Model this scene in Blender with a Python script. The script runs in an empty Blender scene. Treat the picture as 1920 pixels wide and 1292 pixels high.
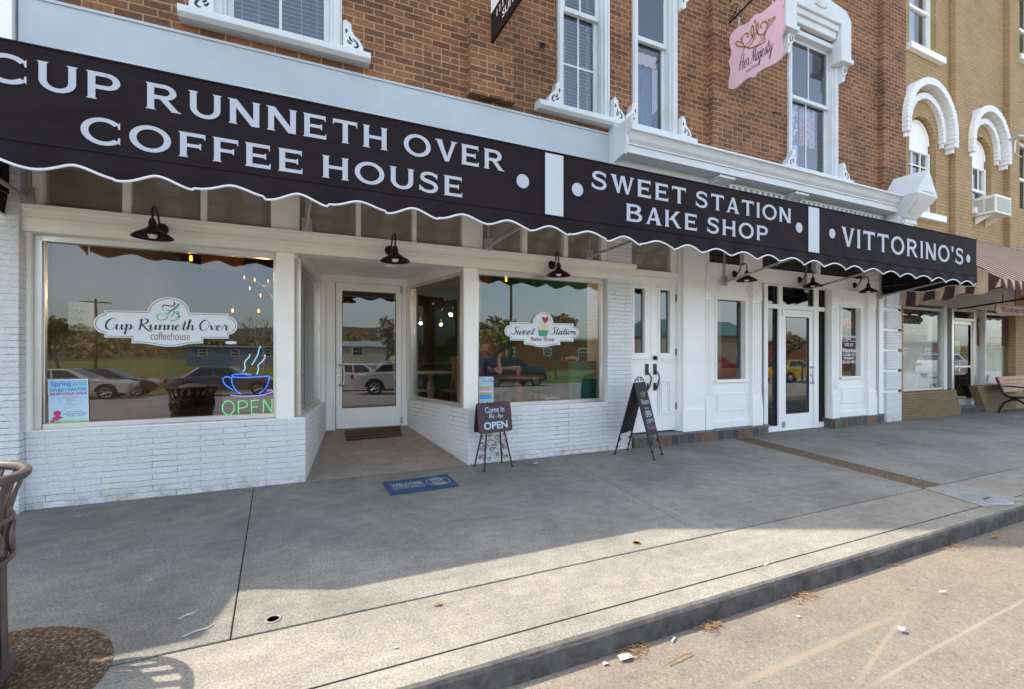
import bpy, bmesh, math, random
from math import radians as R, sin, cos, pi, atan
from mathutils import Vector, Matrix
random.seed(7)
S = bpy.context.scene
COL = S.collection
# ---------------------------------------------------------------- camera, sky, sun
YAW = atan(900 / 1920); CC, SS = cos(YAW), sin(YAW)
CAMH, CAMD, HZ, FP = 1.30, 5.3625, 666.0, 900.0
cam = bpy.data.objects.new("camera", bpy.data.cameras.new("camera")); COL.objects.link(cam)
cam.location = (0, -CAMD, CAMH); cam.rotation_euler = (R(90), 0, -YAW)
cam.data.sensor_width = 36; cam.data.lens = 36 * FP / 1920; cam.data.shift_y = 20 / 1920
cam.data.clip_start = 0.05; cam.data.clip_end = 3000
S.camera = cam
SUNV = Vector((-0.72, 0.345, 1.0)).normalized()
EL = math.asin(SUNV.z)
w = bpy.data.worlds.new("World"); S.world = w; w.use_nodes = True
nt = w.node_tree; sky = nt.nodes.new("ShaderNodeTexSky"); sky.sky_type = 'NISHITA'
sky.sun_disc = False; sky.sun_elevation = EL; sky.sun_rotation = math.atan2(SUNV.x, SUNV.y)
sky.air_density = 1.0; sky.dust_density = 1.6; sky.ozone_density = 1.0
bg = nt.nodes["Background"]; bg.inputs[1].default_value = 0.15
hs = nt.nodes.new('ShaderNodeHueSaturation'); hs.inputs['Saturation'].default_value = .66
nt.links.new(sky.outputs[0], hs.inputs['Color']); nt.links.new(hs.outputs[0], bg.inputs[0])
sun = bpy.data.objects.new("sun", bpy.data.lights.new("sun", 'SUN')); COL.objects.link(sun)
sun.data.energy = 2.0; sun.data.angle = R(0.5); sun.data.color = (1.0, 0.93, 0.82)
sun.rotation_euler = (-SUNV).to_track_quat('-Z', 'Y').to_euler()
S.cycles.diffuse_bounces = 8; S.cycles.max_bounces = 16; S.cycles.transparent_max_bounces = 16
S.view_settings.view_transform = 'Standard'; S.view_settings.look = 'None'
S.view_settings.exposure = 1.80; S.view_settings.gamma = 1.0

def at(px, py, Y=0.0):            # photo pixel on the vertical plane y=Y -> (x, z)
    u = (px - 960) / FP; zc = (CAMD + Y) / (CC - u * SS)
    return zc * (u * CC + SS), CAMH + (HZ - py) * zc / FP
def AX(px, Y=0.0): return at(px, 0, Y)[0]
def AZ(px, py, Y=0.0): return at(px, py, Y)[1]
def gnd(px, py, z=0.0):           # photo pixel on the level plane z -> (x, y)
    zc = (CAMH - z) * FP / (py - HZ); u = (px - 960) / FP
    return zc * (u * CC + SS), zc * (CC - u * SS) - CAMD

# ---------------------------------------------------------------- objects and tags
def root_of(o):
    while o.parent: o = o.parent
    return o
def tag(o, label=None, cat=None, group=None, kind=None):
    if label: o['label'] = label
    if cat: o['category'] = cat
    if group: o['group'] = group
    if kind: o['kind'] = kind
    return o
def thing(name, label, cat, loc=(0, 0, 0), group=None):
    o = bpy.data.objects.new(name, None); COL.objects.link(o); o.location = loc
    o.empty_display_size = 0.1
    return tag(o, label, cat, group)
def copy_tree(o, parent=None):
    c = o.copy(); COL.objects.link(c)
    c.parent = parent
    for ch in list(o.children): copy_tree(ch, c)
    return c

class MB:
    def __init__(s, smooth=False): s.bm = bmesh.new(); s.smooth = smooth
    def poly(s, pts):
        vs = [s.bm.verts.new(p) for p in pts]
        try: return s.bm.faces.new(vs)
        except ValueError: return None
    def box(s, x0, x1, y0, y1, z0, z1):
        if x0 > x1: x0, x1 = x1, x0
        if y0 > y1: y0, y1 = y1, y0
        if z0 > z1: z0, z1 = z1, z0
        v = [s.bm.verts.new(p) for p in ((x0,y0,z0),(x1,y0,z0),(x1,y1,z0),(x0,y1,z0),(x0,y0,z1),(x1,y0,z1),(x1,y1,z1),(x0,y1,z1))]
        for f in ((0,3,2,1),(4,5,6,7),(0,1,5,4),(1,2,6,5),(2,3,7,6),(3,0,4,7)): s.bm.faces.new([v[i] for i in f])
        return s
    def hexa(s, b, t):            # bottom quad, top quad
        v = [s.bm.verts.new(p) for p in list(b) + list(t)]
        for f in ((0,3,2,1),(4,5,6,7),(0,1,5,4),(1,2,6,5),(2,3,7,6),(3,0,4,7)): s.bm.faces.new([v[i] for i in f])
        return s
    def prism(s, pts, d):         # closed polygon (3d) pushed along d
        d = Vector(d); a = [s.bm.verts.new(p) for p in pts]; b = [s.bm.verts.new(Vector(p) + d) for p in pts]
        n = len(pts)
        s.bm.faces.new(a); s.bm.faces.new(b[::-1])
        for i in range(n): s.bm.faces.new((a[i], b[i], b[(i+1) % n], a[(i+1) % n]))
        return s
    def tube(s, pts, r, n=8, closed=False, cap=True):
        pts = [Vector(p) for p in pts]; m = len(pts)
        rr = r if isinstance(r, (list, tuple)) else [r] * m
        rings = []; up = Vector((0.123, 0.31, 0.9)).normalized()
        for i in range(m):
            a = pts[(i-1) % m] if closed or i > 0 else pts[i]; b = pts[(i+1) % m] if closed or i < m-1 else pts[i]
            t = (b - a)
            t = t.normalized() if t.length > 1e-9 else Vector((0,0,1))
            x = up - t * up.dot(t)
            if x.length < 0.05: x = Vector((1,0,0)) - t * t.x
            x.normalize(); y = t.cross(x); up = x
            rings.append([s.bm.verts.new(pts[i] + (x * cos(2*pi*k/n) + y * sin(2*pi*k/n)) * rr[i]) for k in range(n)])
        for i in range(m if closed else m-1):
            A, B = rings[i], rings[(i+1) % m]
            for k in range(n): s.bm.faces.new((A[k], A[(k+1) % n], B[(k+1) % n], B[k]))
        if not closed and cap: s.bm.faces.new(rings[0][::-1]); s.bm.faces.new(rings[-1])
        return s
    def flat(s, pts, w, t, normal_hint=(0,0,1)):   # flat bar through points; w along side, t thick
        pts = [Vector(p) for p in pts]; h = Vector(normal_hint); prev = None
        for i, p in enumerate(pts):
            d = (pts[min(i+1, len(pts)-1)] - pts[max(i-1, 0)]).normalized()
            sd = d.cross(h).normalized(); n = sd.cross(d).normalized()
            q = [s.bm.verts.new(p + sd*a*w/2 + n*b*t/2) for a, b in ((-1,-1),(1,-1),(1,1),(-1,1))]
            if prev:
                for k in range(4): s.bm.faces.new((prev[k], prev[(k+1)%4], q[(k+1)%4], q[k]))
            else: s.bm.faces.new(q[::-1])
            prev = q
        s.bm.faces.new(prev); return s
    def lathe(s, prof, c, n=24, axis='Z', ax=None):
        c = Vector(c); rings = []
        for r, h in prof:
            ring = []
            for k in range(n):
                a = 2*pi*k/n
                if axis == 'Z': p = Vector((r*cos(a), r*sin(a), h))
                elif axis == 'Y': p = Vector((r*cos(a), h, r*sin(a)))
                else: p = Vector((h, r*cos(a), r*sin(a)))
                ring.append(s.bm.verts.new(c + p))
            rings.append(ring)
        for A, B in zip(rings, rings[1:]):
            for k in range(n): s.bm.faces.new((A[k], A[(k+1)%n], B[(k+1)%n], B[k]))
        if prof[0][0] > 1e-6: s.bm.faces.new(rings[0][::-1])
        if prof[-1][0] > 1e-6: s.bm.faces.new(rings[-1])
        return s
    def build(s, name, m, parent=None, bevel=0, normals=True, shift=True):
        if normals:
            bmesh.ops.remove_doubles(s.bm, verts=s.bm.verts, dist=1e-6)
            if len(s.bm.faces) > 1: bmesh.ops.recalc_face_normals(s.bm, faces=s.bm.faces)
        if parent is not None and shift:
            o0 = root_of(parent).location
            if o0.length > 0: bmesh.ops.translate(s.bm, verts=s.bm.verts, vec=-o0)
        me = bpy.data.meshes.new(name); s.bm.to_mesh(me); s.bm.free()
        if s.smooth:
            me.shade_smooth(); me.set_sharp_from_angle(angle=R(38))
        o = bpy.data.objects.new(name, me); COL.objects.link(o)
        if isinstance(m, (list, tuple)):
            for k in m: me.materials.append(k)
        elif m: me.materials.append(m)
        if parent is not None: o.parent = parent
        if bevel:
            b = o.modifiers.new("bevel", 'BEVEL'); b.width = bevel; b.segments = 2; b.limit_method = 'ANGLE'; b.angle_limit = R(50)
        return o
def mb(smooth=False): return MB(smooth)
def bx(name, m, parent, *a, bevel=0): return MB().box(*a).build(name, m, parent, bevel)

# ---------------------------------------------------------------- materials
def newmat(name):
    m = bpy.data.materials.new(name); m.use_nodes = True
    n = m.node_tree.nodes; return m, n, m.node_tree.links, n["Principled BSDF"]
def N(n, t, **k):
    x = n.new(t)
    for a, b in k.items(): setattr(x, a, b)
    return x
def rgba(c): return (c[0], c[1], c[2], 1)
def noise(n, l, scale, detail=4, rough=.55, vec=None):
    t = N(n, "ShaderNodeTexNoise"); t.inputs["Scale"].default_value = scale; t.inputs["Detail"].default_value = detail
    t.inputs["Roughness"].default_value = rough
    if vec is not None: l.new(vec, t.inputs["Vector"])
    return t
def ramp(n, l, src, stops):
    r = N(n, "ShaderNodeValToRGB"); e = r.color_ramp.elements
    while len(e) < len(stops): e.new(0.5)
    for i, (p, c) in enumerate(stops): e[i].position = p; e[i].color = rgba(c) if not isinstance(c, (int, float)) else (c, c, c, 1)
    l.new(src, r.inputs[0]); return r
def mix(n, l, fac, a, b, mode='MIX'):
    x = N(n, "ShaderNodeMix", data_type='RGBA', blend_type=mode)
    for i, v in ((0, fac), (6, a), (7, b)):
        if isinstance(v, (int, float)): x.inputs[i].default_value = v
        elif isinstance(v, tuple): x.inputs[i].default_value = rgba(v)
        else: l.new(v, x.inputs[i])
    return x.outputs[2]
def bump(n, l, p, h, strength=.3, dist=.01):
    b = N(n, "ShaderNodeBump"); b.inputs["Strength"].default_value = strength; b.inputs["Distance"].default_value = dist
    l.new(h, b.inputs["Height"]); l.new(b.outputs[0], p.inputs["Normal"]); return b
def M(name, c, rough=.6, metal=0, var=.12, scale=6, bumpy=0, bscale=60, spec=.4):
    m, n, l, p = newmat(name)
    tc = N(n, "ShaderNodeTexCoord")
    p.inputs["Roughness"].default_value = rough; p.inputs["Metallic"].default_value = metal
    p.inputs["Specular IOR Level"].default_value = spec
    if var:
        t = noise(n, l, scale, 6, .6, tc.outputs["Object"])
        r = ramp(n, l, t.outputs["Fac"], [(.25, tuple(x*(1-var) for x in c)), (.75, tuple(min(1, x*(1+var)) for x in c))])
        l.new(r.outputs[0], p.inputs["Base Color"])
    else: p.inputs["Base Color"].default_value = rgba(c)
    if bumpy:
        t2 = noise(n, l, bscale, 3, .6, tc.outputs["Object"]); bump(n, l, p, t2.outputs["Fac"], bumpy, .004)
    return m
def EM(name, c, s):
    m, n, l, p = newmat(name); p.inputs["Base Color"].default_value = rgba(c)
    p.inputs["Emission Color"].default_value = rgba(c); p.inputs["Emission Strength"].default_value = s; return m
def glassmat(name, base=.20, tint=(.80, .84, .82), top=.9):
    m, n, l, p = newmat(name); n.remove(p); out = n["Material Output"]
    tr = N(n, "ShaderNodeBsdfTransparent"); tr.inputs[0].default_value = rgba(tint)
    gl = N(n, "ShaderNodeBsdfGlossy"); gl.inputs["Roughness"].default_value = 0.0; gl.inputs[0].default_value = (.93, .96, 1, 1)
    lw = N(n, "ShaderNodeLayerWeight"); lw.inputs[0].default_value = .32
    mr = N(n, "ShaderNodeMapRange"); mr.inputs[3].default_value = base; mr.inputs[4].default_value = top
    l.new(lw.outputs["Fresnel"], mr.inputs[0])
    tc = N(n, "ShaderNodeTexCoord"); nz = noise(n, l, 1.1, 1, .4, tc.outputs["Object"])
    b = N(n, "ShaderNodeBump"); b.inputs["Strength"].default_value = .05; b.inputs["Distance"].default_value = .02
    l.new(nz.outputs["Fac"], b.inputs["Height"]); l.new(b.outputs[0], gl.inputs["Normal"])
    mx = N(n, "ShaderNodeMixShader"); l.new(mr.outputs[0], mx.inputs[0]); l.new(tr.outputs[0], mx.inputs[1]); l.new(gl.outputs[0], mx.inputs[2])
    l.new(mx.outputs[0], out.inputs[0]); return m
def xz_vec(n, l):                 # (x+y, z) so courses wrap round corners
    tc = N(n, "ShaderNodeTexCoord"); g = N(n, "ShaderNodeNewGeometry")
    sp = N(n, "ShaderNodeSeparateXYZ"); l.new(g.outputs["Position"], sp.inputs[0])
    ad = N(n, "ShaderNodeMath", operation='ADD'); l.new(sp.outputs[0], ad.inputs[0]); l.new(sp.outputs[1], ad.inputs[1])
    cb = N(n, "ShaderNodeCombineXYZ"); l.new(ad.outputs[0], cb.inputs[0]); l.new(sp.outputs[2], cb.inputs[1])
    return cb.outputs[0], g.outputs["Position"]
def wobble(n, l, vec, pos, amt, sc):
    t = noise(n, l, sc, 2, .5, pos); s = N(n, "ShaderNodeVectorMath", operation='SUBTRACT'); l.new(t.outputs["Color"], s.inputs[0]); s.inputs[1].default_value = (.5,.5,.5)
    k = N(n, "ShaderNodeVectorMath", operation='SCALE'); l.new(s.outputs[0], k.inputs[0]); k.inputs["Scale"].default_value = amt
    a = N(n, "ShaderNodeVectorMath", operation='ADD'); l.new(vec, a.inputs[0]); l.new(k.outputs[0], a.inputs[1]); return a.outputs[0]
def brickmat(name, c1, c2, mort, bw, rh, ms, rough=.85, squash=1.0, sqf=2, face=.35, fscale=45, stain=.25, bstr=.6, wob=.012, off=.5, smooth=.1, bias=0, crev=None, splash=None):
    m, n, l, p = newmat(name); v, pos = xz_vec(n, l); v = wobble(n, l, v, pos, wob, 5)
    b = N(n, "ShaderNodeTexBrick", offset=off, squash=squash, squash_frequency=sqf); l.new(v, b.inputs["Vector"])
    b.inputs["Scale"].default_value = 1; b.inputs["Brick Width"].default_value = bw; b.inputs["Row Height"].default_value = rh
    b.inputs["Mortar Size"].default_value = ms; b.inputs["Mortar Smooth"].default_value = smooth; b.inputs["Bias"].default_value = bias
    b.inputs["Color1"].default_value = rgba(c1); b.inputs["Color2"].default_value = rgba(c2); b.inputs["Mortar"].default_value = rgba(mort)
    big = noise(n, l, 1.3, 6, .65, pos); fine = noise(n, l, fscale, 5, .65, pos)
    r1 = ramp(n, l, big.outputs["Fac"], [(.3, 1-stain), (.62, 1.0)]); r2 = ramp(n, l, fine.outputs["Fac"], [(.3, 1-stain*.8), (.7, 1.08)])
    bc = b.outputs["Color"]
    if crev:
        cn_ = noise(n, l, 2.6, 4, .7, pos); cr_ = ramp(n, l, cn_.outputs["Fac"], [(.46, 0.0), (.60, 1.0)]); cf = N(n, "ShaderNodeMath", operation='MULTIPLY'); l.new(cr_.outputs[0], cf.inputs[0]); l.new(b.outputs["Fac"], cf.inputs[1]); bc = mix(n, l, cf.outputs[0], bc, crev)
    c = mix(n, l, 1.0, bc, r1.outputs[0], 'MULTIPLY'); c = mix(n, l, 1.0, c, r2.outputs[0], 'MULTIPLY')
    if splash:
        sz = N(n, "ShaderNodeSeparateXYZ"); l.new(pos, sz.inputs[0]); mr = N(n, "ShaderNodeMapRange"); mr.inputs[1].default_value = .0; mr.inputs[2].default_value = .17; mr.inputs[3].default_value = 1; mr.inputs[4].default_value = 0; l.new(sz.outputs[2], mr.inputs[0])
        sn = noise(n, l, 7, 6, .75, pos); rs = ramp(n, l, sn.outputs["Fac"], [(.42, 0.0), (.68, .85)]); sf = N(n, "ShaderNodeMath", operation='MULTIPLY'); l.new(mr.outputs[0], sf.inputs[0]); l.new(rs.outputs[0], sf.inputs[1]); c = mix(n, l, sf.outputs[0], c, splash)
    l.new(c, p.inputs["Base Color"]); p.inputs["Roughness"].default_value = rough; p.inputs["Specular IOR Level"].default_value = .25
    inv = N(n, "ShaderNodeMath", operation='MULTIPLY_ADD'); l.new(b.outputs["Fac"], inv.inputs[0]); inv.inputs[1].default_value = -1
    sc = N(n, "ShaderNodeMath", operation='MULTIPLY'); l.new(fine.outputs["Fac"], sc.inputs[0]); sc.inputs[1].default_value = face
    l.new(sc.outputs[0], inv.inputs[2]); bump(n, l, p, inv.outputs[0], bstr, .012); return m
def groundmat(name, base, dark, scale=3.0, grain=140, graincol=None, bstr=.25, rough=.9, spots=None, lines=None, stain=.5, facedirt=None):
    m, n, l, p = newmat(name); g = N(n, "ShaderNodeNewGeometry"); pos = g.outputs["Position"]
    big = noise(n, l, scale*.35, 7, .68, pos); med = noise(n, l, scale*3, 6, .7, pos); fine = noise(n, l, grain, 3, .7, pos)
    # brushed streaks along the walk
    mp = N(n, "ShaderNodeMapping"); mp.inputs["Scale"].default_value = (1.2, 9, 1); l.new(pos, mp.inputs[0]); br = noise(n, l, 2.2, 5, .7, mp.outputs[0])
    r = ramp(n, l, big.outputs["Fac"], [(.34, dark), (.6, base)])
    r2 = ramp(n, l, med.outputs["Fac"], [(.3, .78), (.72, 1.1)]); r3 = ramp(n, l, fine.outputs["Fac"], [(.3, .55), (.7, 1.38)])
    r4 = ramp(n, l, br.outputs["Fac"], [(.3, .86), (.7, 1.08)])
    c = mix(n, l, 1, r.outputs[0], r2.outputs[0], 'MULTIPLY'); c = mix(n, l, 1, c, r3.outputs[0], 'MULTIPLY'); c = mix(n, l, .8, c, r4.outputs[0], 'MULTIPLY')
    sk = noise(n, l, 26, 4, .75, pos); rs = ramp(n, l, sk.outputs["Fac"], [(.30, .55), (.38, 1.0), (.66, 1.0), (.74, 1.35)]); c = mix(n, l, .85, c, rs.outputs[0], 'MULTIPLY')
    if graincol:
        vo = N(n, "ShaderNodeTexVoronoi"); vo.inputs["Scale"].default_value = grain*.55; l.new(pos, vo.inputs["Vector"])
        hs = ramp(n, l, vo.outputs["Color"], [(0, graincol[0]), (.35, graincol[1]), (.65, graincol[2]), (1, graincol[3])])
        c = mix(n, l, graincol[4], c, hs.outputs[0])
    for gs, thr, gc in ((1.35, .017, (.10,.095,.088)), (1.9, .014, (.48,.47,.45)), (.8, .016, (.13,.11,.09))) if spots else ():
        vg = N(n, "ShaderNodeTexVoronoi"); vg.inputs["Scale"].default_value = gs; l.new(pos, vg.inputs["Vector"]); rg = ramp(n, l, vg.outputs["Distance"], [(thr*.75, .7), (thr*1.15, 0.0)]); c = mix(n, l, rg.outputs[0], c, gc)
    if spots:
        for sc_, lo, col, am in spots:
            t = noise(n, l, sc_, 2, .5, pos); rr = ramp(n, l, t.outputs["Fac"], [(lo, 0.0), (lo+.03, 1.0)])
            f = N(n, "ShaderNodeMath", operation='MULTIPLY'); l.new(rr.outputs[0], f.inputs[0]); f.inputs[1].default_value = am
            c = mix(n, l, f.outputs[0], c, col)
    if lines:
        ws = noise(n, l, 2.0, 3, .6, pos); wd = N(n, "ShaderNodeMath", operation='MULTIPLY_ADD'); l.new(ws.outputs["Fac"], wd.inputs[0]); wd.inputs[1].default_value = .03; wd.inputs[2].default_value = -.015
        for (x0, y0, x1, y1, wid, col, am) in lines:
            d = Vector((x1-x0, y1-y0)); L = d.length; d /= L; nn = (-d.y, d.x)
            dp = N(n, "ShaderNodeVectorMath", operation='DOT_PRODUCT'); l.new(pos, dp.inputs[0]); dp.inputs[1].default_value = (nn[0], nn[1], 0)
            ad = N(n, "ShaderNodeMath", operation='ADD'); l.new(dp.outputs["Value"], ad.inputs[0]); ad.inputs[1].default_value = -(nn[0]*x0+nn[1]*y0)
            a2 = N(n, "ShaderNodeMath", operation='ADD'); l.new(ad.outputs[0], a2.inputs[0]); l.new(wd.outputs[0], a2.inputs[1])
            ab = N(n, "ShaderNodeMath", operation='ABSOLUTE'); l.new(a2.outputs[0], ab.inputs[0])
            mr = N(n, "ShaderNodeMapRange"); mr.inputs[1].default_value = wid*.45; mr.inputs[2].default_value = wid; mr.inputs[3].default_value = am; mr.inputs[4].default_value = 0; l.new(ab.outputs[0], mr.inputs[0])
            t = N(n, "ShaderNodeVectorMath", operation='DOT_PRODUCT'); l.new(pos, t.inputs[0]); t.inputs[1].default_value = (d.x, d.y, 0)
            m1 = N(n, "ShaderNodeMapRange"); o = d.x*x0+d.y*y0; m1.inputs[1].default_value = o; m1.inputs[2].default_value = o+.3; l.new(t.outputs["Value"], m1.inputs[0])
            m2 = N(n, "ShaderNodeMapRange"); m2.inputs[1].default_value = o+L-.3; m2.inputs[2].default_value = o+L; m2.inputs[3].default_value = 1; m2.inputs[4].default_value = 0; l.new(t.outputs["Value"], m2.inputs[0])
            f = N(n, "ShaderNodeMath", operation='MULTIPLY'); l.new(m1.outputs[0], f.inputs[0]); l.new(m2.outputs[0], f.inputs[1])
            f2 = N(n, "ShaderNodeMath", operation='MULTIPLY'); l.new(f.outputs[0], f2.inputs[0]); l.new(mr.outputs[0], f2.inputs[1])
            f3 = N(n, "ShaderNodeMath", operation='MULTIPLY'); l.new(f2.outputs[0], f3.inputs[0]); l.new(r2.outputs[0], f3.inputs[1])
            c = mix(n, l, f3.outputs[0], c, col)
    if facedirt:
        sn = N(n, "ShaderNodeSeparateXYZ"); l.new(g.outputs["True Normal"], sn.inputs[0]); mr = N(n, "ShaderNodeMapRange"); mr.inputs[1].default_value = -.35; mr.inputs[2].default_value = -.6; mr.inputs[3].default_value = 0; mr.inputs[4].default_value = 1; l.new(sn.outputs[1], mr.inputs[0])
        rd_ = ramp(n, l, med.outputs["Fac"], [(.3, tuple(x*.55 for x in facedirt)), (.7, tuple(x*1.5 for x in facedirt))]); c = mix(n, l, mr.outputs[0], c, rd_.outputs[0])
    l.new(c, p.inputs["Base Color"]); p.inputs["Roughness"].default_value = rough; p.inputs["Specular IOR Level"].default_value = .2
    ad = N(n, "ShaderNodeMath", operation='ADD'); l.new(fine.outputs["Fac"], ad.inputs[0]); l.new(med.outputs["Fac"], ad.inputs[1])
    bump(n, l, p, ad.outputs[0], bstr, .008); return m

BRICK = brickmat("red_brick", (.32,.146,.072), (.155,.075,.043), (.47,.295,.17), .215, .0745, .0070, squash=.5, sqf=7, stain=.42, fscale=24)
WBRICK = brickmat("white_painted_brick", (.84,.86,.86), (.81,.83,.835), (.77,.79,.80), .37, .0545, .0022, rough=.55, face=1.9, fscale=42, stain=.10, bstr=1.0, wob=.022, smooth=.2, crev=(.12,.14,.15), splash=(.34,.32,.28))
TBRICK = brickmat("tan_painted_brick", (.44,.295,.145), (.38,.255,.125), (.24,.165,.085), .215, .072, .005, rough=.7, face=.8, stain=.16, bstr=.8)
DBRICK = brickmat("dark_brick", (.10,.05,.03), (.08,.04,.03), (.15,.1,.07), .215, .0745, .006)
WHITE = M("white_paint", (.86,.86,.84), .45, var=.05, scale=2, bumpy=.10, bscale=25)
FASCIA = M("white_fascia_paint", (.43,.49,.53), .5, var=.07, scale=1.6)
UTRIM = M("dimmed_trim_white", (.60,.635,.655), .55, var=.10, scale=2.2, bumpy=.15, bscale=30)  # shopfront white made greyer to offset the strong light on the upper trim
ALU = M("cream_aluminium", (.87,.84,.78), .42, 0, var=.05, scale=4)
SILV = M("brushed_aluminium", (.62,.61,.58), .32, .75, var=.06, scale=9)
STEEL = M("bare_steel", (.45,.45,.44), .35, .9, var=.1)
CANVAS = M("black_canvas", (.0110,.0064,.0088), .8, var=.45, scale=1.4, bumpy=.35, bscale=240, spec=.22)
def _wr():                                         # slack and creases in the cloth
    n = CANVAS.node_tree.nodes; l = CANVAS.node_tree.links; p = n["Principled BSDF"]; g = N(n, "ShaderNodeNewGeometry"); mp = N(n, "ShaderNodeMapping"); mp.inputs["Scale"].default_value = (1.0, 1.0, 2.2); l.new(g.outputs["Position"], mp.inputs[0])
    t = noise(n, l, 1.5, 3, .5, mp.outputs[0]); b0 = [x for x in n if x.type == 'BUMP'][0]; b = N(n, "ShaderNodeBump"); b.inputs["Strength"].default_value = .9; b.inputs["Distance"].default_value = .06; l.new(t.outputs["Fac"], b.inputs["Height"]); l.new(b.outputs[0], b0.inputs["Normal"])
_wr()
LETTER = M("pale_vinyl_lettering", (.40,.43,.49), .6, var=.03)
STRIPW = M("white_vinyl", (.46,.50,.54), .55, var=.04)
BRONZE = M("oiled_bronze", (.040,.024,.020), .38, .6, var=.2, scale=20)
BLACK = M("black_iron", (.022,.021,.022), .45, .5, var=.2, scale=20)
RUBBER = M("black_rubber", (.02,.02,.02), .8, var=.2)
DARKWOOD = M("dark_wood", (.06,.035,.02), .5, var=.3, scale=9)
OAK = M("oak_wood", (.30,.15,.06), .45, var=.3, scale=12)
GLASS = glassmat("window_glass", .068)
GLASSB = glassmat("sky_window_glass", .12, (.80, .86, .90))
BULB = EM("warm_filament", (1.0, .36, .06), 1.0)
BULB.node_tree.nodes["Principled BSDF"].inputs["Base Color"].default_value = (.02, .01, .005, 1)
FROST = M("frosted_bulb", (.85,.86,.9), .3, var=0)

# ---------------------------------------------------------------- lettering
def to_mesh_text(body, width, height, weight=0.0, narrow=1.0):
    c = bpy.data.curves.new("t", 'FONT'); c.body = body; c.size = 1; c.offset = weight; c.align_x = 'LEFT'; c.resolution_u = 4
    o = bpy.data.objects.new("t", c); COL.objects.link(o); bpy.context.view_layer.update()
    me = bpy.data.meshes.new_from_object(o.evaluated_get(bpy.context.evaluated_depsgraph_get()))
    bpy.data.objects.remove(o); bpy.data.curves.remove(c)
    xs = [v.co.x for v in me.vertices]; ys = [v.co.y for v in me.vertices]
    x0, x1, y0, y1 = min(xs), max(xs), min(ys), max(ys)
    cap = .729 if height < 0 else (y1 - y0); hh = abs(height)
    polys = [[((me.vertices[i].co.x - x0) / (x1-x0) * width, (me.vertices[i].co.y - (0 if height < 0 else y0)) / cap * hh) for i in p.vertices] for p in me.polygons]
    bpy.data.meshes.remove(me); return polys
def place_polys(B, polys, org, ux, uy, lift=0.0, step=0.0):
    org = Vector(org); ux = Vector(ux).normalized(); uy = Vector(uy).normalized(); n = ux.cross(uy)
    for i, P in enumerate(polys):
        B.poly([org + ux*x + uy*y + n*(lift + step*(i % 96)) for x, y in P])
def text_obj(name, body, m, parent, org, ux, uy, width, height, weight=0.0, lift=.002):
    B = MB(); place_polys(B, to_mesh_text(body, width, height, weight), org, ux, uy, lift)
    return B.build(name, m, parent, normals=False)

def strip(pts, w):                # polyline -> list of quads with per-point widths
    out = []; n = len(pts); ww = w if isinstance(w, (list, tuple)) else [w]*n; L = []
    for i in range(n):
        a = pts[max(i-1, 0)]; b = pts[min(i+1, n-1)]; dx, dy = b[0]-a[0], b[1]-a[1]; k = math.hypot(dx, dy) or 1
        nx, ny = -dy/k*ww[i]/2, dx/k*ww[i]/2
        L.append(((pts[i][0]+nx, pts[i][1]+ny), (pts[i][0]-nx, pts[i][1]-ny)))
    for i in range(n-1): out.append([L[i][1], L[i+1][1], L[i+1][0], L[i][0]])
    return out
def strip_poly(pts, w):           # as one outline
    q = strip(pts, w); a = [q[0][3]] + [x[2] for x in q]; b = [q[0][0]] + [x[1] for x in q]
    return b + a[::-1]
def cr(pts, k=6, closed=False):
    out = []; n = len(pts)
    for i in range(n if closed else n-1):
        if closed: p = [pts[(i+j) % n] for j in (-1,0,1,2)]
        else: p = [pts[max(i-1,0)], pts[i], pts[i+1], pts[min(i+2,n-1)]]
        for s_ in range(k):
            t = s_/k
            out.append(tuple(.5*((2*p[1][d]) + (-p[0][d]+p[2][d])*t + (2*p[0][d]-5*p[1][d]+4*p[2][d]-p[3][d])*t*t + (-p[0][d]+3*p[1][d]-3*p[2][d]+p[3][d])*t**3) for d in range(len(p[1]))))
    if not closed: out.append(tuple(pts[-1]))
    return out
def arc(cx, cy, rx, ry, a0, a1, n=18): return [(cx+rx*cos(R(a0+(a1-a0)*i/n)), cy+ry*sin(R(a0+(a1-a0)*i/n))) for i in range(n+1)]
def rc(x0, y0, x1, y1): return [(x0,y0),(x1,y0),(x1,y1),(x0,y1)]
def sl(xa, ya, xb, yb, w): return [(xa-w/2,ya),(xa+w/2,ya),(xb+w/2,yb),(xb-w/2,yb)]
Wt = .185; Th = .15
def ringpolys(cx, cy, rx, ry, a0, a1, wx=Wt, wy=Th, n=26):
    o = arc(cx, cy, rx, ry, a0, a1, n); i_ = arc(cx, cy, rx-wx, ry-wy, a0, a1, n)
    return [[o[k], o[k+1], i_[k+1], i_[k]] for k in range(n)]
def srf(x, y, w=Wt, d=1):         # small copperplate serif at a stem end; d=1 foot, -1 head
    h = .05*d; return [(x-.045,y),(x+w+.045,y),(x+w+.01,y+h),(x-.01,y+h)] if d > 0 else [(x-.01,y+h),(x+w+.01,y+h),(x+w+.045,y),(x-.045,y)]
def stem(x, y0=0, y1=1, foot=True, head=True):
    o = [rc(x,y0,x+Wt,y1)]
    if foot: o.append(srf(x,y0))
    if head: o.append(srf(x,y1,Wt,-1))
    return o
def spur(x, y, d, L=.09): return [(x-.045,y),(x,y),(x,y+d*L),(x-.02,y+d*L)] if d > 0 else [(x-.045,y),(x-.02,y+d*L),(x,y+d*L),(x,y)]
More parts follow.
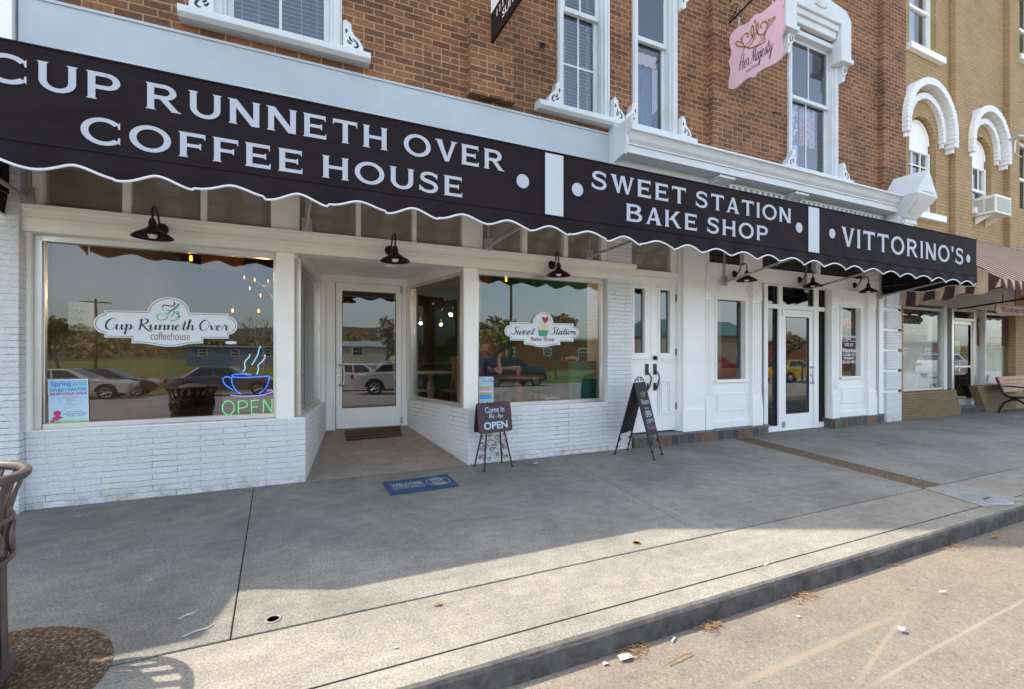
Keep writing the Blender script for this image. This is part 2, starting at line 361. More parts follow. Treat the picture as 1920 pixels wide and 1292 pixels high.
def glyph(ch):
    if ch == ' ': return [], .26
    if ch == "'": return [[(.05,.68),(.15,.68),(.22,1.02),(.0,1.02)]], .22
    if ch == 'I': return stem(.06), .31
    if ch == 'L': return stem(.06) + [rc(.06+Wt,0,.72,Th), spur(.72,Th,1)], .76
    if ch == 'T': return stem(.36,0,1-Th,True,False) + [rc(.02,1-Th,.88,1), [(.02,1-Th-.1),(.045,1-Th-.1),(.07,1-Th),(.02,1-Th)], [(.855,1-Th-.1),(.88,1-Th-.1),(.88,1-Th),(.83,1-Th)]], .90
    if ch == 'H': return stem(.06) + stem(.72) + [rc(.06+Wt,.44,.72,.44+Th*.95)], .97
    if ch == 'E': return stem(.06,0,1) + [rc(.06+Wt,1-Th,.78,1), rc(.06+Wt,.44,.66,.44+Th*.9), rc(.06+Wt,0,.80,Th), spur(.78,1-Th,-1), spur(.80,Th,1), [(.63,.38),(.66,.38),(.66,.44),(.60,.44)], [(.60,.575),(.66,.575),(.66,.635),(.63,.635)]], .85
    if ch == 'F': return stem(.06) + [rc(.06+Wt,1-Th,.76,1), rc(.06+Wt,.42,.64,.42+Th*.9), spur(.76,1-Th,-1), [(.61,.36),(.64,.36),(.64,.42),(.58,.42)], [(.58,.555),(.64,.555),(.64,.615),(.61,.615)]], .78
    if ch == 'U':
        return [rc(.06,.38,.06+Wt,1), rc(.74,.38,.74+Wt,1), srf(.06,1,Wt,-1), srf(.74,1,Wt,-1)] + ringpolys(.4925,.38,.4325,.40,180,360), .98
    if ch == 'O': return ringpolys(.56,.5,.54,.52,0,360,n=40), 1.12
    if ch == 'C': return ringpolys(.56,.5,.54,.52,42,318,n=34) + [[(.93,.66),(.975,.66),(.975,.93),(.90,.83)], [(.90,.17),(.975,.07),(.975,.34),(.93,.34)]], 1.02
    if ch == 'P': return stem(.06) + [rc(.06+Wt,1-Th,.5,1), rc(.06+Wt,.38,.5,.38+Th)] + ringpolys(.5,.69,.36,.31,-90,90), .90
    if ch == 'R': return stem(.06) + [rc(.06+Wt,1-Th,.5,1), rc(.06+Wt,.42,.5,.42+Th)] + ringpolys(.5,.71,.34,.29,-90,90) + [sl(.82,0,.48,.46,.22), [(.69,0),(.98,0),(.95,.045),(.72,.045)]], .99
    if ch == 'B': return stem(.06) + [rc(.06+Wt,1-Th,.52,1), rc(.06+Wt,.46,.54,.46+Th*.85), rc(.06+Wt,0,.54,Th)] + ringpolys(.52,.75,.31,.25,-90,90,Wt,Th*.9) + ringpolys(.54,.28,.36,.28,-90,90,Wt,Th*.9), .95
    if ch == 'K': return stem(.06) + [sl(.34,.42,.80,1,.20), sl(.86,0,.48,.58,.22), [(.66,1),(.93,1),(.90,.955),(.69,.955)], [(.70,0),(1.01,0),(.98,.045),(.74,.045)]], 1.02
    if ch == 'N': return stem(.06,0,1,True,False) + stem(.76,0,1,False,True) + [[(.02,1),(.27,1),(.945,0),(.70,0)], [(-.01,1),(.1,1),(.1,.955),(.02,.955)]], 1.0
    if ch == 'V': return [[(.0+.04,1),(.27,1),(.575,.0),(.41,0)], [(.72,1),(.88,1),(.575,0),(.46,.08)], rc(.0,.955,.31,1), rc(.66,.955,.93,1)], .92
    if ch == 'A': return [[(.02+.02,0),(.17,0),(.50,1),(.38,1)], [(.62,0),(.86,0),(.55,1),(.38,1)], rc(.2,.24,.72,.24+Th*.85), rc(-.01,0,.24,.045), rc(.57,0,.91,.045)], .90
    if ch == 'W': return [[(.04,1),(.27,1),(.50,0),(.36,0)], [(.55,1),(.66,1),(.47,0),(.38,0)], [(.55,1),(.76,1),(.97,0),(.83,0)], [(1.10,1),(1.23,1),(.97,0),(.88,.02)], rc(0,.955,.31,1), rc(1.04,.955,1.28,1)], 1.27
    if ch == 'S':
        c = cr([(.72,.80),(.62,.90),(.44,.94),(.24,.90),(.145,.76),(.2,.62),(.42,.54),(.62,.46),(.71,.28),(.6,.11),(.40,.06),(.2,.1),(.08,.22)], 5)
        return strip(c, [.13+.05*(1-abs(2*i/(len(c)-1)-1)) for i in range(len(c))]) + [[(.71,.70),(.755,.70),(.755,.97),(.68,.86)], [(.03,.04),(.1,.15),(.075,.33),(.03,.33)]], .84
    return [], .5
def copper(body, gap=.16):
    out = []; x = 0
    for ch in body:
        g, a = glyph(ch); out += [[(px+x, py) for px, py in P] for P in g]; x += a + gap
    return out, x - gap
def copper_obj(name, body, m, parent, x0, x1, z0, z1, Y, step=.00003):
    _, wd = copper(body); k = (x1-x0)/wd; x = 0
    for wd_ in body.split(' '):
        polys, w1 = copper(wd_); B = MB()
        place_polys(B, [[((px+x)*k, y*(z1-z0)) for px, y in P] for P in polys], (x0, Y, z0), (1,0,0), (0,0,1), .003, step)
        B.build(name, m, parent, normals=False); x += w1 + .16 + .26 + .16

SCR = {
'C': ([[(.60,.78),(.58,.95),(.40,1.02),(.16,.82),(.05,.45),(.12,.10),(.34,-.02),(.56,.08),(.72,.26)]], .66),
'u': ([[(-.05,.3),(.08,.47),(.1,.3),(.08,.12),(.17,.0),(.3,.08),(.42,.3),(.45,.48)], [(.45,.48),(.42,.2),(.47,.02),(.57,.05),(.68,.24)]], .63),
'p': ([[(-.05,.3),(.10,.5),(.11,.1),(.06,-.45)], [(.1,.2),(.22,.45),(.36,.46),(.42,.28),(.32,.05),(.14,.03)], [(.36,.08),(.5,.12),(.62,.26)]], .58),
'R': ([[(.14,1.0),(.12,.5),(.08,-.02)], [(-.06,.82),(.12,.98),(.40,1.03),(.58,.86),(.45,.6),(.15,.52)], [(.2,.52),(.36,.3),(.6,.02),(.86,-.14),(1.02,-.08)]], .72),
'n': ([[(-.05,.3),(.09,.48),(.11,.2),(.1,0)], [(.1,.15),(.22,.42),(.35,.48),(.42,.35),(.4,.12),(.47,.0),(.62,.22)]], .58),
'e': ([[(-.05,.16),(.2,.26),(.34,.40),(.24,.5),(.08,.38),(.04,.15),(.16,0),(.32,.04),(.5,.24)]], .47),
't': ([[(.2,.85),(.15,.4),(.14,.1),(.22,0),(.42,.22)], [(-.02,.56),(.36,.64)]], .38),
'h': ([[(-.05,.2),(.18,.7),(.24,.96),(.16,1.02),(.1,.6),(.08,0)], [(.08,.15),(.22,.42),(.34,.48),(.4,.35),(.38,.12),(.45,0),(.6,.22)]], .56),
'O': ([[(.34,1.0),(.12,.8),(.03,.45),(.15,.08),(.38,-.02),(.62,.2),(.7,.55),(.6,.88),(.4,1.02),(.26,.9)]], .74),
'v': ([[(-.04,.36),(.1,.48),(.16,.25),(.22,.02)], [(.22,.02),(.36,.2),(.42,.48),(.56,.42)]], .52),
'r': ([[(-.05,.25),(.13,.58),(.2,.46),(.32,.47)], [(.32,.47),(.28,.2),(.33,.02),(.5,.22)]], .44),
'H': ([[(.15,1),(.12,.5),(.02,0)], [(.62,1),(.56,.5),(.5,.04),(.66,.06)], [(-.12,.4),(.3,.55),(.75,.5)]], .76),
'M': ([[(-.05,.05),(.08,.1),(.25,1)], [(.25,1),(.40,.1)], [(.40,.1),(.7,1)], [(.7,1),(.68,.3),(.76,0),(.92,.12)]], .9),
'a': ([[(.36,.4),(.22,.48),(.06,.3),(.08,.05),(.22,.02),(.36,.3),(.38,.47)], [(.38,.47),(.36,.15),(.43,0),(.56,.2)]], .52),
'j': ([[(0,.3),(.14,.48),(.14,0),(.08,-.35),(-.05,-.4),(-.08,-.25),(.3,.2)], [(.15,.66),(.17,.62)]], .28),
's': ([[(-.04,.12),(.2,.52),(.22,.42),(.3,.15),(.2,0),(.03,.06)], [(.2,0),(.34,.06),(.46,.24)]], .4),
'y': ([[(-.04,.34),(.08,.47),(.1,.12),(.2,.02),(.36,.2),(.42,.48)], [(.42,.48),(.36,0),(.25,-.4),(.1,-.42),(.08,-.25),(.55,.2)]], .5),
'S': ([[(.62,.80),(.48,1),(.26,.96),(.2,.75),(.4,.5),(.45,.22),(.25,-.01),(.0,.06),(-.06,.24)]], .58),
'w': ([[(-.04,.34),(.08,.48),(.08,.1),(.18,0),(.32,.2),(.34,.48)], [(.34,.48),(.34,.1),(.45,0),(.58,.25),(.6,.48),(.72,.44)]], .7),
'i': ([[(-.04,.28),(.1,.48),(.08,.12),(.16,0),(.32,.2)], [(.12,.68),(.13,.63)]], .28),
'o': ([[(.22,.48),(.06,.35),(.05,.1),(.2,0),(.36,.15),(.36,.38),(.22,.48),(.5,.42)]], .47),
'W': ([[(-.02,.9),(.1,1),(.12,.0)], [(.12,0),(.45,1)], [(.45,1),(.48,0)], [(.48,0),(.88,1)]], .86),
'A': ([[(-.05,0),(.2,.4),(.42,1)], [(.42,1),(.46,.4),(.54,0)], [(.1,.35),(.62,.4)]], .62),
' ': ([], .34)}
def script(body, thick=.11, thin=.028, shear=.22, gap=0.0):
    out = []; x = 0
    for ch in body:
        st, a = SCR[ch]
        for s_ in st:
            p = cr([(q[0]+x+shear*q[1], q[1]) for q in s_], 6); wds = []
            for i in range(len(p)):
                A, B = p[max(i-1,0)], p[min(i+1,len(p)-1)]; k = math.hypot(B[0]-A[0], B[1]-A[1]) or 1
                dn = max(0, -(B[1]-A[1])/k); wds.append(thin + (thick-thin)*dn**.7)
            for _ in range(2): wds = [(wds[max(i-1,0)]+wds[i]*2+wds[min(i+1,len(wds)-1)])/4 for i in range(len(wds))]
            out += strip(p, wds)
        x += a + gap
    return out, x
def script_obj(name, body, m, parent, org, ux, uy, width, height, thick=.11, thin=.028, lift=.002, shear=.22):
    polys, wd = script(body, thick, thin, shear); B = MB(); k = width/wd
    place_polys(B, [[(x*k, y*height) for x, y in P] for P in polys], org, ux, uy, lift, .00001)
    return B.build(name, m, parent, normals=False)
# ================================================================ SETTING
CONC = groundmat("sidewalk_concrete", (.31,.288,.242), (.205,.192,.165), 2.6, 85, spots=[(7.5,.72,(.42,.41,.38),.45), (4.5,.745,(.36,.17,.07),.55), (13,.735,(.09,.085,.08),.5), (31,.76,(.55,.54,.52),.6)],
    lines=[(3.19,.0,2.74,-2.83,.006,(.08,.075,.07),.85), (3.25,-.3,2.83,-2.83,.012,(.36,.35,.32),.35), (3.36,-.4,2.95,-2.83,.005,(.10,.095,.09),.5), (9.4,.1,8.2,-2.83,.006,(.09,.085,.08),.7)])
CONC2 = groundmat("kerb_concrete", (.345,.312,.255), (.265,.24,.195), 3.2, 95, facedirt=(.085,.08,.075), bstr=.5, spots=[(6.5,.74,(.50,.48,.45),.4), (4.1,.75,(.40,.20,.09),.4), (11,.74,(.13,.115,.10),.5), (29,.76,(.62,.60,.56),.6)])
RAMP = groundmat("worn_ramp_concrete", (.40,.34,.27), (.30,.26,.21), 3.0, 150)
ROADM = groundmat("dusty_asphalt", (.27,.215,.150), (.20,.178,.145), 1.1, 120, graincol=((.08,.07,.06), (.25,.205,.155), (.27,.235,.19), (.40,.37,.32), .25), bstr=.6,
    spots=[(3.4,.76,(.07,.06,.05),.5)],
    lines=[(*gnd(1350,1292,-.12), *gnd(1700,1140,-.12), .022, (.34,.265,.185), .5), (*gnd(1590,1292,-.12), *gnd(1705,1135,-.12), .014, (.34,.265,.185), .5),
           (*gnd(1600,1292,-.12), *gnd(1990,1080,-.12), .012, (.36,.30,.23), .5)])
AGG = groundmat("brown_aggregate", (.125,.082,.048), (.09,.062,.040), 4, 190, graincol=((.03,.02,.014), (.13,.078,.04), (.19,.12,.065), (.46,.40,.33), .8), bstr=.9)
DIRT = M("joint_dirt", (.055,.048,.036), .95, var=.4, scale=30)
def struct(o): return tag(o, kind='structure')
def slabs(name, m, polys, z0, z1, bevel=.004):
    B = MB()
    for P in polys: B.prism([(x, y, z0) for x, y in P], (0, 0, z1-z0))
    o = B.build(name, m, None, bevel); return struct(o)
JX = -.295
def bx_at(y, a, b): return a + (b-a)*(y/-2.83)
slabs("sidewalk", CONC, [
    [(-26,-2.82),(JX-.003+.06,-2.82),(JX-.003,0.02),(-26,.02)],
    [(JX+.063,-2.82),(5.63,-2.82),(6.30,.02),(JX+.003,.02)],
    [(5.97,-2.82),(40,-2.82),(40,.9),(6.66,.9),(6.66,.02)]], -.2, 0)
slabs("aggregate_strip", AGG, [[(5.636,-2.82),(5.964,-2.82),(6.654,.02),(6.306,.02)]], -.2, -.004, 0)
slabs("kerb_strip", CONC2, [[(-26,-3.33),(2.62,-3.33),(2.75,-2.836),(-26,-2.836)], [(2.627,-3.33),(40,-3.33),(40,-2.836),(2.757,-2.836)]], -.2, 0)
kb = MB()
for x0, x1 in ((-26, 2.55), (2.556, 5.6), (5.606, 40)):
    n_ = max(1, int((x1-x0)/(.05 if x0 > -5 and x1 < 10 else .12))); rk = random.Random(int(x0*10)); rows = []; w1 = w2 = 0
    for i in range(n_+1):
        x = x0+(x1-x0)*i/n_; w1 = w1*.7+rk.uniform(-.0016,.0016); w2 = w2*.8+rk.uniform(-.0015,.0015); ch = .005*(rk.random() < .06)
        rows.append([kb.bm.verts.new(p) for p in ((x,-3.50+w2,-.3),(x,-3.342,-.3),(x,-3.342,0),(x,-3.474+w1+ch,-.001-ch*.2),(x,-3.488+w1*.8+ch*.5,-.010-ch*.5),(x,-3.497+w2,-.026+w1-ch))])
    for a_, b_ in zip(rows, rows[1:]):
        for k in range(6): kb.bm.faces.new((a_[k], a_[(k+1)%6], b_[(k+1)%6], b_[k]))
    kb.bm.faces.new(rows[0][::-1]); kb.bm.faces.new(rows[-1])
struct(kb.build("kerb", CONC2, None, 0))
bx("joint_bed", DIRT, None, -26, 40, -3.49, .02, -.25, -.016); struct(COL.objects["joint_bed"])
dk = MB(); dk.poly([(-1.20+.53*cos(a), -2.85+.53*sin(a), .004) for a in [2*pi*i/60 for i in range(60)]]); struct(dk.build("aggregate_circle", AGG))
pd = MB(); pts = [gnd(*p) for p in ((1733,916),(1790,906),(1920,938),(1848,952))]; pd.poly([(x, y, .004) for x, y in pts]); struct(pd.build("pale_patch", groundmat("new_concrete", (.36,.345,.30), (.31,.30,.265), 3, 150)))
# road falls gently to the far side, then lawn and hills
def gz(y):
    if y > -3.5: return -.12
    if y > -26: return -.12 + (y+3.5)/22.5*.72
    return -.84
rd = MB()
ys = [-3.44,-6,-9,-14,-20,-26]
far = MB()
for a, b in zip(ys, ys[1:]):
    (rd if a > -5.9 else far).poly([(-160,a,gz(a)),(200,a,gz(a)),(200,b,gz(b)),(-160,b,gz(b))])
struct(rd.build("road", ROADM)); struct(far.build("far_road", groundmat("pale_worn_asphalt", (.46,.42,.40), (.37,.34,.32), .6, 60)))
GRASS = groundmat("spring_grass", (.23,.255,.075), (.16,.18,.05), .5, 30)
gr = MB()
import itertools
def hz(x, y):
    z = -1.0
    if y < -26: z = -.86
    d = max(0, -y-60); z += 6*(1-math.exp(-(d/130)**2)) * (1 + .45*sin(x*.013+.8) + .2*sin(x*.037)) if d > 0 else 0
    d2 = max(0, -y-420); z += 36*(1-math.exp(-(d2/320)**2)) * (1+.4*sin(x*.004+1.1)) if d2 > 0 else 0
    return z
xs = [-1600,-1100,-800,-600,-450,-340,-260,-200,-150,-110,-80,-55,-35,-20,0,20,40,60,85,115,150,200,260,340,450,600,800,1100,1600]
yg = [400,60,14.2,-3.46,-26.0,-40,-60,-72,-85,-100,-120,-145,-175,-210,-250,-300,-360,-430,-520,-650,-850,-1200]
vv = [[gr.bm.verts.new((x, y, hz(x,y) if y < -26.01 else (-.9 if y > -26.01 and y < -3 else -.3))) for x in xs] for y in yg]
hl = MB(True); pt = lambda j, i: vv[j][i].co.copy()
for j in range(len(yg)-1):
    for i in range(len(xs)-1):
        if yg[j] > -115: gr.bm.faces.new((vv[j][i], vv[j][i+1], vv[j+1][i+1], vv[j+1][i]))
        else: hl.poly([pt(j,i), pt(j,i+1), pt(j+1,i+1), pt(j+1,i)])
struct(hl.build("hills", groundmat("wooded_hillside", (.17,.145,.075), (.11,.095,.055), .12, 3)))
gr.smooth = True
struct(gr.build("ground", GRASS))
LINE = M("yellow_road_paint", (.55,.36,.10), .7, var=.2, scale=8); LINEW = M("white_road_paint", (.62,.60,.56), .7, var=.2, scale=8)
rl = MB()
for yy in (-7.3, -9.6, -14.2): rl.poly([(-80,yy-.05,gz(yy-.05)+.005),(120,yy-.05,gz(yy-.05)+.005),(120,yy+.05,gz(yy+.05)+.005),(-80,yy+.05,gz(yy+.05)+.005)])
struct(rl.build("road_lines", LINE))
ra = MB(); ra.prism([(.172,0.0,-.1),(1.938,0.0,-.1),(1.66,1.85,-.1),(.46,1.85,-.1)], (0,0,.1))
for v in ra.bm.verts:
    if v.co.z > -.01: v.co.z = .002 + .25*v.co.y/1.77
struct(ra.build("entry_ramp", RAMP))

# ================================================================ MAIN BRICK BUILDING
BB = thing("brick_building", "red brick two storey building with white painted shopfronts under the long black awning", "building", (4.5, .5, 0))
def part(name, m, *a, bevel=.003, parent=None): return bx(name, m, parent or BB, *a, bevel=bevel)
def pierced(name, m, x0, x1, z0, z1, ops, y0, y1, parent):
    B = MB(); X = sorted({x0, x1, *[o[0] for o in ops], *[o[1] for o in ops]}); Z = sorted({z0, z1, *[o[2] for o in ops], *[o[3] for o in ops]})
    for a, b in zip(X, X[1:]):
        for c, d in zip(Z, Z[1:]):
            if any(o[0] <= a and b <= o[1] and o[2] <= c and d <= o[3] for o in ops): continue
            B.poly([(a,y0,c),(b,y0,c),(b,y0,d),(a,y0,d)])
    for o in ops:
        a, b, c, d = o
        B.poly([(a,y0,c),(a,y0,d),(a,y1,d),(a,y1,c)]); B.poly([(b,y0,c),(b,y1,c),(b,y1,d),(b,y0,d)])
        B.poly([(a,y0,c),(a,y1,c),(b,y1,c),(b,y0,c)]); B.poly([(a,y0,d),(b,y0,d),(b,y1,d),(a,y1,d)])
    return B.build(name, m, parent)
W1 = (-.646,.526,4.49,6.7); W2 = (3.144,3.966,4.47,7.0); W3 = (4.36,5.176,4.47,7.0); W4 = (7.64,8.985,4.45,6.85)
pierced("brick_wall", BRICK, -1.55, 11.04, 4.31, 12.0, [W1, W2, W3, W4], 0, .32, BB)
pierced("side_wall", BRICK, -2.02, -1.552, 4.31, 7.3, [], 0, .32, BB)
rb = MB(); rb.box(-1.55, 11.04, .33, 14, 11.7, 12); rb.box(-1.55,11.04,13.7,14,-.3,11.7); rb.box(-1.55,-1.25,.33,13.7,3.4,11.7); rb.box(-2.02,-1.56,.33,14,7,7.3); rb.box(-2.02,-1.9,.33,14,3.4,7); rb.box(10.8,11.03,.4,13.7,-.2,11.7)
rb.build("rear_block", DBRICK, BB)
for x0, x1, zb in ((1.935,2.499,4.40),(5.81,6.456,4.28),(10.29,11.035,4.28)):
    pl = MB(); pl.box(x0, x1, -.10, .01, zb, 12); pl.box(x0-.012, x1+.012, -.115, -.001, zb-.045, zb); pl.build("brick_pilaster", BRICK, BB, .006)
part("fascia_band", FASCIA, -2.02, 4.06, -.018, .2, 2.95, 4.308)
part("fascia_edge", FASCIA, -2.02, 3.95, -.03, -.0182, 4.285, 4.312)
part("corner_post", WHITE, -2.75, AX(22,-.06), -.06, .3, 3.05, 12)
# upper windows
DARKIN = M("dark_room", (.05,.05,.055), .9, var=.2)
BLIND = M("white_blind_slat", (.72,.75,.78), .5, var=.03)
def upper_window(op, zr, muntx, munth, blind, gy=.13):
    x0, x1, z0, z1 = op; F = MB(); cw = .085
    F.box(x0+.002, x0+cw, -.035, .18, z0, z1-.002); F.box(x1-cw, x1-.002, -.035, .18, z0, z1-.002); F.box(x0+cw, x1-cw, -.035, .18, z1-cw, z1-.003)
    F.box(x0+cw, x0+cw+.03, .005, .18, z0, z1-cw); F.box(x1-cw-.03, x1-cw, .005, .18, z0, z1-cw)
    F.box(x0+.02, x0+.045, -.047, -.034, z0, z1-.02); F.box(x1-.045, x1-.02, -.047, -.034, z0, z1-.02)
    F.box(x0-.03, x1+.03, .02, .31, z0-.02, z0+.012)
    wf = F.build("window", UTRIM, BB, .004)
    a, b = x0+cw+.03, x1-cw-.03
    for nm, c, d, y in (("lower_sash", z0+.012, zr+.03, gy), ("upper_sash", zr-.03, z1-cw, gy-.045)):
        s = MB(); st = .055
        s.box(a, a+st, y-.02, y+.02, c, d); s.box(b-st, b, y-.02, y+.02, c, d); s.box(a+st, b-st, y-.02, y+.02, c, c+.06); s.box(a+st, b-st, y-.02, y+.02, d-.05, d)
        if muntx: s.box((a+b)/2-.013, (a+b)/2+.013, y-.012, y+.012, c+.06, d-.05)
        if munth:
            zz = c + (d-c)*.49
            s.box(a+st, (a+b)/2-.013, y-.010, y+.010, zz-.013, zz+.013); s.box((a+b)/2+.013, b-st, y-.010, y+.010, zz-.013, zz+.013)
        s.build(nm, UTRIM, wf, .003)
        p = MB(); p.poly([(a+.02,y,c+.02),(b-.02,y,c+.02),(b-.02,y,d-.02),(a+.02,y,d-.02)]); p.build("pane", GLASSB, wf)
    if blind:
        bl = MB(); z = z0+.05
        while z < z1-.1:
            bl.hexa([(a,gy+.05,z),(b,gy+.05,z),(b,gy+.066,z+.004),(a,gy+.066,z+.004)], [(a,gy+.05,z+.0025),(b,gy+.05,z+.0025),(b,gy+.066,z+.0065),(a,gy+.066,z+.0065)]); z += .046
        for xx in (a+.12, b-.12, (a+b)/2-.2, (a+b)/2+.2): bl.box(xx-.002, xx+.002, gy+.046, gy+.05, z0+.05, z1-.1)
        bl.build("blind", BLIND, wf)
    rm = MB(); y0, y1 = .33, 2.0
    rm.poly([(x0-.5,y1,z0-.3),(x1+.5,y1,z0-.3),(x1+.5,y1,z1+.3),(x0-.5,y1,z1+.3)])
    rm.poly([(x0-.5,y0,z0-.3),(x0-.5,y1,z0-.3),(x0-.5,y1,z1+.3),(x0-.5,y0,z1+.3)]); rm.poly([(x1+.5,y0,z0-.3),(x1+.5,y1,z0-.3),(x1+.5,y1,z1+.3),(x1+.5,y0,z1+.3)])
    rm.poly([(x0-.5,y0,z0-.3),(x1+.5,y0,z0-.3),(x1+.5,y1,z0-.3),(x0-.5,y1,z0-.3)]); rm.poly([(x0-.5,y0,z1+.3),(x1+.5,y0,z1+.3),(x1+.5,y1,z1+.3),(x0-.5,y1,z1+.3)])
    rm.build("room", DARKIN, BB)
    return wf, a, b
upper_window(W1, 5.62, True, False, True)
w2_ = upper_window(W2, 5.87, True, True, True); w3_ = upper_window(W3, 5.83, False, False, False); w4_ = upper_window(W4, 5.76, True, False, False)
# things hung inside the third and fourth windows
PINKC = M("pink_net_curtain", (.80,.66,.66), .9, var=.15, scale=14); BLUEC = M("blue_grey_drape", (.14,.22,.34), .9, var=.2, scale=10)
def fold_sheet(B, x0, x1, z0, z1, y, amp=.02, nf=5, slope=0):
    n = nf*6; a = []; b = []
    for i in range(n+1):
        t = i/n; x = x0+(x1-x0)*t; yy = y+amp*sin(t*nf*2*pi)
        a.append(B.bm.verts.new((x, yy, z0+slope*t))); b.append(B.bm.verts.new((x, yy, z1)))
    for i in range(n): B.bm.faces.new((a[i], a[i+1], b[i+1], b[i]))
c = MB(True); fold_sheet(c, 4.50, 4.60, 4.9, 5.68, .20, .015, 2); fold_sheet(c, 4.90, 5.0, 4.85, 5.55, .20, .015, 2, .1); fold_sheet(c, 4.53, 4.97, 5.55, 5.72, .19, .012, 4); tag(c.build("lace_curtain", PINKC), "ragged pink lace curtain inside the bare upper window", "curtain")
c = MB(True); fold_sheet(c, 4.52, 4.93, 4.5, 5.62, .25, .02, 5); tag(c.build("drape", BLUEC), "plain blue drape behind the ragged pink lace curtain", "curtain")
def flowermat(name, base, c1, c2, sc):
    m, n, l, p = newmat(name); tc = N(n, "ShaderNodeTexCoord"); a = noise(n, l, sc, 3, .6, tc.outputs["Object"]); b = noise(n, l, sc*1.7, 3, .6, tc.outputs["Object"])
    r1 = ramp(n, l, a.outputs["Fac"], [(.53, 0.0), (.56, 1.0)]); r2 = ramp(n, l, b.outputs["Fac"], [(.56, 0.0), (.6, 1.0)])
    c = mix(n, l, r1.outputs[0], base, c1); c = mix(n, l, r2.outputs[0], c, c2); l.new(c, p.inputs["Base Color"]); p.inputs["Roughness"].default_value = .9; return m
c = MB(True); fold_sheet(c, 7.76, 8.22, 4.52, 5.72, .22, .03, 3); tag(c.build("kimono", flowermat("blue_bird_print", (.78,.84,.88), (.12,.30,.50), (.50,.10,.24), 9)), "white kimono printed with blue and red, hanging in the window by the pink sign", "garment")
c = MB(True); fold_sheet(c, 8.28, 8.70, 5.05, 5.72, .22, .025, 3); tag(c.build("blouse", flowermat("rose_print", (.60,.63,.72), (.75,.25,.26), (.60,.16,.24), 11)), "grey blouse with red roses, hanging in the window by the pink sign", "garment")
# sills and scroll brackets
def sill(x0, x1, z, d=.16):
    B = MB(); B.prism([(x0,.0,z-.10),(x0,-d*.75,z-.10),(x0,-d,z-.07),(x0,-d,z-.01),(x0,-d+.02,z),(x0,.0,z+.012)], (x1-x0,0,0)); return B.build("window_sill", UTRIM, BB, .006)
sill(-.90, .80, 4.49); sill(2.82, 5.44, 4.47); sill(7.36, 9.24, 4.445)
HOLE = M("bracket_shadow_paint", (.05,.04,.04), .9, var=.1)
def sbracket(x, z, d, h=.30, wdt=.20, up=True, y=-.115):
    prof = [(0,0),(wdt,0),(wdt,.10*h),(wdt*.97,.22*h),(wdt*.80,.40*h),(wdt*.55,.52*h),(wdt*.42,.66*h),(wdt*.40,.82*h),(wdt*.42,.86*h),(wdt*.12,1.0*h),(0,.93*h)]
    k = 1 if up else -1
    B = MB(); B.prism([(x+d*a, y, z+k*b) for a, b in prof], (0, -y-.001, 0)); o = B.build("sill_bracket", UTRIM, BB, .006)
    H = MB()
    for cs in ([(.12,.68),(.15,.60),(.13,.52)], [(.30,.45),(.34,.33),(.46,.27)], [(.20,.30),(.30,.20),(.40,.22)], [(.45,.38),(.62,.30),(.72,.18),(.62,.10),(.50,.12)]):
        p = cr([(x+d*a*wdt, z+k*b*h) for a, b in cs], 5); wds = [.006+.016*sin(pi*(i+.5)/len(p)) for i in range(len(p))]
        place_polys(H, strip(p, wds), (0, y-.0015, 0), (1,0,0), (0,0,1))
    H.build("scroll_cutout", HOLE, o, normals=False); return o
for x, d in ((-.62,-1),(.53,1)): sbracket(x, 4.492, d)
for x, d in ((3.15,-1),(3.97,1),(4.355,-1),(5.18,1)): sbracket(x, 4.472, d, wdt=.185)
for x, d in ((7.70,-1),(8.99,1)): sbracket(x, 4.447, d)
for x, d in ((5.18,1),): sbracket(x, 6.62, d, up=False)
# hood over the fourth window
hd = MB(); hx0, hx1 = 7.36, 9.12
hd.prism([(hx0,-.18,6.72),(hx0+.28,-.18,6.72),(hx0+.28,-.18,7.12),(hx1-.28,-.18,7.12),(hx1-.28,-.18,6.55),(hx1,-.18,6.55),(hx1,-.18,7.25),(hx1-.15,-.18,7.40),(8.55,-.18,7.45),(8.45,-.18,7.62),(8.03,-.18,7.62),(7.93,-.18,7.45),(hx0+.15,-.18,7.40),(hx0,-.18,7.25)], (0,.179,0))
hd.box(hx0-.03, hx0+.31, -.21, -.0, 6.64, 6.72); hd.box(hx1-.31, hx1+.03, -.21, -.0, 6.47, 6.55)
hd.box(hx0+.28, hx1-.28, -.14, .0, 7.02, 7.12); hd.box(hx0+.30, hx1-.30, -.10, .0, 6.90, 7.02)
hood = hd.build("window_hood", UTRIM, BB, .012)
sh = MB(True)
for k in range(9):
    a = R(90+ (k-4)*19); sh.tube([(8.24, -.19, 7.24), (8.24+.15*cos(a), -.195, 7.24+.17*sin(a))], [.012, .028], 6)
sh.build("shell_ornament", UTRIM, hood)
sbracket(7.50, 6.64, 1, up=False, wdt=.16, h=.34); sbracket(8.98, 6.47, 1, up=False, wdt=.14, h=.30)

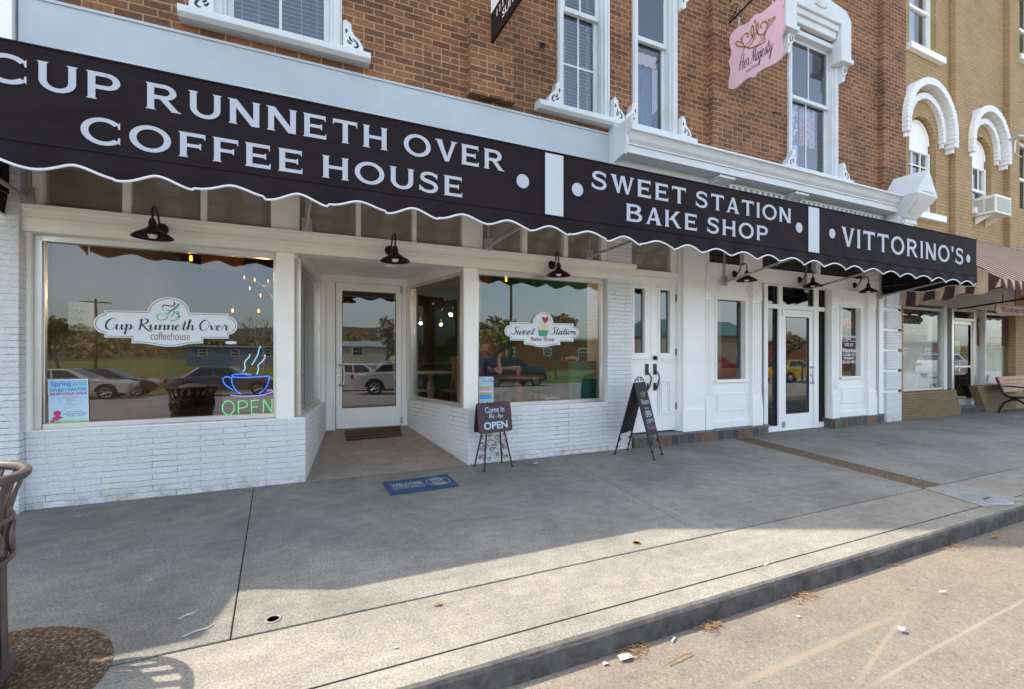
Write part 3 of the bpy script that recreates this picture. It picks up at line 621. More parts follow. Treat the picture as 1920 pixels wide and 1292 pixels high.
# cornice over the right hand shops
cp = [(0,4.23),(-.45,4.23),(-.455,4.20),(-.43,4.185),(-.41,4.16),(-.385,4.11),(-.35,4.07),(-.35,4.05),(-.33,4.05),(-.33,3.95),(-.30,3.95),(-.10,3.945),(-.10,3.66),(-.03,3.65),(-.03,3.10),(0,3.10)]
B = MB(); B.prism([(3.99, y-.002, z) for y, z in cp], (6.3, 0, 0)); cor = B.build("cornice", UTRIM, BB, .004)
B = MB(); B.prism([(3.955, y*1.06-.004, z) for y, z in [(.0,4.42),(-.12,4.40),(-.14,4.36),(-.36,4.34),(-.46,4.36),(-.44,4.28),(-.36,4.15),(-.36,4.05),(-.32,3.92),(-.12,3.88),(-.1,3.72),(0,3.70)]], (.05,0,0)); B.build("cornice_end", UTRIM, BB, .006)
for xa_, xb_ in ((6.1, 7.42), (7.76, 10.15)):
    P = [(xa_,-.15,3.905)]; x = xa_
    while x + .13 < xb_: P += [(x,-.15,3.775),(x+.065,-.15,3.775),(x+.065,-.15,3.89),(x+.13,-.15,3.89)]; x += .13
    P += [(x+.001,-.15,3.905)]; B = MB(); B.prism(P[::-1], (0,.049,0)); B.build("dentil_course", UTRIM, BB)
for x in (5.75, 7.45):
    B = MB(); B.prism([(x,-.02,3.95),(x,-.29,3.945),(x,-.29,3.90),(x,-.24,3.885),(x,-.15,3.86),(x,-.12,3.82),(x,-.02,3.80)], (.26,0,0)); B.box(x-.03,x+.29,-.31,-.02,3.905,3.94); B.build("cornice_bracket", UTRIM, BB, .004)
# gabled end block with scroll
B = MB(); B.prism([(10.2,-.66,4.22),(10.93,-.66,4.22),(10.60,-.66,4.70)], (0,.62,0))
B.prism([(10.2,-.66,4.22),(10.93,-.66,4.22),(10.80,-.38,3.86),(10.30,-.38,3.86)], (0,.30,0)); B.box(10.24,10.86,-.36,0,3.78,3.865); B.box(10.30,10.80,-.32,0,3.70,3.778)
B.prism([(10.2,-.1,4.20),(10.93,-.1,4.20),(10.93,-.1,3.7),(10.2,-.1,3.7)], (0,.098,0))
gb = B.build("gable_block", UTRIM, BB, .006)
B = MB()
for P, off in (([(10.38,4.27),(10.76,4.27),(10.60,4.55)], 0),):
    B.prism([(x,-.672,z) for x, z in P], (0,.02,0))
def up_pan(a, b): return None
B.build("gable_panel", UTRIM, gb, .008)
B = MB(); 
def low(x, t): return (x, -.66+.28*t-.008, 4.22-.36*t)
B.poly([low(10.36,.2), low(10.76,.2), low(10.71,.8), low(10.39,.8)]); B.build("recessed_panel", M("grey_white_paint", (.60,.60,.60), .5, var=.03), gb)
VX, VZ = at(1692, 414, -.36)
B = MB(True)
for r, dx in ((.125,0),(.10,.20),(.085,.36)): B.lathe([(r*.0001,-.001),(r*.8,0),(r,.02),(r,.16+dx*.1),(r*.9,.17+dx*.1)], (VX+dx, -.36+dx*.05, VZ), 20, 'Y')
B.build("scroll_volute", UTRIM, gb)
B = MB(); place_polys(B, strip(cr([(VX+(.015+.085*t)*cos(t*11), VZ+(.015+.085*t)*sin(t*11)) for t in [i/14 for i in range(15)]], 3), .014), (0,-.3625,0), (1,0,0), (0,0,1)); B.build("scroll_groove", HOLE, gb, normals=False)
# things poking from the brick
for px, py, r in ((1016,85,.03),(1450,212,.02),(1328,62,.015),(1662,60,.05)):
    x, z = at(px, py); B = MB(True); B.tube([(x,.0,z),(x,-.06,z-.01),(x+.01,-.07,z-.06)], r*.35, 6); B.box(x-r,x+r,-.012,0,z-r,z+r); B.build("wall_anchor", BRONZE, BB)
# ---------------------------------------------------------------- coffee house shopfront
BT, BBm = 2.56, 2.335
B = MB(); B.prism([(-2.02,.2,BBm),(-2.02,-.045,BBm),(-2.02,-.045,BBm+.055),(-2.02,-.052,BBm+.058),(-2.02,-.052,BBm+.115),(-2.02,-.045,BBm+.118),(-2.02,-.045,BT-.05),(-2.02,-.055,BT-.045),(-2.02,-.055,BT),(-2.02,.2,BT)], (4.41+2.02,0,0))
B.build("shopfront_beam", ALU, BB, .002)
# transom lights over the beam
TG = M("smoky_transom_glass", (.27,.215,.165), .5, var=.20, scale=.8)
def _tg():
    n = TG.node_tree.nodes; l = TG.node_tree.links; p = n["Principled BSDF"]; o = n["Material Output"]; g = N(n, "ShaderNodeBsdfGlossy"); g.inputs["Roughness"].default_value = .015; m = N(n, "ShaderNodeMixShader"); m.inputs[0].default_value = .30
    l.new(p.outputs[0], m.inputs[1]); l.new(g.outputs[0], m.inputs[2]); l.new(m.outputs[0], o.inputs[0])
_tg()
tx = [(63,83),(231,247),(377,389),(508,562),(667,676),(772,780),(865,904),(977,987),(1055,1063),(1125,1141)]
mx = [(AX(a,.05), AX(b,.05)) for a, b in tx]
tf = MB()
for a, b in mx: tf.box(a, b, .02, .12, BT, 3.12)
tf.box(-2.02, 4.0, .03, .11, 3.12, 3.2)
tframe = tf.build("transom_frame", ALU, BB, .003)
for (a, b), (c_, d) in zip(mx, mx[1:]):
    B = MB(); B.poly([(b-.005,.08,BT),(c_+.005,.08,BT),(c_+.005,.08,3.13),(b-.005,.08,3.13)]); B.build("transom_pane", TG, tframe)
part("brick_pier", WBRICK, -3.2, -1.985, -.10, .55, -.1, 3.2)
part("brick_pier", WBRICK, 3.955, 4.357, .0, .5, -.02, 3.2, bevel=0)
def plan(name, m, pts, z0, z1, bevel=.004, parent=None):
    B = MB(); B.prism([(x,y,z0) for x,y in pts], (0,0,z1-z0)); return B.build(name, m, parent or BB, bevel)
plan("bulkhead", WBRICK, [(-1.984,.0),(.172,.0),(.492,1.77),(.38,1.77),(.08,.16),(-1.984,.16)], -.05, .648, .006)
plan("bulkhead", WBRICK, [(1.938,.0),(3.954,.0),(3.954,.16),(2.03,.16),(1.74,1.77),(1.618,1.77)], -.05, .648, .006)
plan("bulkhead_sill", WHITE, [(-1.984,-.006),(.166,-.006),(.486,1.77),(.37,1.77),(.07,.16),(-1.984,.16)], .649, .664, .004)
plan("bulkhead_sill", WHITE, [(1.944,-.006),(3.954,-.006),(3.954,.16),(2.03,.16),(1.74,1.77),(1.624,1.77)], .649, .664, .004)
part("column", ALU, -.097, .068, .0, .062, .665, BBm-.001); part("column", ALU, 1.889, 2.064, .0, .062, .665, BBm-.001)
def shop_window(x0, x1, z0, z1, y, fw=.055):
    B = MB(); B.box(x0,x0+fw,y-.03,y+.05,z0,z1); B.box(x1-fw,x1,y-.03,y+.05,z0,z1); B.box(x0+fw,x1-fw,y-.03,y+.05,z0,z0+fw*.8); B.box(x0+fw,x1-fw,y-.03,y+.05,z1-fw,z1)
    B.box(x0+fw,x0+fw+.012,y-.01,y+.04,z0+fw*.8,z1-fw); B.box(x1-fw-.012,x1-fw,y-.01,y+.04,z0+fw*.8,z1-fw)
    for xx in (x0+.01, x1-fw+.005):
        for zz in (z0+.004, z1-fw+.008): B.box(xx, xx+.04, y-.036, y-.029, zz, zz+.032)
    f = B.build("shop_window", SILV, BB, .003)
    p = MB(); p.poly([(x0+.03,y+.012,z0+.02),(x1-.03,y+.012,z0+.02),(x1-.03,y+.012,z1-.03),(x0+.03,y+.012,z1-.03)]); p.build("pane", GLASS, f); return f
shop_window(-1.955, -.058, .665, BBm-.001, .10)
shop_window(2.045, 3.953, .665, BBm-.001, .10)
B = MB(); B.box(-1.984,-1.956,.02,.15,.665,BBm-.001); B.build("window_jamb", ALU, BB)
# splayed side windows of the entry
def splay(x0, y0, x1, y1, z0, z1, s):
    d = Vector((x1-x0, y1-y0, 0)); L = d.length; d.normalize(); n = Vector((d.y, -d.x, 0))*s; O = Vector((x0,y0,0)); B = MB()
    def bar(a, b, za, zb, t0=-.03, t1=.05):
        q = [O+d*a-n*t0, O+d*b-n*t0, O+d*b-n*t1, O+d*a-n*t1]
        B.hexa([v+Vector((0,0,za)) for v in q], [v+Vector((0,0,zb)) for v in q])
    fw = .045
    bar(0, fw, z0, z1); bar(L-fw, L, z0, z1); bar(fw, L-fw, z0, z0+fw); bar(fw, L-fw, z1-fw, z1); bar(L-.19, L-.16, z0+.95, z0+1.02, -.035, -.029)
    f = B.build("side_window", SILV, BB, .003); g = MB(); a, b = O+d*.02, O+d*(L-.02)
    a, b = (a, b) if s > 0 else (b, a); g.poly([(a.x,a.y,z0+.02),(b.x,b.y,z0+.02),(b.x,b.y,z1-.02),(a.x,a.y,z1-.02)]); g.build("pane", GLASS, f)
splay(.10, .125, .385, 1.62, .665, 2.31, 1); splay(1.93, .125, 1.655, 1.62, .665, 2.31, -1)
for pts in ([(.385,1.62),(.41,1.77),(.50,1.77),(.465,1.62)], [(1.655,1.62),(1.625,1.77),(1.54+.06,1.77),(1.575+.05,1.62)]):
    plan("jamb_panel", ALU, pts, .66, 2.31, .002)
plan("soffit", WHITE, [(.07,.201),(1.93,.201),(1.70,1.77),(.38,1.77)], 2.42, 2.45, 0)
plan("soffit_side", ALU, [(.068,.12),(.10,.12),(.42,1.77),(.38,1.77)], 2.31, 2.42, 0); plan("soffit_side", ALU, [(1.90,.12),(1.94,.12),(1.655,1.77),(1.62,1.77)], 2.31, 2.42, 0)
B = MB(True); B.lathe([(.001,2.395),(.07,2.398),(.085,2.405),(.09,2.42)], (1.16,.75,0), 24); B.build("soffit_light", FROST, BB)
# entry door
B = MB(); B.box(.40,.60,1.775,1.86,.24,2.45); B.box(1.54,1.70,1.775,1.86,.24,2.45); B.box(.60,1.54,1.775,1.86,2.335,2.45); B.box(.585,.612,1.755,1.775,.25,2.345); B.box(1.535,1.56,1.755,1.775,.25,2.345); B.box(.585,1.56,1.755,1.775,2.325,2.36); B.build("door_frame", WHITE, BB, .003)
def glass_door(x0, x1, z0, z1, y, sw, bot, top, handle_x, hz_, m, bar=True, flip=1):
    B = MB(); B.box(x0,x0+sw,y,y+.045,z0,z1); B.box(x1-sw,x1,y,y+.045,z0,z1); B.box(x0+sw,x1-sw,y,y+.045,z0,z0+bot); B.box(x0+sw,x1-sw,y,y+.045,z1-top,z1)
    d = B.build("door", m, BB, .004); g = MB(); g.poly([(x0+sw-.01,y+.02,z0+bot-.01),(x1-sw+.01,y+.02,z0+bot-.01),(x1-sw+.01,y+.02,z1-top+.01),(x0+sw-.01,y+.02,z1-top+.01)]); g.build("pane", GLASS, d)
    e = MB(); e.box(x0+sw-.006,x0+sw,y-.004,y+.02,z0+bot,z1-top); e.box(x1-sw,x1-sw+.006,y-.004,y+.02,z0+bot,z1-top); e.box(x0+sw,x1-sw,y-.004,y+.02,z0+bot-.006,z0+bot); e.box(x0+sw,x1-sw,y-.004,y+.02,z1-top,z1-top+.006); e.build("glazing_gasket", RUBBER, d)
    h = MB(True); h.tube(cr([(handle_x,y,hz_-.14),(handle_x,y-.06,hz_-.14),(handle_x+flip*.05,y-.075,hz_-.10),(handle_x+flip*.05,y-.075,hz_+.10),(handle_x,y-.06,hz_+.14),(handle_x,y,hz_+.14)], 5), .013, 8); h.build("handle", STEEL, d)
    if bar:
        p = MB(True); p.tube([(x0+sw*.6,y+.075,hz_+.15),(x1-sw*.6,y+.075,hz_+.15)], .014, 8); p.build("push_bar", STEEL, d)
    k = MB(True); k.lathe([(.001,-.012),(.022,-.012),(.024,0)], (handle_x-flip*.02, y, hz_), 14, 'Y'); k.build("lock", STEEL, d)
    return d
dr = glass_door(.622, 1.53, .268, 2.318, 1.755, .085, .29, .115, .665, 1.02, WHITE)
for z in (.34, 2.26):
    B = MB(); B.box(1.51,1.55,1.735,1.756,z-.05,z+.05); B.build("hinge", STEEL, dr)
# ---------------------------------------------------------------- inside the coffee house
FLOORM = M("dark_plank_floor", (.055,.04,.03), .5, var=.35, scale=5); WALLM = M("brown_inner_wall", (.085,.062,.05), .9, var=.3, scale=1.2); CEILM = M("brown_inner_ceiling", (.09,.06,.045), .9, var=.2)
GREENW = M("green_inner_wall", (.045,.16,.11), .8, var=.15); CREAMW = M("cream_inner_wall", (.45,.42,.32), .9, var=.1)
B = MB(); B.poly([(-1.9,.17,.25),(.07,.17,.25),(.40,1.84,.25),(1.72,1.84,.25),(2.04,.17,.25),(4.1,.17,.25),(4.1,9,.25),(-1.9,9,.25)]); B.build("inner_floor", FLOORM, BB)
B = MB(); B.poly([(-1.88,.2,.2),(-1.88,9,.2),(-1.88,9,3.4),(-1.88,.2,3.4)]); B.poly([(-1.9,9,.2),(4.1,9,.2),(4.1,9,3.4),(-1.9,9,3.4)]); B.build("inner_wall", WALLM, BB)
B = MB(); B.box(4.1,4.35,.5,9,-.1,3.35); B.build("inner_wall", GREENW, BB)
B = MB(); B.poly([(-1.9,.21,3.36),(10.9,.21,3.36),(10.9,9,3.36),(-1.9,9,3.36)]); B.build("inner_ceiling", CEILM, BB)
part("inner_post", M("grey_inner_post", (.22,.20,.19), .8), 2.72, 2.86, 1.95, 2.1, .25, 3.3); part("counter", DARKWOOD, -1.0, 1.6, 6.0, 6.5, .25, 1.3); part("green_cabinet", M("green_cabinet", (.02,.13,.085), .6, var=.15), 3.50, 4.05, .28, .75, .25, 1.22)
OR = M("orange_inner_wall", (.20,.075,.025), .9, var=.15)
B = MB(); B.poly([(2.15,2.3,2.45),(3.2,2.3,2.45),(3.2,2.3,3.35),(2.15,2.3,3.35)]); B.poly([(-1.05,2.3,2.45),(-.55,2.3,2.45),(-.55,2.3,3.0),(-1.05,2.3,3.0)]); B.build("inner_bulkhead", OR, BB)
# ---------------------------------------------------------------- white timber shopfront (double door, pilasters, panels)
Y0 = 0.0
def X(px, Y=0): return AX(px, Y)
zb = .17      # top of the tiled plinth
def panelbox(name, px0, px1, py0, py1, y, t=.014, fr=.022):
    x0, x1 = X(px0, y), X(px1, y); z1 = AZ(px0, py0, y); z0 = AZ(px0, py1, y); B = MB()
    B.box(x0,x1,y-t,y+.01,z1-fr,z1); B.box(x0,x1,y-t,y+.01,z0,z0+fr); B.box(x0,x0+fr,y-t,y+.01,z0+fr,z1-fr); B.box(x1-fr,x1,y-t,y+.01,z0+fr,z1-fr)
    B.box(x0+fr*1.8,x1-fr*1.8,y-t*.5,y+.01,z0+fr*1.8,z1-fr*1.8)
    return B.build(name, WHITE, BB, .004)
# double door
dy = .10; dx0, dxm, dx1 = X(1179,dy), X(1220,dy), X(1267,dy); dz0 = .19; dz1 = AZ(1220,520,dy)
B = MB(); B.box(4.358,dx0,.03,.4,.17,3.2); B.box(dx1,dx1+.09,.03,.4,.17,3.2); B.box(dx0,dx1,.05,.4,dz1+.004,dz1+.09); B.build("door_frame", WHITE, BB, .004)
HAND = M("verdigris_bronze", (.05,.065,.055), .45, .6, var=.3, scale=25)
for a, b, hx, s in ((dx0+.004,dxm-.002,dxm-.075,-1),(dxm+.002,dx1-.004,dxm+.075,1)):
    gx0, gx1 = (a+b)/2-.115, (a+b)/2+.075
    if s > 0: gx0, gx1 = (a+b)/2-.075, (a+b)/2+.115
    gz0, gz1 = AZ(1188,662,dy), AZ(1188,540,dy); B = MB()
    B.box(a,gx0,dy,dy+.05,dz0,dz1); B.box(gx1,b,dy,dy+.05,dz0,dz1); B.box(gx0,gx1,dy,dy+.05,dz0,gz0); B.box(gx0,gx1,dy,dy+.05,gz1,dz1)
    t = .03
    B.box(gx0-t,gx0,dy-.018,dy,gz0-t,gz1+t); B.box(gx1,gx1+t,dy-.018,dy,gz0-t,gz1+t); B.box(gx0,gx1,dy-.018,dy,gz0-t,gz0); B.box(gx0,gx1,dy-.018,dy,gz1,gz1+t); B.box(gx0-t*1.8,gx1+t*1.8,dy-.03,dy,gz1+t,gz1+t+.022)
    B.box(gx0-.08,gx1+.08,dy-.045,dy,gz0-.085,gz0-.06); B.prism([(gx0-.06,dy,gz0-.085),(gx0-.06,dy-.025,gz0-.085),(gx0-.06,dy-.012,gz0-.14),(gx0-.06,dy,gz0-.14)], (gx1-gx0+.12,0,0))
    for f, q in ((0,.016),(.028,.024),(.06,.016)):
        px0, px1, pz0, pz1 = gx0-.035+f, gx1+.035-f, .42+f, .94-f
        B.box(px0,px1,dy-q,dy,pz0,pz0+.018); B.box(px0,px1,dy-q,dy,pz1-.018,pz1); B.box(px0,px0+.018,dy-q,dy,pz0+.018,pz1-.018); B.box(px1-.018,px1,dy-q,dy,pz0+.018,pz1-.018)
    d = B.build("door", WHITE, BB, .003)
    g = MB(); g.poly([(gx0,dy+.025,gz0),(gx1,dy+.025,gz0),(gx1,dy+.025,gz1),(gx0,dy+.025,gz1)]); g.build("pane", GLASS, d)
    h = MB(True); zt = AZ(1214,690,dy); h.box(hx-.03,hx+.03,dy-.012,dy,zt-.10,zt+.06); h.box(hx-.028,hx+.028,dy-.012,dy,zt-.33,zt-.22); h.tube(cr([(hx,dy-.01,zt-.04),(hx+.01*s,dy-.05,zt-.07),(hx+.03,dy-.065,zt-.14),(hx+.015,dy-.06,zt-.22),(hx,dy-.045,zt-.29),(hx,dy-.01,zt-.27)], 5), [.010]*10+[.012]*16, 7); h.build("handle", HAND, d)
    if s > 0:
        k = MB(True); k.lathe([(.001,-.05),(.028,-.045),(.034,-.02),(.02,0)], (hx-.01,dy,AZ(1228,671,dy)), 16, 'Y'); k.build("knob", BRONZE, d)
        for py in (559,660,761):
            z = AZ(1267,py,dy); q = MB(True); q.tube([(dx1-.004,dy-.012,z-.05),(dx1-.004,dy-.012,z+.05)], .009, 6); q.build("hinge", BRONZE, d)
tg0, tg1 = AZ(1181,510,dy), AZ(1181,440,dy)
B = MB(); B.box(dx0,dx0+.03,dy,dy+.06,dz1+.09,3.2); B.box(X(1258,dy),dx1,dy,dy+.06,dz1+.09,3.2); B.box(dx0+.03,X(1258,dy),dy,dy+.06,tg1,3.2); tfr = B.build("door_transom", WHITE, BB, .003)
B = MB(); B.poly([(dx0+.02,dy+.03,dz1+.08),(X(1258,dy)+.01,dy+.03,dz1+.08),(X(1258,dy)+.01,dy+.03,tg1+.01),(dx0+.02,dy+.03,tg1+.01)]); B.build("pane", TG, tfr)
text_obj("old_gilt_lettering", "LERIES", M("worn_gilt", (.20,.17,.13), .6), tfr, (X(1207,dy), dy+.027, AZ(1207,504,dy)), (1,0,0), (0,0,1), X(1252,dy)-X(1207,dy), .085, .01, .001)
# pier and pilasters
def pilaster(p0, p1, ztop, y=-.05, base=.46, cap=True, flut=3):
    x0, x1 = X(p0, y), X(p1, y); B = MB(); B.box(x0,x1,y,.06,zb+.002,ztop)
    B.box(x0-.012,x1+.012,y-.022,.06,zb+.003,zb+base*.72); B.box(x0-.006,x1+.006,y-.012,.06,zb+base*.72,zb+base)
    w_ = x1-x0
    for k in range(flut):
        c_ = x0 + w_*(k+1)/(flut+1); B.box(c_-.008, c_+.008, y-.010, y, zb+base+.06, ztop-.34)
    B.box(x0-.005,x1+.005,y-.012,.06,ztop-.30,ztop-.06)
    o = B.build("pilaster", WHITE, BB, .004)
    r = MB(True); r.lathe([(.001,-.016),(.02,-.016),(.03,-.006),(.042,-.012),(.05,0)], ((x0+x1)/2, y-.010, ztop-.18), 16, 'Y'); r.build("rosette", WHITE, o); return o
part("white_pier", WHITE, X(1282,-.04), X(1322,-.02), -.04, .3, zb+.004, 3.2); part("white_pier_return", WHITE, dx1+.091, X(1282,-.04)-.001, .0, .3, zb+.004, 3.2)
part("pier_base", WHITE, X(1282,-.05)-.02, X(1322,-.05)-.01, -.06, -.0401, zb+.003, zb+.32)
PT = AZ(1322,519,-.05)
pilaster(1323,1334,PT); pilaster(1411,1428,PT); pilaster(1560,1572,PT); pilaster(1628,1642,PT)
# panelled bays with a glazed light
def bay(p0, p1, g, top, bot, sill_py):
    y = .02; x0, x1 = X(p0,y), X(p1,y); gx0, gx1 = X(g[0],y), X(g[1],y); gz1, gz0 = AZ(g[0],g[2],y), AZ(g[0],g[3],y); B = MB()
    B.box(x0,gx0,y,.10,zb+.001,PT); B.box(gx1,x1,y,.10,zb+.001,PT); B.box(gx0,gx1,y,.10,zb+.001,gz0); B.box(gx0,gx1,y,.10,gz1,PT)
    B.box(x0,x1,y-.03,y,zb+.001,zb+.10)
    b = B.build("panelled_bay", WHITE, BB, .004)
    w_ = MB(); t = .035
    w_.box(gx1,gx1+t,y-.022,y,gz0-t,gz1+t); w_.box(gx0-t,gx0,y-.022,y,gz0-t,gz1+t); w_.box(gx0,gx1,y-.022,y,gz1,gz1+t); w_.box(gx0-.05,gx1+.05,y-.05,y,gz0-.045,gz0)
    w_.build("light_frame", WHITE, b, .004)
    p = MB(); p.poly([(gx0,.085,gz0),(gx1,.085,gz0),(gx1,.085,gz1),(gx0,.085,gz1)]); p.build("pane", GLASS, b)
    panelbox("raised_panel", *top, y); panelbox("raised_panel", *bot, y)
bay(1334,1411,(1343,1396,561,712),(1343,1401,530,547),(1343,1401,738,772),715)
bay(1572,1628,(1576,1612,576,706),(1577,1618,551,564),(1577,1618,727,757),708)
# lintel board and little leaded transoms above
part("lintel_board", WHITE, X(1322), X(1650), -.03, .2, PT+.001, AZ(1340,497))
LEAD = brickmat("leaded_glass", (.07,.06,.05), (.09,.075,.065), (.02,.018,.016), .11, .11, .010, rough=.25, off=0, stain=.2, bstr=.3, wob=0)
zl0, zl1 = AZ(1340,497)+.03, 3.12
B = MB(); xs_ = [(1323,1328),(1393,1428),(1528,1537),(1622,1650)]
for a, b in xs_: B.box(X(a), X(b), -.02, .15, zl0-.03, zl1+.05)
B.box(X(1323)+.02, X(1650)-.02, -.035, .15, zl0-.029, zl0); lf = B.build("leaded_frame", WHITE, BB, .003)
for a, b in ((1328,1393),(1428,1528),(1537,1622)):
    B = MB(); B.poly([(X(a),.06,zl0),(X(b),.06,zl0),(X(b),.06,zl1+.04),(X(a),.06,zl1+.04)]); B.build("leaded_pane", LEAD, lf)
part("upper_board", WHITE, 4.36, 11.03, .16, .3, 3.1, 4.3)
# aluminium entrance
ay = .10; ax = lambda p: X(p, ay); az0 = .01; az1 = AZ(1437,535,ay)
B = MB()
for a, b in ((1430,1437),(1457,1464.5),(1524,1532),(1546,1553)): B.box(ax(a),ax(b),ay-.03,ay+.07,az0,az1)
tz0, tz1 = AZ(1440,572,ay), AZ(1440,578,ay)
B.box(ax(1430),ax(1553),ay-.025,ay+.07,az1,az1+.05)
for a, b in ((1437,1457),(1464.5,1524),(1532,1546)):
    B.box(ax(a),ax(b),ay-.025,ay+.065,tz1,tz0+.02)
    if a != 1464.5: B.box(ax(a),ax(b),ay-.025,ay+.065,az0,az0+.09)
B.box(ax(1464.5),ax(1524),ay-.02,ay+.05,az0,az0+.025)
ef = B.build("entrance_frame", WHITE, BB, .003)
for a, b in ((1437,1457),(1464.5,1524),(1532,1546)):
    g = MB(); g.poly([(ax(a),ay+.03,tz0),(ax(b),ay+.03,tz0),(ax(b),ay+.03,az1),(ax(a),ay+.03,az1)]); g.build("transom_light", GLASS, ef)
    if a != 1464.5: g = MB(); g.poly([(ax(a),ay+.03,az0+.08),(ax(b),ay+.03,az0+.08),(ax(b),ay+.03,tz1),(ax(a),ay+.03,tz1)]); g.build("side_light", GLASS, ef)
    e = MB(); e.box(ax(b)-.022,ax(b),ay-.002,ay+.028,tz0+.02,az1); e.box(ax(a),ax(b)-.022,ay-.002,ay+.028,az1-.018,az1)
    if a != 1464.5: e.box(ax(b)-.022,ax(b),ay-.002,ay+.028,az0+.09,tz1)
    e.build("glazing_gasket", RUBBER, ef)
vd = glass_door(ax(1465), ax(1523.5), .035, tz1-.01, ay-.005, .115, .26, .12, ax(1519), .95, WHITE, True, -1)
for z in (.12, tz1-.05):
    B = MB(); B.box(ax(1463),ax(1467.5),ay-.045,ay-.006,z-.05,z+.05); B.build("hinge", STEEL, vd)
# plinth of slate tiles
def tilemat(name):
    m, n, l, p = newmat(name); v, pos = xz_vec(n, l); b = N(n, "ShaderNodeTexBrick", offset=0.0); l.new(v, b.inputs["Vector"])
    b.inputs["Scale"].default_value = 1; b.inputs["Brick Width"].default_value = .155; b.inputs["Row Height"].default_value = .19; b.inputs["Mortar Size"].default_value = .004
    b.inputs["Color1"].default_value = (0,0,0,1); b.inputs["Color2"].default_value = (1,1,1,1); b.inputs["Mortar"].default_value = (.5,.5,.5,1); b.inputs["Bias"].default_value = 0
    r = ramp(n, l, b.outputs["Color"], [(0,(.045,.055,.065)),(.3,(.075,.09,.08)),(.5,(.085,.07,.065)),(.7,(.15,.085,.045)),(1,(.05,.06,.07))]); r.color_ramp.interpolation = 'CONSTANT'
    a = noise(n, l, 9, 5, .7, pos); r2 = ramp(n, l, a.outputs["Fac"], [(.3,.6),(.7,1.35)]); c = mix(n, l, 1, r.outputs[0], r2.outputs[0], 'MULTIPLY'); c = mix(n, l, b.outputs["Fac"], c, (.20,.17,.14))
    l.new(c, p.inputs["Base Color"]); p.inputs["Roughness"].default_value = .5; bump(n, l, p, a.outputs["Fac"], .4, .01); return m
TILE = tilemat("slate_tile"); SLAB = M("grey_step_slab", (.17,.17,.175), .7, var=.15, scale=8, bumpy=.2)
tx0, tx1 = X(1186), X(1435)
B = MB(); B.box(tx0,tx1,-.06,.35,-.02,.140); B.build("tiled_plinth", TILE, BB, .003)
B = MB(); B.box(tx0-.01,tx1+.01,-.075,.36,.1405,zb); B.build("plinth_cap", SLAB, BB, .004)
B = MB(); B.box(X(1553),X(1652),-.06,.3,-.02,.160); B.box(X(1553)-.0,X(1572),-.12,-.061,-.02,.150); B.build("tiled_plinth", TILE, BB, .003)
B = MB(); B.box(X(1553)-.005,X(1652)+.005,-.07,.3,.1605,zb+.004); B.build("plinth_cap", SLAB, BB, .003)
DIA = M("red_slate_diamond", (.16,.08,.06), .5)
for p in (1242, 1314, 1385):
    x = X(p,-.06); B = MB(); B.prism([(x-.035,-.062,.068),(x,-.062,.025),(x+.035,-.062,.068),(x,-.062,.111)], (0,-.002,0)); B.build("tile_inset", DIA, BB)
# quoined end pier
qx0, qx1 = X(1652), 11.02; z = .0; k = 0
part("end_pier", WBRICK, qx0, qx1-.05, .03, .4, -.02, 3.2, bevel=0)
hs = [.62,.40,.40,.40,.40,.40]
for h in hs:
    B = MB(); B.box(qx0+.14,qx1,-.035,.2,z+.0,z+h-.05); B.build("quoin", WBRICK, BB, .012)
    z += h
    B = MB(); B.box(qx0+.05,qx1-.05,.004,.2,z-.049,z-.001); B.build("quoin_joint", WHITE, BB, .003)
part("end_board", WHITE, X(1645), qx0+.02, -.035, .2, zb+.006, 3.2)
# inside the right hand shop
B = MB(); B.poly([(5.6,.36,.01),(10.8,.36,.01),(10.8,7,.01),(5.6,7,.01)]); B.build("inner_floor", M("dark_carpet", (.05,.035,.035), .9, var=.2), BB)
B = MB(); B.box(5.4,5.55,.31,7,0,3.3); B.build("inner_wall", CREAMW, BB)
B = MB(); B.poly([(5.5,7,0),(10.9,7,0),(10.9,7,3.35),(5.5,7,3.35)]); B.poly([(10.75,.4,0),(10.75,7,0),(10.75,7,3.35),(10.75,.4,3.35)]); B.build("inner_wall", M("olive_inner_wall", (.20,.18,.10), .9, var=.15), BB)
part("low_inner_wall", CREAMW, 8.35, 10.7, 2.6, 2.75, .01, 1.0)
B = MB(); B.poly([(4.36,3,0),(5.4,3,0),(5.4,3,3.35),(4.36,3,3.35)]); B.poly([(4.36,.4,.18),(5.4,.4,.18),(5.4,3,.18),(4.36,3,.18)]); B.build("hall_wall", WALLM, BB)
for x0 in (X(1347,.3), X(1578,.3)):
    c = MB(True); fold_sheet(c, x0, x0+.10, .75, 2.2, .34, .02, 3); c.build("window_curtain", CREAMW, BB)

# ================================================================ AWNING
AY = -1.441; AL, AR = -2.05, 10.311
AW = thing("black_awning", "long black scalloped shop awning lettered for the coffee house, bake shop and Vittorino's", "awning", (4.1, -.7, 2.5))
SL = .05                                            # face leans a little
SECT = [(AL, 2.173), (2.381, 5.985), (6.215, AR)]
for a, b in SECT:
    B = MB(); n = 24
    B.prism([(a,AY,2.607),(b,AY,2.607),(b,AY,3.205),(a,AY,3.205)], (0,.012,0)); B.build("sign_panel", CANVAS, AW, .003)
for a, b in ((2.175,2.379),(5.987,6.213)):
    bx("white_band", STRIPW, AW, a, b, AY-.002, AY+.011, 2.607, 3.19)
h1 = MB(True); h1.tube([(AL,AY-.001,2.607),(AR,AY-.001,2.607)], .009, 6); h1.tube([(AL,AY-.001,3.205),(AR,AY-.001,3.205)], .008, 6)
for x in (2.173,2.381,5.985,6.215): h1.tube([(x,AY-.002,2.61),(x,AY-.002,3.2)], .005, 5)
h1.build("seam_cord", CANVAS, AW)
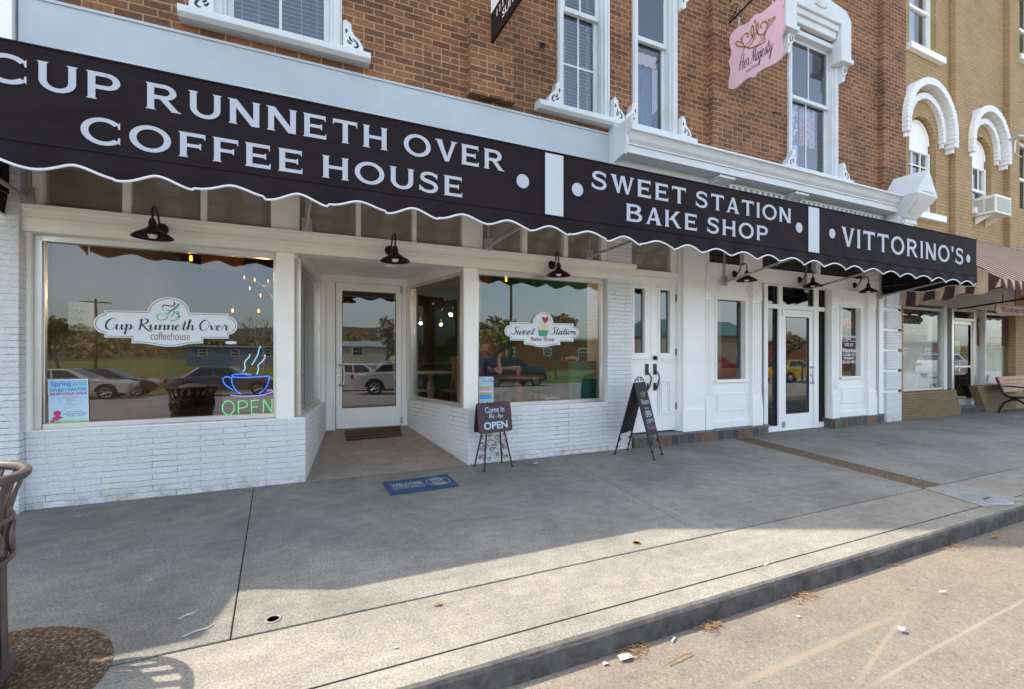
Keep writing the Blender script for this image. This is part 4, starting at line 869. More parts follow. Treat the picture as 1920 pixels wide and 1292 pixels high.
def valance(pts_fn, L, z0, name, parent, m, mp, per=.432, ph=0.0, hang=.0):
    n = int(L/.018); B = MB(True); P = MB(True); top = []; bot = []; pp = []
    for i in range(n+1):
        t = L*i/n; c_ = .5-.5*cos(2*pi*(t-ph)/per); kk = int((t-ph)/per+100.5); zb_ = z0 - .105 - (.058+.010*sin(kk*2.7))*(c_**.85) - .006*sin(t*1.3)
        x, y, nx, ny = pts_fn(t); bow = .02*sin(2*pi*(t-ph)/per)
        top.append(B.bm.verts.new((x,y,z0))); bot.append(B.bm.verts.new((x+nx*(.012+bow), y+ny*(.012+bow), zb_))); pp.append((x+nx*(.013+bow), y+ny*(.013+bow), zb_))
    mids = [B.bm.verts.new((.5*(a.co.x+b.co.x)+0, .5*(a.co.y+b.co.y)-.006, .5*(a.co.z+b.co.z))) for a, b in zip(top, bot)]
    for A_, B_ in ((top, mids), (mids, bot)):
        for i in range(n): B.bm.faces.new((A_[i], A_[i+1], B_[i+1], B_[i]))
    o = B.build(name, m, parent); P.tube(pp, .0085, 6); P.build("piping", mp, o); return o
PIPE = M("white_piping", (.68,.70,.72), .5, var=0)
valance(lambda t: (AL+t, AY, 0, -1), AR-AL, 2.606, "valance", AW, CANVAS, PIPE, .430, -1.221-AL+.0)
valance(lambda t: (AL, AY+t, -1, 0), -AY-.02, 2.606, "valance", AW, CANVAS, PIPE, .70, .35)
valance(lambda t: (AR, AY+t, 1, 0), -AY-.02, 2.606, "valance", AW, CANVAS, PIPE, .70, .35)
for x in (AL, AR-.008):
    B = MB(); B.prism([(x,AY+.013,2.607),(x,-.02,2.607),(x,-.02,3.42),(x,AY+.013,3.205)], (.008,0,0)); B.build("end_panel", CANVAS, AW)
B = MB(); B.prism([(AL+.009,AY+.013,3.196),(AL+.009,-.022,3.41),(AL+.009,-.022,3.42),(AL+.009,AY+.013,3.205)], (AR-AL-.018,0,0)); B.build("top_cover", CANVAS, AW)
x = AL+.8  # white bars added along the top edge to stand for its sun glints
while x < 2.1: bx("glint_bar", STRIPW, AW, x, x+.46, AY-.003, AY+.006, 3.214, 3.226); x += .9
LIN = M("added_bounce_grey", (.34,.32,.30), .8, var=.1); BSTRIP = M("added_bounce_white", (.82,.81,.78), .7, var=.03)  # pale sheets added out of view to bounce light under the awning
B = MB(); B.prism([(AL+.02,AY+.016,3.190),(AL+.02,-.03,3.402),(AL+.02,-.03,3.406),(AL+.02,AY+.016,3.194)], (AR-AL-.04,0,0)); B.build("added_top_sheet", LIN, AW)
bx("added_front_sheet", LIN, AW, AL+.02, AR-.02, AY+.0125, AY+.0135, 2.65, 3.15)
x = AL+.3  # white strips added to mirror as pale shapes in the transom panes
while x < AR-.3:
    bx("added_pale_strip", BSTRIP, AW, x, x+.20, AY+.0136, AY+.0146, 2.97, 3.15)
    B = MB(); B.prism([(x,AY+.06,3.190),(x,-.30,3.357),(x,-.30,3.360),(x,AY+.06,3.193)], (.20,0,0)); B.build("added_pale_strip", BSTRIP, AW); x += .42
FR = M("galvanised_frame", (.48,.48,.47), .4, .6, var=.1)
f = MB(); f.box(AL+.01,AR-.01,AY+.014,AY+.05,2.612,2.645); f.box(AL+.01,AR-.01,AY+.014,AY+.05,3.15,3.185); f.build("frame_rail", FR, AW)
for x in (-1.95, AX(575,.0), AX(912,0), AX(1100,0), AX(1352,0), AX(1505,0), AX(1645,0)):
    f = MB(); zlow = 2.60 if x < 5 else 2.42
    f.flat([(x,-.06,zlow),(x,AY+.03,2.63)], .018, .03); f.box(x-.05,x+.05,-.075,-.056,zlow-.05,zlow+.09); f.box(x-.012,x+.012,-.07,-.045,zlow+.02,3.3); f.build("strut", FR, AW, .002)
LW = (AL, AY)
copper_obj("lettering", "CUP RUNNETH OVER", LETTER, AW, -1.645, 1.765, 2.942, 3.118, AY)
copper_obj("lettering", "COFFEE HOUSE", LETTER, AW, -1.19, 1.374, 2.655, 2.825, AY)
copper_obj("lettering", "SWEET STATION", LETTER, AW, 2.69, 5.66, 2.932, 3.110, AY)
copper_obj("lettering", "BAKE SHOP", LETTER, AW, 3.11, 5.24, 2.665, 2.843, AY)
copper_obj("lettering", "VITTORINO'S", LETTER, AW, 6.67, 9.88, 2.757, 3.012, AY)
for x, z in ((1.946,2.885),(2.534,2.895),(5.81,2.898),(6.476,2.896),(10.03,2.87)):
    B = MB(); B.poly([(x+.064*cos(2*pi*i/28), AY-.0035, z+.064*sin(2*pi*i/28)) for i in range(28)]); B.build("round_dot", LETTER, AW, normals=False)

# ================================================================ WALL LAMPS
def lamp(x, z, drop, reach, dia, label, plate_y=-.055):
    t = thing("gooseneck_lamp", label, "wall lamp", (x, plate_y, z), "barn lamps along the shopfronts"); y = plate_y
    p = MB(True); p.lathe([(.001,-.03),(.035,-.028),(.05,-.012),(.055,0)], (x,y,z), 20, 'Y'); p.build("wall_plate", BRONZE, t)
    ys_ = y - reach; zt = z - drop
    a = MB(True); a.tube(cr([(x,y-.02,z),(x,y-.06,z+.0),(x,y-.10,z+.05),(x,y-reach*.55,z+.12),(x,y-reach*.85,z+.13),(x,ys_,z+.09),(x,ys_,zt+.12)], 6), .0085, 8); a.build("arm", BRONZE, t)
    r = dia/2; s = MB(True); s.lathe([(.014,zt+.125),(.022,zt+.12),(.022,zt+.10),(.03,zt+.098),(.03,zt+.055),(.036,zt+.05),(.05,zt+.035),(r*.55,zt+.015),(r*.85,zt-.012),(r,zt-.032),(r*1.01,zt-.038),(r*.985,zt-.036),(r*.83,zt-.014),(r*.5,zt+.008),(.04,zt+.028),(.001,zt+.03)], (x,ys_,0), 32); s.build("shade", BRONZE, t)
    b = MB(True); b.lathe([(.001,zt-.045),(.026,zt-.04),(.036,zt-.018),(.028,zt+.012),(.014,zt+.03)], (x,ys_,0), 16); b.build("bulb", FROST, t)
    return t
def lamp_px(pp, sp, dia_px, label, Y=-.055):
    x, z = at(*pp, Y)
    # distance off the wall at which this x falls on the shade's pixel
    u = (sp[0]-960)/FP; tt = (u*CC+SS)/(CC-u*SS); y = x/tt - CAMD
    return x, z, y, AZ(sp[0], sp[1], y)
for pp, sp, label in (((303,430),(286,444),"bronze barn lamp over the big coffee house logo window"), ((731,470),(741,489),"bronze barn lamp over the recessed glass entry door"), ((1035,497),(1047,516),"bronze barn lamp over the cupcake logo window")):
    x, z, y, zs = lamp_px(pp, sp, 0, label); rch = min(.42, max(.16, -.055-y)); print("lamp", round(x,2), round(z,2), "reach", round(-.055-y,2), "drop", round(z-zs,2)); lamp(x, z, z-zs-.03, rch, .30 if pp[0] < 400 else .30, label)
for pp, sp, label in (((1377,514),(1400,526),"black barn lamp nearest the double doors, right of the slate plinth sign"), ((1499,525),(1524,537),"black barn lamp above the yellow reflection glass door"), ((1602,535),(1628,547),"black barn lamp at the right end, over the window with opening hours")):
    x, z, y, zs = lamp_px(pp, sp, 0, label, -.03); rch = min(.42, max(.16, -.03-y)); print("lamp", round(x,2), round(z,2), "reach", round(-.03-y,2), "drop", round(z-zs,2)); lamp(x, z, z-zs-.03, rch, .30, label, -.03)
# ================================================================ TAN BUILDING NEXT DOOR
TB = thing("tan_building", "tan painted brick building with white arched window hoods and a doctor's office below", "building", (15, .5, 0))
def tpart(name, m, *a, bevel=.003, parent=None): return bx(name, m, parent or TB, *a, bevel=bevel)
TX0 = 11.042
tw = [(11.42,12.31,4.16,5.75), (13.93,14.78,4.62,5.80)]
def arch_pts(x0, x1, zs, r=None, n=20):
    c_ = (x0+x1)/2; r = (x1-x0)/2; return [(c_+r*cos(pi*i/n), zs+r*sin(pi*i/n)) for i in range(n+1)]
up1 = (11.36,12.36,7.56,9.6); up3 = (16.16,17.1,8.6,10.4); low3 = (16.2,17.1,4.9,6.6)
def pierced_arch(name, m, x0, x1, z0, z1, rects, arches, y0, y1, parent):
    ops = rects + [(a[0], a[1], a[2], a[3]+(a[1]-a[0])/2) for a in arches]
    o = pierced(name, m, x0, x1, z0, z1, ops, y0, y1, parent)
    B = MB()
    for a in arches:
        xa, xb, za, zs = a; r = (xb-xa)/2; c_ = (xa+xb)/2; A = arch_pts(xa, xb, zs); n = len(A)
        h = n//2
        for i in range(h): B.poly([(A[i][0],y0,A[i][1]),(xb,y0,zs+r),(A[i+1][0],y0,A[i+1][1])])
        for i in range(h, n-1): B.poly([(A[i][0],y0,A[i][1]),(xa,y0,zs+r),(A[i+1][0],y0,A[i+1][1])])
        for i in range(n-1): B.poly([(A[i][0],y0-.0,A[i][1]),(A[i+1][0],y0,A[i+1][1]),(A[i+1][0],y1,A[i+1][1]),(A[i][0],y1,A[i][1])])
    B.build("arch_spandrel", m, o); return o
pierced_arch("brick_wall", TBRICK, TX0, 24, 3.25, 13, [up1, up3, low3], [(11.36,12.36,4.22,5.72),(13.90,14.80,4.6,5.82)], 0, .3, TB)
rb = MB(); rb.box(TX0+.02, 24, .31, 14, 12.7, 13); rb.box(TX0+.02, 24, 13.7, 14, -.3, 12.69); rb.box(23.7,24,.31,13.69,-.3,12.69); rb.build("rear_block", DBRICK, TB)
for a, b in ((12.92,13.62),(15.42,15.90),(18.0,18.6)): tpart("pilaster", TBRICK, a, b, -.11, -.001, 3.6, 13, bevel=.006)
CURT = M("pale_grey_curtain", (.78,.80,.78), .9, var=.08, scale=3)
def tan_window(x0, x1, z0, z1, y, mx=0, mz=None, arch_top=None, curtain=False, glassm=None):
    B = MB(); f = .06
    B.box(x0,x0+f,y-.03,y+.08,z0,z1); B.box(x1-f,x1,y-.03,y+.08,z0,z1); B.box(x0+f,x1-f,y-.03,y+.08,z0,z0+f)
    zr = z0+(z1-z0)*.47; B.box(x0+f,x1-f,y-.015,y+.05,zr-.03,zr+.03)
    if arch_top is None: B.box(x0+f,x1-f,y-.03,y+.08,z1-f,z1)
    else: B.box(x0+f,x1-f,y-.02,y+.06,z1-.03,z1+.02)
    for k in range(mx):
        xx = x0+(x1-x0)*(k+1)/(mx+1); B.box(xx-.012,xx+.012,y-.008,y+.02,zr+.03,z1-.03); 
        if mz is not None and k == 0: B.box(xx-.012,xx+.012,y-.008,y+.02,z0+f,zr-.03)
    if mz: B.box(x0+f,x1-f,y-.006,y+.018,mz-.012,mz+.012)
    w_ = B.build("window", WHITE, TB, .003)
    p = MB(); p.poly([(x0+.03,y+.03,z0+.03),(x1-.03,y+.03,z0+.03),(x1-.03,y+.03,z1),(x0+.03,y+.03,z1)]); p.build("pane", glassm or GLASSB, w_)
    if arch_top:
        p = MB(); A = arch_pts(x0+.01, x1-.01, arch_top); pts = [(x0+.01,y,z1+.02)] ; pts = [(x,y,z) for x, z in A] + [(x0+.01,y,z1+.021),(x1-.01,y,z1+.021)]; p.prism(pts, (0,.05,0)); p.build("arch_board", WHITE, w_)
        q = MB(); q.tube([(x,y-.01,z) for x, z in arch_pts(x0+.03, x1-.03, arch_top)], .022, 6); q.build("arch_trim", WHITE, w_)
    if curtain:
        c = MB(True); fold_sheet(c, x0+.05, x0+(x1-x0)*.95, z0, z1, y+.25, .03, 7); c.build("window_curtain", CURT, w_)
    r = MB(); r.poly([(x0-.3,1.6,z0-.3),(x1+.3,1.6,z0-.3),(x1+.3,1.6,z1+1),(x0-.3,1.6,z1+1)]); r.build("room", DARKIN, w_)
    return w_
tan_window(*up1, .12, curtain=True, mx=0); tan_window(11.38, 12.34, 4.22, 5.55, .12, 2, 5.25, 5.72); tan_window(13.92, 14.78, 4.62, 5.62, .12, 2, None, 5.82)
tan_window(*up3, .12); tan_window(*low3, .12)
for x0, x1, z in ((11.25,12.56,7.56),(11.28,12.58,4.22),(13.80,14.92,4.58),(16.05,17.2,8.6)): tpart("window_sill", WHITE, x0, x1, -.10, .13, z-.13, z-.001, bevel=.006)
# twin arched hoods of painted brick
HOODB = brickmat("white_hood_brick", (.78,.79,.79), (.74,.75,.76), (.62,.63,.63), .10, .075, .005, rough=.6, face=.4, stain=.04, bstr=.25)
def hood_arch(xc, zs, ro, ri, y, tail, name):
    B = MB(); n = 26; ang = [pi*i/n for i in range(n+1)]
    pr = [(ro*cos(a), ro*sin(a)) for a in ang]; pi_ = [(ri*cos(a), ri*sin(a)) for a in ang]
    for i in range(n):
        g = .006
        B.hexa([(xc+pi_[i][0],0,zs+pi_[i][1]),(xc+pr[i][0],0,zs+pr[i][1]),(xc+pr[i][0],y-.003*(i%2),zs+pr[i][1]),(xc+pi_[i][0],y-.003*(i%2),zs+pi_[i][1])],
               [(xc+pi_[i+1][0],0,zs+pi_[i+1][1]),(xc+pr[i+1][0],0,zs+pr[i+1][1]),(xc+pr[i+1][0],y-.003*(i%2),zs+pr[i+1][1]),(xc+pi_[i+1][0],y-.003*(i%2),zs+pi_[i+1][1])])
    for s in (-1, 1):
        a, b = xc+s*ri, xc+s*ro; k = 0; z = zs
        while z > zs-tail+.01: B.box(a, b, y-.003*(k%2), -.001, z-.085, z-.004); z -= .089; k += 1
        B.box(a+(b-a)*.2, b-(b-a)*.25, y*.7, -.001, z-.09, z-.002)
    return B.build(name, HOODB, TB, .004)
hood_arch(11.86, 5.93, .97, .83, -.20, .20, "arch_hood"); hood_arch(11.86, 5.93, .72, .60, -.09, .16, "arch_hood")
hood_arch(14.35, 5.99, .90, .76, -.20, .20, "arch_hood"); hood_arch(14.35, 5.99, .66, .54, -.09, .16, "arch_hood")
# ground floor
TBRICKD = brickmat("dark_tan_brick", (.29,.20,.105), (.24,.165,.088), (.15,.10,.055), .215, .055, .005, rough=.7, face=.8, stain=.2, bstr=.8)
GTRIM = M("pale_grey_trim", (.60,.60,.57), .5, var=.05)  # one even pale grey for the office columns
B = MB(); B.prism([(TX0,0,-.05),(13.46,0,-.05),(13.40,0,.12),(13.20,0,.555),(TX0,0,.555)], (0,.16,0)); B.build("bulkhead", TBRICKD, TB, .006)
B = MB(); B.prism([(14.60,0,-.05),(16.02,0,-.05),(16.02,0,.60),(14.12,0,.60),(14.30,0,.36)], (0,.16,0)); B.build("bulkhead", TBRICKD, TB, .006)
tpart("entry_step", CONC2, 13.47, 14.59, .02, .6, -.05, .135)
tpart("brick_pier", TBRICK, TX0, 11.13, -.005, .3, .556, 2.6, bevel=0); tpart("brick_pier", TBRICK, 16.03, 24, .0, .3, -.05, 3.25, bevel=0)
tpart("lintel_board", M("pink_grey_board", (.50,.43,.41), .6, var=.06), TX0+.01, 16.03, .02, .3, 2.35, 3.249)
def office_window(x0, x1, z0, z1, y):
    B = MB(); f = .05
    B.box(x0,x0+f,y-.03,y+.06,z0,z1); B.box(x1-f,x1,y-.03,y+.06,z0,z1); B.box(x0+f,x1-f,y-.03,y+.06,z0,z0+.04); B.box(x0+f,x1-f,y-.03,y+.06,z1-f,z1)
    w_ = B.build("office_window", SILV, TB, .003); p = MB(); p.poly([(x0+.03,y+.01,z0+.02),(x1-.03,y+.01,z0+.02),(x1-.03,y+.01,z1-.02),(x0+.03,y+.01,z1-.02)]); p.build("pane", GLASS, w_)
    c = MB(True); fold_sheet(c, x0+.03, x0+(x1-x0)*.9, z0-.0, z1-.10, y+.11, .018, 14); c.build("vertical_blind", CURT, w_); return w_
office_window(11.13, AX(1767,.12), .56, 2.30, .12); office_window(AX(1842,.12), AX(1901,.12), .605, 2.30, .12)
ody = .20; oX = lambda p_: AX(p_, ody)
tpart("office_column", GTRIM, AX(1767,.10)+.002, AX(1773,.10), .07, .3, .13, 2.35)
g = MB(); g.poly([(oX(1773),ody+.03,.56),(oX(1782),ody+.03,.56),(oX(1782),ody+.03,2.3),(oX(1773),ody+.03,2.3)]); g.build("side_light", GLASS, TB)
BBs = BB; BB = TB
od = glass_door(oX(1786), oX(1823), .15, 2.08, ody, .085, .16, .09, oX(1786)+.06, 1.05, SILV, False)
BB = BBs
B = MB(); B.box(oX(1782),oX(1786)-.003,ody-.03,ody+.1,.13,2.35); B.box(oX(1823)+.003,oX(1831),ody-.03,ody+.1,.13,2.35); B.box(oX(1786),oX(1823),ody-.03,ody+.1,2.085,2.14); B.box(oX(1786),oX(1823),ody-.03,ody+.1,2.30,2.35); B.build("door_frame", SILV, TB, .003)
g = MB(); g.poly([(oX(1786),ody+.02,2.14),(oX(1823),ody+.02,2.14),(oX(1823),ody+.02,2.30),(oX(1786),ody+.02,2.30)]); g.build("door_transom", GLASS, TB)
g = MB(); g.poly([(oX(1831),ody+.03,.6),(oX(1836),ody+.03,.6),(oX(1836),ody+.03,2.35),(oX(1831),ody+.03,2.35)]); g.build("side_light", GLASS, TB); tpart("office_column", GTRIM, oX(1836), AX(1842,.12)-.002, .07, .3, .13, 2.35)
tpart("mid_rail", SILV, oX(1786)+.08, oX(1823)-.08, ody-.008, ody+.05, 1.02, 1.06)
B = MB(); B.poly([(11.1,4,0),(16,4,0),(16,4,3),(11.1,4,3)]); B.poly([(11.1,.35,.14),(16,.35,.14),(16,4,.14),(11.1,4,.14)]); B.build("inner_wall", M("maroon_inner_wall", (.10,.045,.045), .9, var=.2), TB)
# signs inside the office windows
MAR = M("maroon_sign_board", (.13,.055,.045), .6, var=.15); GILT = M("pale_gilt_letter", (.62,.56,.46), .5, var=.05)
sg = thing("office_sign", "maroon Urgent Care walk-ins board inside the left office window", "sign", (11.8, .2, 1.8))
bx("board", MAR, sg, 11.14, 12.42, .17, .19, 1.62, 2.22); bx("board_rim", OAK, sg, 11.14, 12.45, .168, .169, 2.20, 2.23)
text_obj("lettering", "Urgent Care", GILT, sg, (10.98+.19,.166,1.93), (1,0,0), (0,0,1), 1.22, .17, .004); text_obj("lettering", "WALK-INS WELCOME", GILT, sg, (11.17,.166,1.74), (1,0,0), (0,0,1), 1.20, .10, .002)
sg = thing("office_sign", "maroon doctor's name board inside the right office window behind the bench", "sign", (15.2, .4, 1.8))
bx("board", MAR, sg, 14.55, 16.0, .17, .19, 1.52, 2.16); bx("board_rim", OAK, sg, 14.55, 16.0, .168, .1695, 2.12, 2.15)
for z, t, h, x0, wd in ((1.93,"Robert Polk, MD",.13,14.62,1.28),(1.75,"MEDICINE AND",.09,14.74,1.08),(1.59,"CARDIOLOGY",.09,14.80,.98)): text_obj("lettering", t, GILT, sg, (x0,.166,z), (1,0,0), (0,0,1), wd, h, .003)
nb = bx("door_notice", M("cream_notice_paper", (.62,.56,.40), .8, var=.05), None, oX(1788.5), oX(1803), ody+.026, ody+.03, 1.30, 1.62); tag(nb, "cream paper notice on the office door glass", "notice")
# window air conditioner
acx0, acx1, acz0, acz1 = 13.90, 14.62, 4.40, 4.80
ac = thing("window_air_conditioner", "cream window air conditioner jutting from the tan wall's arched window", "air conditioner", (14.26, -.2, 4.6))
ACM = M("cream_enamel", (.68,.68,.60), .45, var=.05); GRL = M("grey_grille", (.30,.31,.29), .5, .3, var=.1)
bx("casing", ACM, ac, acx0, acx1, -.40, .10, acz0, acz1, bevel=.012)
B = MB()
for k in range(11): B.box(acx0+.05, acx1-.05, -.406, -.401, acz0+.05+k*.028, acz0+.062+k*.028)
B.build("front_grille", GRL, ac)
for y in (-.37, -.19):
    B = MB()
    for k in range(10): B.box(acx0-.006, acx0-.001, y, y+.15, acz0+.06+k*.029, acz0+.073+k*.029)
    B.build("side_louvre", GRL, ac)
for x in (acx0+.1, acx1-.14):
    B = MB(); B.prism([(x,-.01,acz0-.002),(x,-.28,acz0-.002),(x,-.28,acz0-.02),(x,-.01,acz0-.17)], (.02,0,0)); B.build("support_bracket", WHITE, ac, .002)
# wires on the tan wall
B = MB(True); x, z = at(1835,199); x2, z2 = at(1908,195); B.tube([(x,-.02,z),(x+.6,-.05,z+.02),(x2,-.12,z2)], .006, 5); tag(B.build("wall_wire", BRONZE), "dark tie wire strung along the tan wall above the second arch", "wire")
B = MB(True); x, z = at(1903,257,-.3); B.tube([(x,-.0,z-.05),(x,-.35,z),(x+1.0,-.6,z+.1)], .03, 8); B.tube(cr([(x+.05,-.3,z-.02),(x,-.3,z-.35),(x+.3,-.3,z-.4)], 5), .014, 6); tag(B.build("conduit_pipe", STEEL), "grey conduit pipe at the far right edge of the tan wall", "pipe")

# ================================================================ STRIPED AWNING
def stripemat(name, per, ph=0):
    m, n, l, p = newmat(name); g = N(n, "ShaderNodeNewGeometry"); sp = N(n, "ShaderNodeSeparateXYZ"); l.new(g.outputs["Position"], sp.inputs[0])
    ad = N(n, "ShaderNodeMath", operation='ADD'); l.new(sp.outputs[0], ad.inputs[0]); l.new(sp.outputs[1], ad.inputs[1])
    dv = N(n, "ShaderNodeMath", operation='MULTIPLY_ADD'); l.new(ad.outputs[0], dv.inputs[0]); dv.inputs[1].default_value = 1/per; dv.inputs[2].default_value = ph
    fr = N(n, "ShaderNodeMath", operation='FRACT'); l.new(dv.outputs[0], fr.inputs[0])
    r = ramp(n, l, fr.outputs[0], [(0,(.50,.355,.23)),(.45,(.16,.04,.03)),(.51,(.050,.027,.025)),(.92,(.16,.04,.03)),(.97,(.50,.355,.23))]); r.color_ramp.interpolation = 'CONSTANT'
    nz = noise(n, l, 4, 4, .6, g.outputs["Position"]); r2 = ramp(n, l, nz.outputs["Fac"], [(.3,.85),(.7,1.08)]); c = mix(n, l, 1, r.outputs[0], r2.outputs[0], 'MULTIPLY')
    l.new(c, p.inputs["Base Color"]); p.inputs["Roughness"].default_value = .85; return m
STR = stripemat("brown_cream_stripe", .28); STR2 = stripemat("brown_cream_stripe_side", .30)
SA = thing("striped_awning", "brown and cream striped awning on the tan building", "awning", (15, -.7, 2.8))
sx0, sx1, sy, szf, szw = 10.95, 24.0, -1.52, 2.60, 3.90
B = MB(); B.prism([(sx0,-.01,szw),(sx0,sy,szf),(sx0,sy+.02,szf-.01),(sx0,-.01,szw-.02)], (sx1-sx0,0,0)); B.build("canopy", STR, SA)
B = MB(); B.prism([(sx0-.006,-.01,szw-.03),(sx0-.006,sy+.01,szf),(sx0-.006,-.01,szf-.18)], (.005,0,0)); B.build("end_panel", STR2, SA)
CREAMP = M("cream_binding", (.55,.42,.30), .8, var=0)
def valance2(fn, L, z0, drop, m, per):
    n = int(L/.03); B = MB(True); a = []; b = []
    for i in range(n+1):
        t = L*i/n; x, y, nx, ny = fn(t); c_ = .5-.5*cos(2*pi*t/per); w_ = .025*sin(2*pi*t/(per*.5))
        a.append(B.bm.verts.new((x,y,z0(t)))); b.append(B.bm.verts.new((x+nx*(.02+w_), y+ny*(.02+w_), z0(t)-drop-.07*c_)))
    for i in range(n): B.bm.faces.new((a[i],a[i+1],b[i+1],b[i]))
    return B.build("valance", m, SA)
valance2(lambda t: (sx0+t, sy, 0, -1), sx1-sx0, lambda t: szf, .17, STR, .56)
valance2(lambda t: (sx0-.007, sy+t, -1, 0), -sy-.02, lambda t: szf-.18*t/1.5, .14, STR2, .5)
f = MB(True); f.tube([(sx0+.1,-.02,2.32),(sx0+.1,sy+.05,2.47),(sx1,sy+.05,2.47)], .02, 6); f.tube([(13.2,-.02,2.30),(13.2,sy+.06,2.46)], .018, 6); f.build("frame", BRONZE, SA)
# hanging name board under the striped awning
HB = M("weathered_pink_board", (.36,.22,.17), .7, var=.15, scale=7)
hs_ = thing("hanging_name_board", "dusky pink name board hanging under the striped awning by the bench", "sign", (14.9, -1.0, 2.1))
hy = -1.0; hx0, hz1 = at(1866,568,hy); hz0 = AZ(1866,589,hy)
B = MB(); hx1 = hx0+2.4; hh = hz1-hz0; B.prism([(hx0+.1,hy,hz0),(hx1-.1,hy,hz0),(hx1-.1,hy,hz0+.04),(hx1,hy,hz0+.07),(hx1,hy,hz1-.07),(hx1-.1,hy,hz1-.04),(hx1-.1,hy,hz1),(hx0+.1,hy,hz1),(hx0+.1,hy,hz1-.04),(hx0+.02,hy,hz1-.07),(hx0+.05,hy,(hz0+hz1)/2),(hx0+.02,hy,hz0+.07),(hx0+.1,hy,hz0+.04)], (0,.03,0)); B.build("board", HB, hs_, .004)
for zz in (hz0+.012, hz1-.024): bx("rim", MAR, hs_, hx0+.14, hx1-.14, hy-.004, hy-.0005, zz, zz+.012)
text_obj("lettering", "Robert", M("dark_maroon_letter", (.05,.02,.02), .6), hs_, (hx0+.26,hy,hz0+hh*.24), (1,0,0), (0,0,1), .95, hh*.5, .028, .003)
for x in (hx0+.35, hx1-.35):
    B = MB(True); B.tube([(x,hy+.015,hz1),(x,hy+.015,2.48)], .008, 6); B.build("hanger", BRONZE, hs_)

# ================================================================ PINK HANGING SIGN
PXp = 6.14
def atx(px, py, Xp=PXp):
    u = (px-960)/FP; tt = (u*CC+SS)/(CC-u*SS); d = Xp/tt; zc = d/(CC-u*SS); return d-CAMD, CAMH+(HZ-py)*zc/FP
def C8(x, y): return atx(1340+x/6.46, y/6.46)
PINK = M("pale_pink_board", (.72,.47,.53), .55, var=.03); PINKE = M("pink_board_edge", (.50,.32,.34), .6, var=.05); GOLD = M("brown_gold_line", (.30,.17,.06), .5, var=.05); PLUM = M("dark_plum_letter", (.10,.05,.08), .6, var=0)
ps = thing("hanging_shop_sign", "pale pink scalloped Her Majesty boutique sign with a gold crown", "sign", (PXp, -.5, 5.9))
ol = cr([(160,1030),(168,1068),(205,1080),(260,1066),(330,1000),(400,948),(440,934),(474,936),(520,885),(600,830),(700,785),(770,740),(812,690),(828,620),(806,520),(806,440),(838,340),(815,260),(822,130),(846,0),(850,-60),(820,-75),(770,-30),(690,55),(620,115),(560,160),(492,176),(450,225),(400,275),(290,328),(215,395),(180,480),(186,560),(202,620),(190,690),(170,755),(190,830),(178,930)], 4, True)
B = MB(); B.prism([(PXp, *C8(*q)) for q in ol], (.028,0,0)); o = B.build("board", PINKE, ps)
B = MB(); B.poly([(PXp-.0015, *C8(*q)) for q in ol]); B.build("painted_face", PINK, ps)
def crown(strokes, w):
    B = MB(); k = 0
    for st in strokes:
        p = [C8(*q) for q in cr(st, 5)]; q2 = [(-a, b) for a, b in p]
        k += 1; place_polys(B, strip(q2, [w*(.5+.5*sin(pi*(i+.5)/len(q2))) for i in range(len(q2))]), (PXp-.003-.0002*k,0,0), (0,-1,0), (0,0,1))
    return B.build("crown_emblem", GOLD, ps, normals=False)
crown([[(335,675),(345,630),(360,560),(330,520),(270,505),(258,540),(300,562),(380,570),(430,585),(520,555),(590,520),(615,480),(600,470),(540,520),(470,610)],
       [(360,560),(330,480),(350,430),(400,405),(410,440),(385,450)], [(385,545),(440,480),(470,400),(470,330),(455,315),(440,380),(460,450),(500,470)],
       [(400,580),(470,490),(480,420)], [(610,470),(590,420),(540,420),(505,370),(510,300),(525,285),(530,340),(520,400),(490,440)],
       [(600,465),(625,380),(640,310),(630,270),(590,265),(560,300),(560,330),(580,335)], [(600,400),(660,320),(720,240),(728,210),(700,225),(650,300),(610,390),(560,470)],
       [(480,270),(488,255),(495,275),(487,295)], [(650,250),(658,238),(663,255),(655,268)], [(315,480),(322,465),(328,482),(320,495)], [(480,415),(486,405),(490,420)]], .024)
y0_, z0_ = C8(300,860); y1_, z1_ = C8(700,580)
script_obj("lettering", "Her Majesty", PLUM, ps, (PXp-.003, y0_, z0_), (0, y1_-y0_, 0), (0,0,1), abs(y1_-y0_)*1.0, .21, .12, .05)
ya, za = C8(384,888); yb, zb2 = C8(548,800)
text_obj("lettering", "BOUTIQUE", PLUM, ps, (PXp-.003, ya, za), (0,-1,0), (0,0,1), abs(yb-ya), .045, .0, .001)
br = MB(True); zb_ = C8(160,290)[1]
br.box(PXp+.0, PXp+.05, -.02, -.001, zb_-.12, zb_+.30); br.tube(cr([(PXp+.02,-.02,zb_),(PXp+.02,-.4,zb_+.08),(PXp+.02,-.8,zb_+.18),(PXp+.02,-1.3,zb_+.30)], 4), .014, 8)
br.tube(cr([(PXp+.02,-.02,zb_+.2),(PXp+.02,-.06,zb_+.30),(PXp+.02,-.2,zb_+.36),(PXp+.02,-.5,zb_+.42)], 5), .009, 7); br.tube(cr([(PXp+.02,-.03,zb_+.04),(PXp+.02,-.20,zb_+.10),(PXp+.02,-.24,zb_+.20),(PXp+.02,-.17,zb_+.24),(PXp+.02,-.13,zb_+.19),(PXp+.02,-.17,zb_+.16)], 5), .008, 7); br.build("bracket", BLACK, ps)
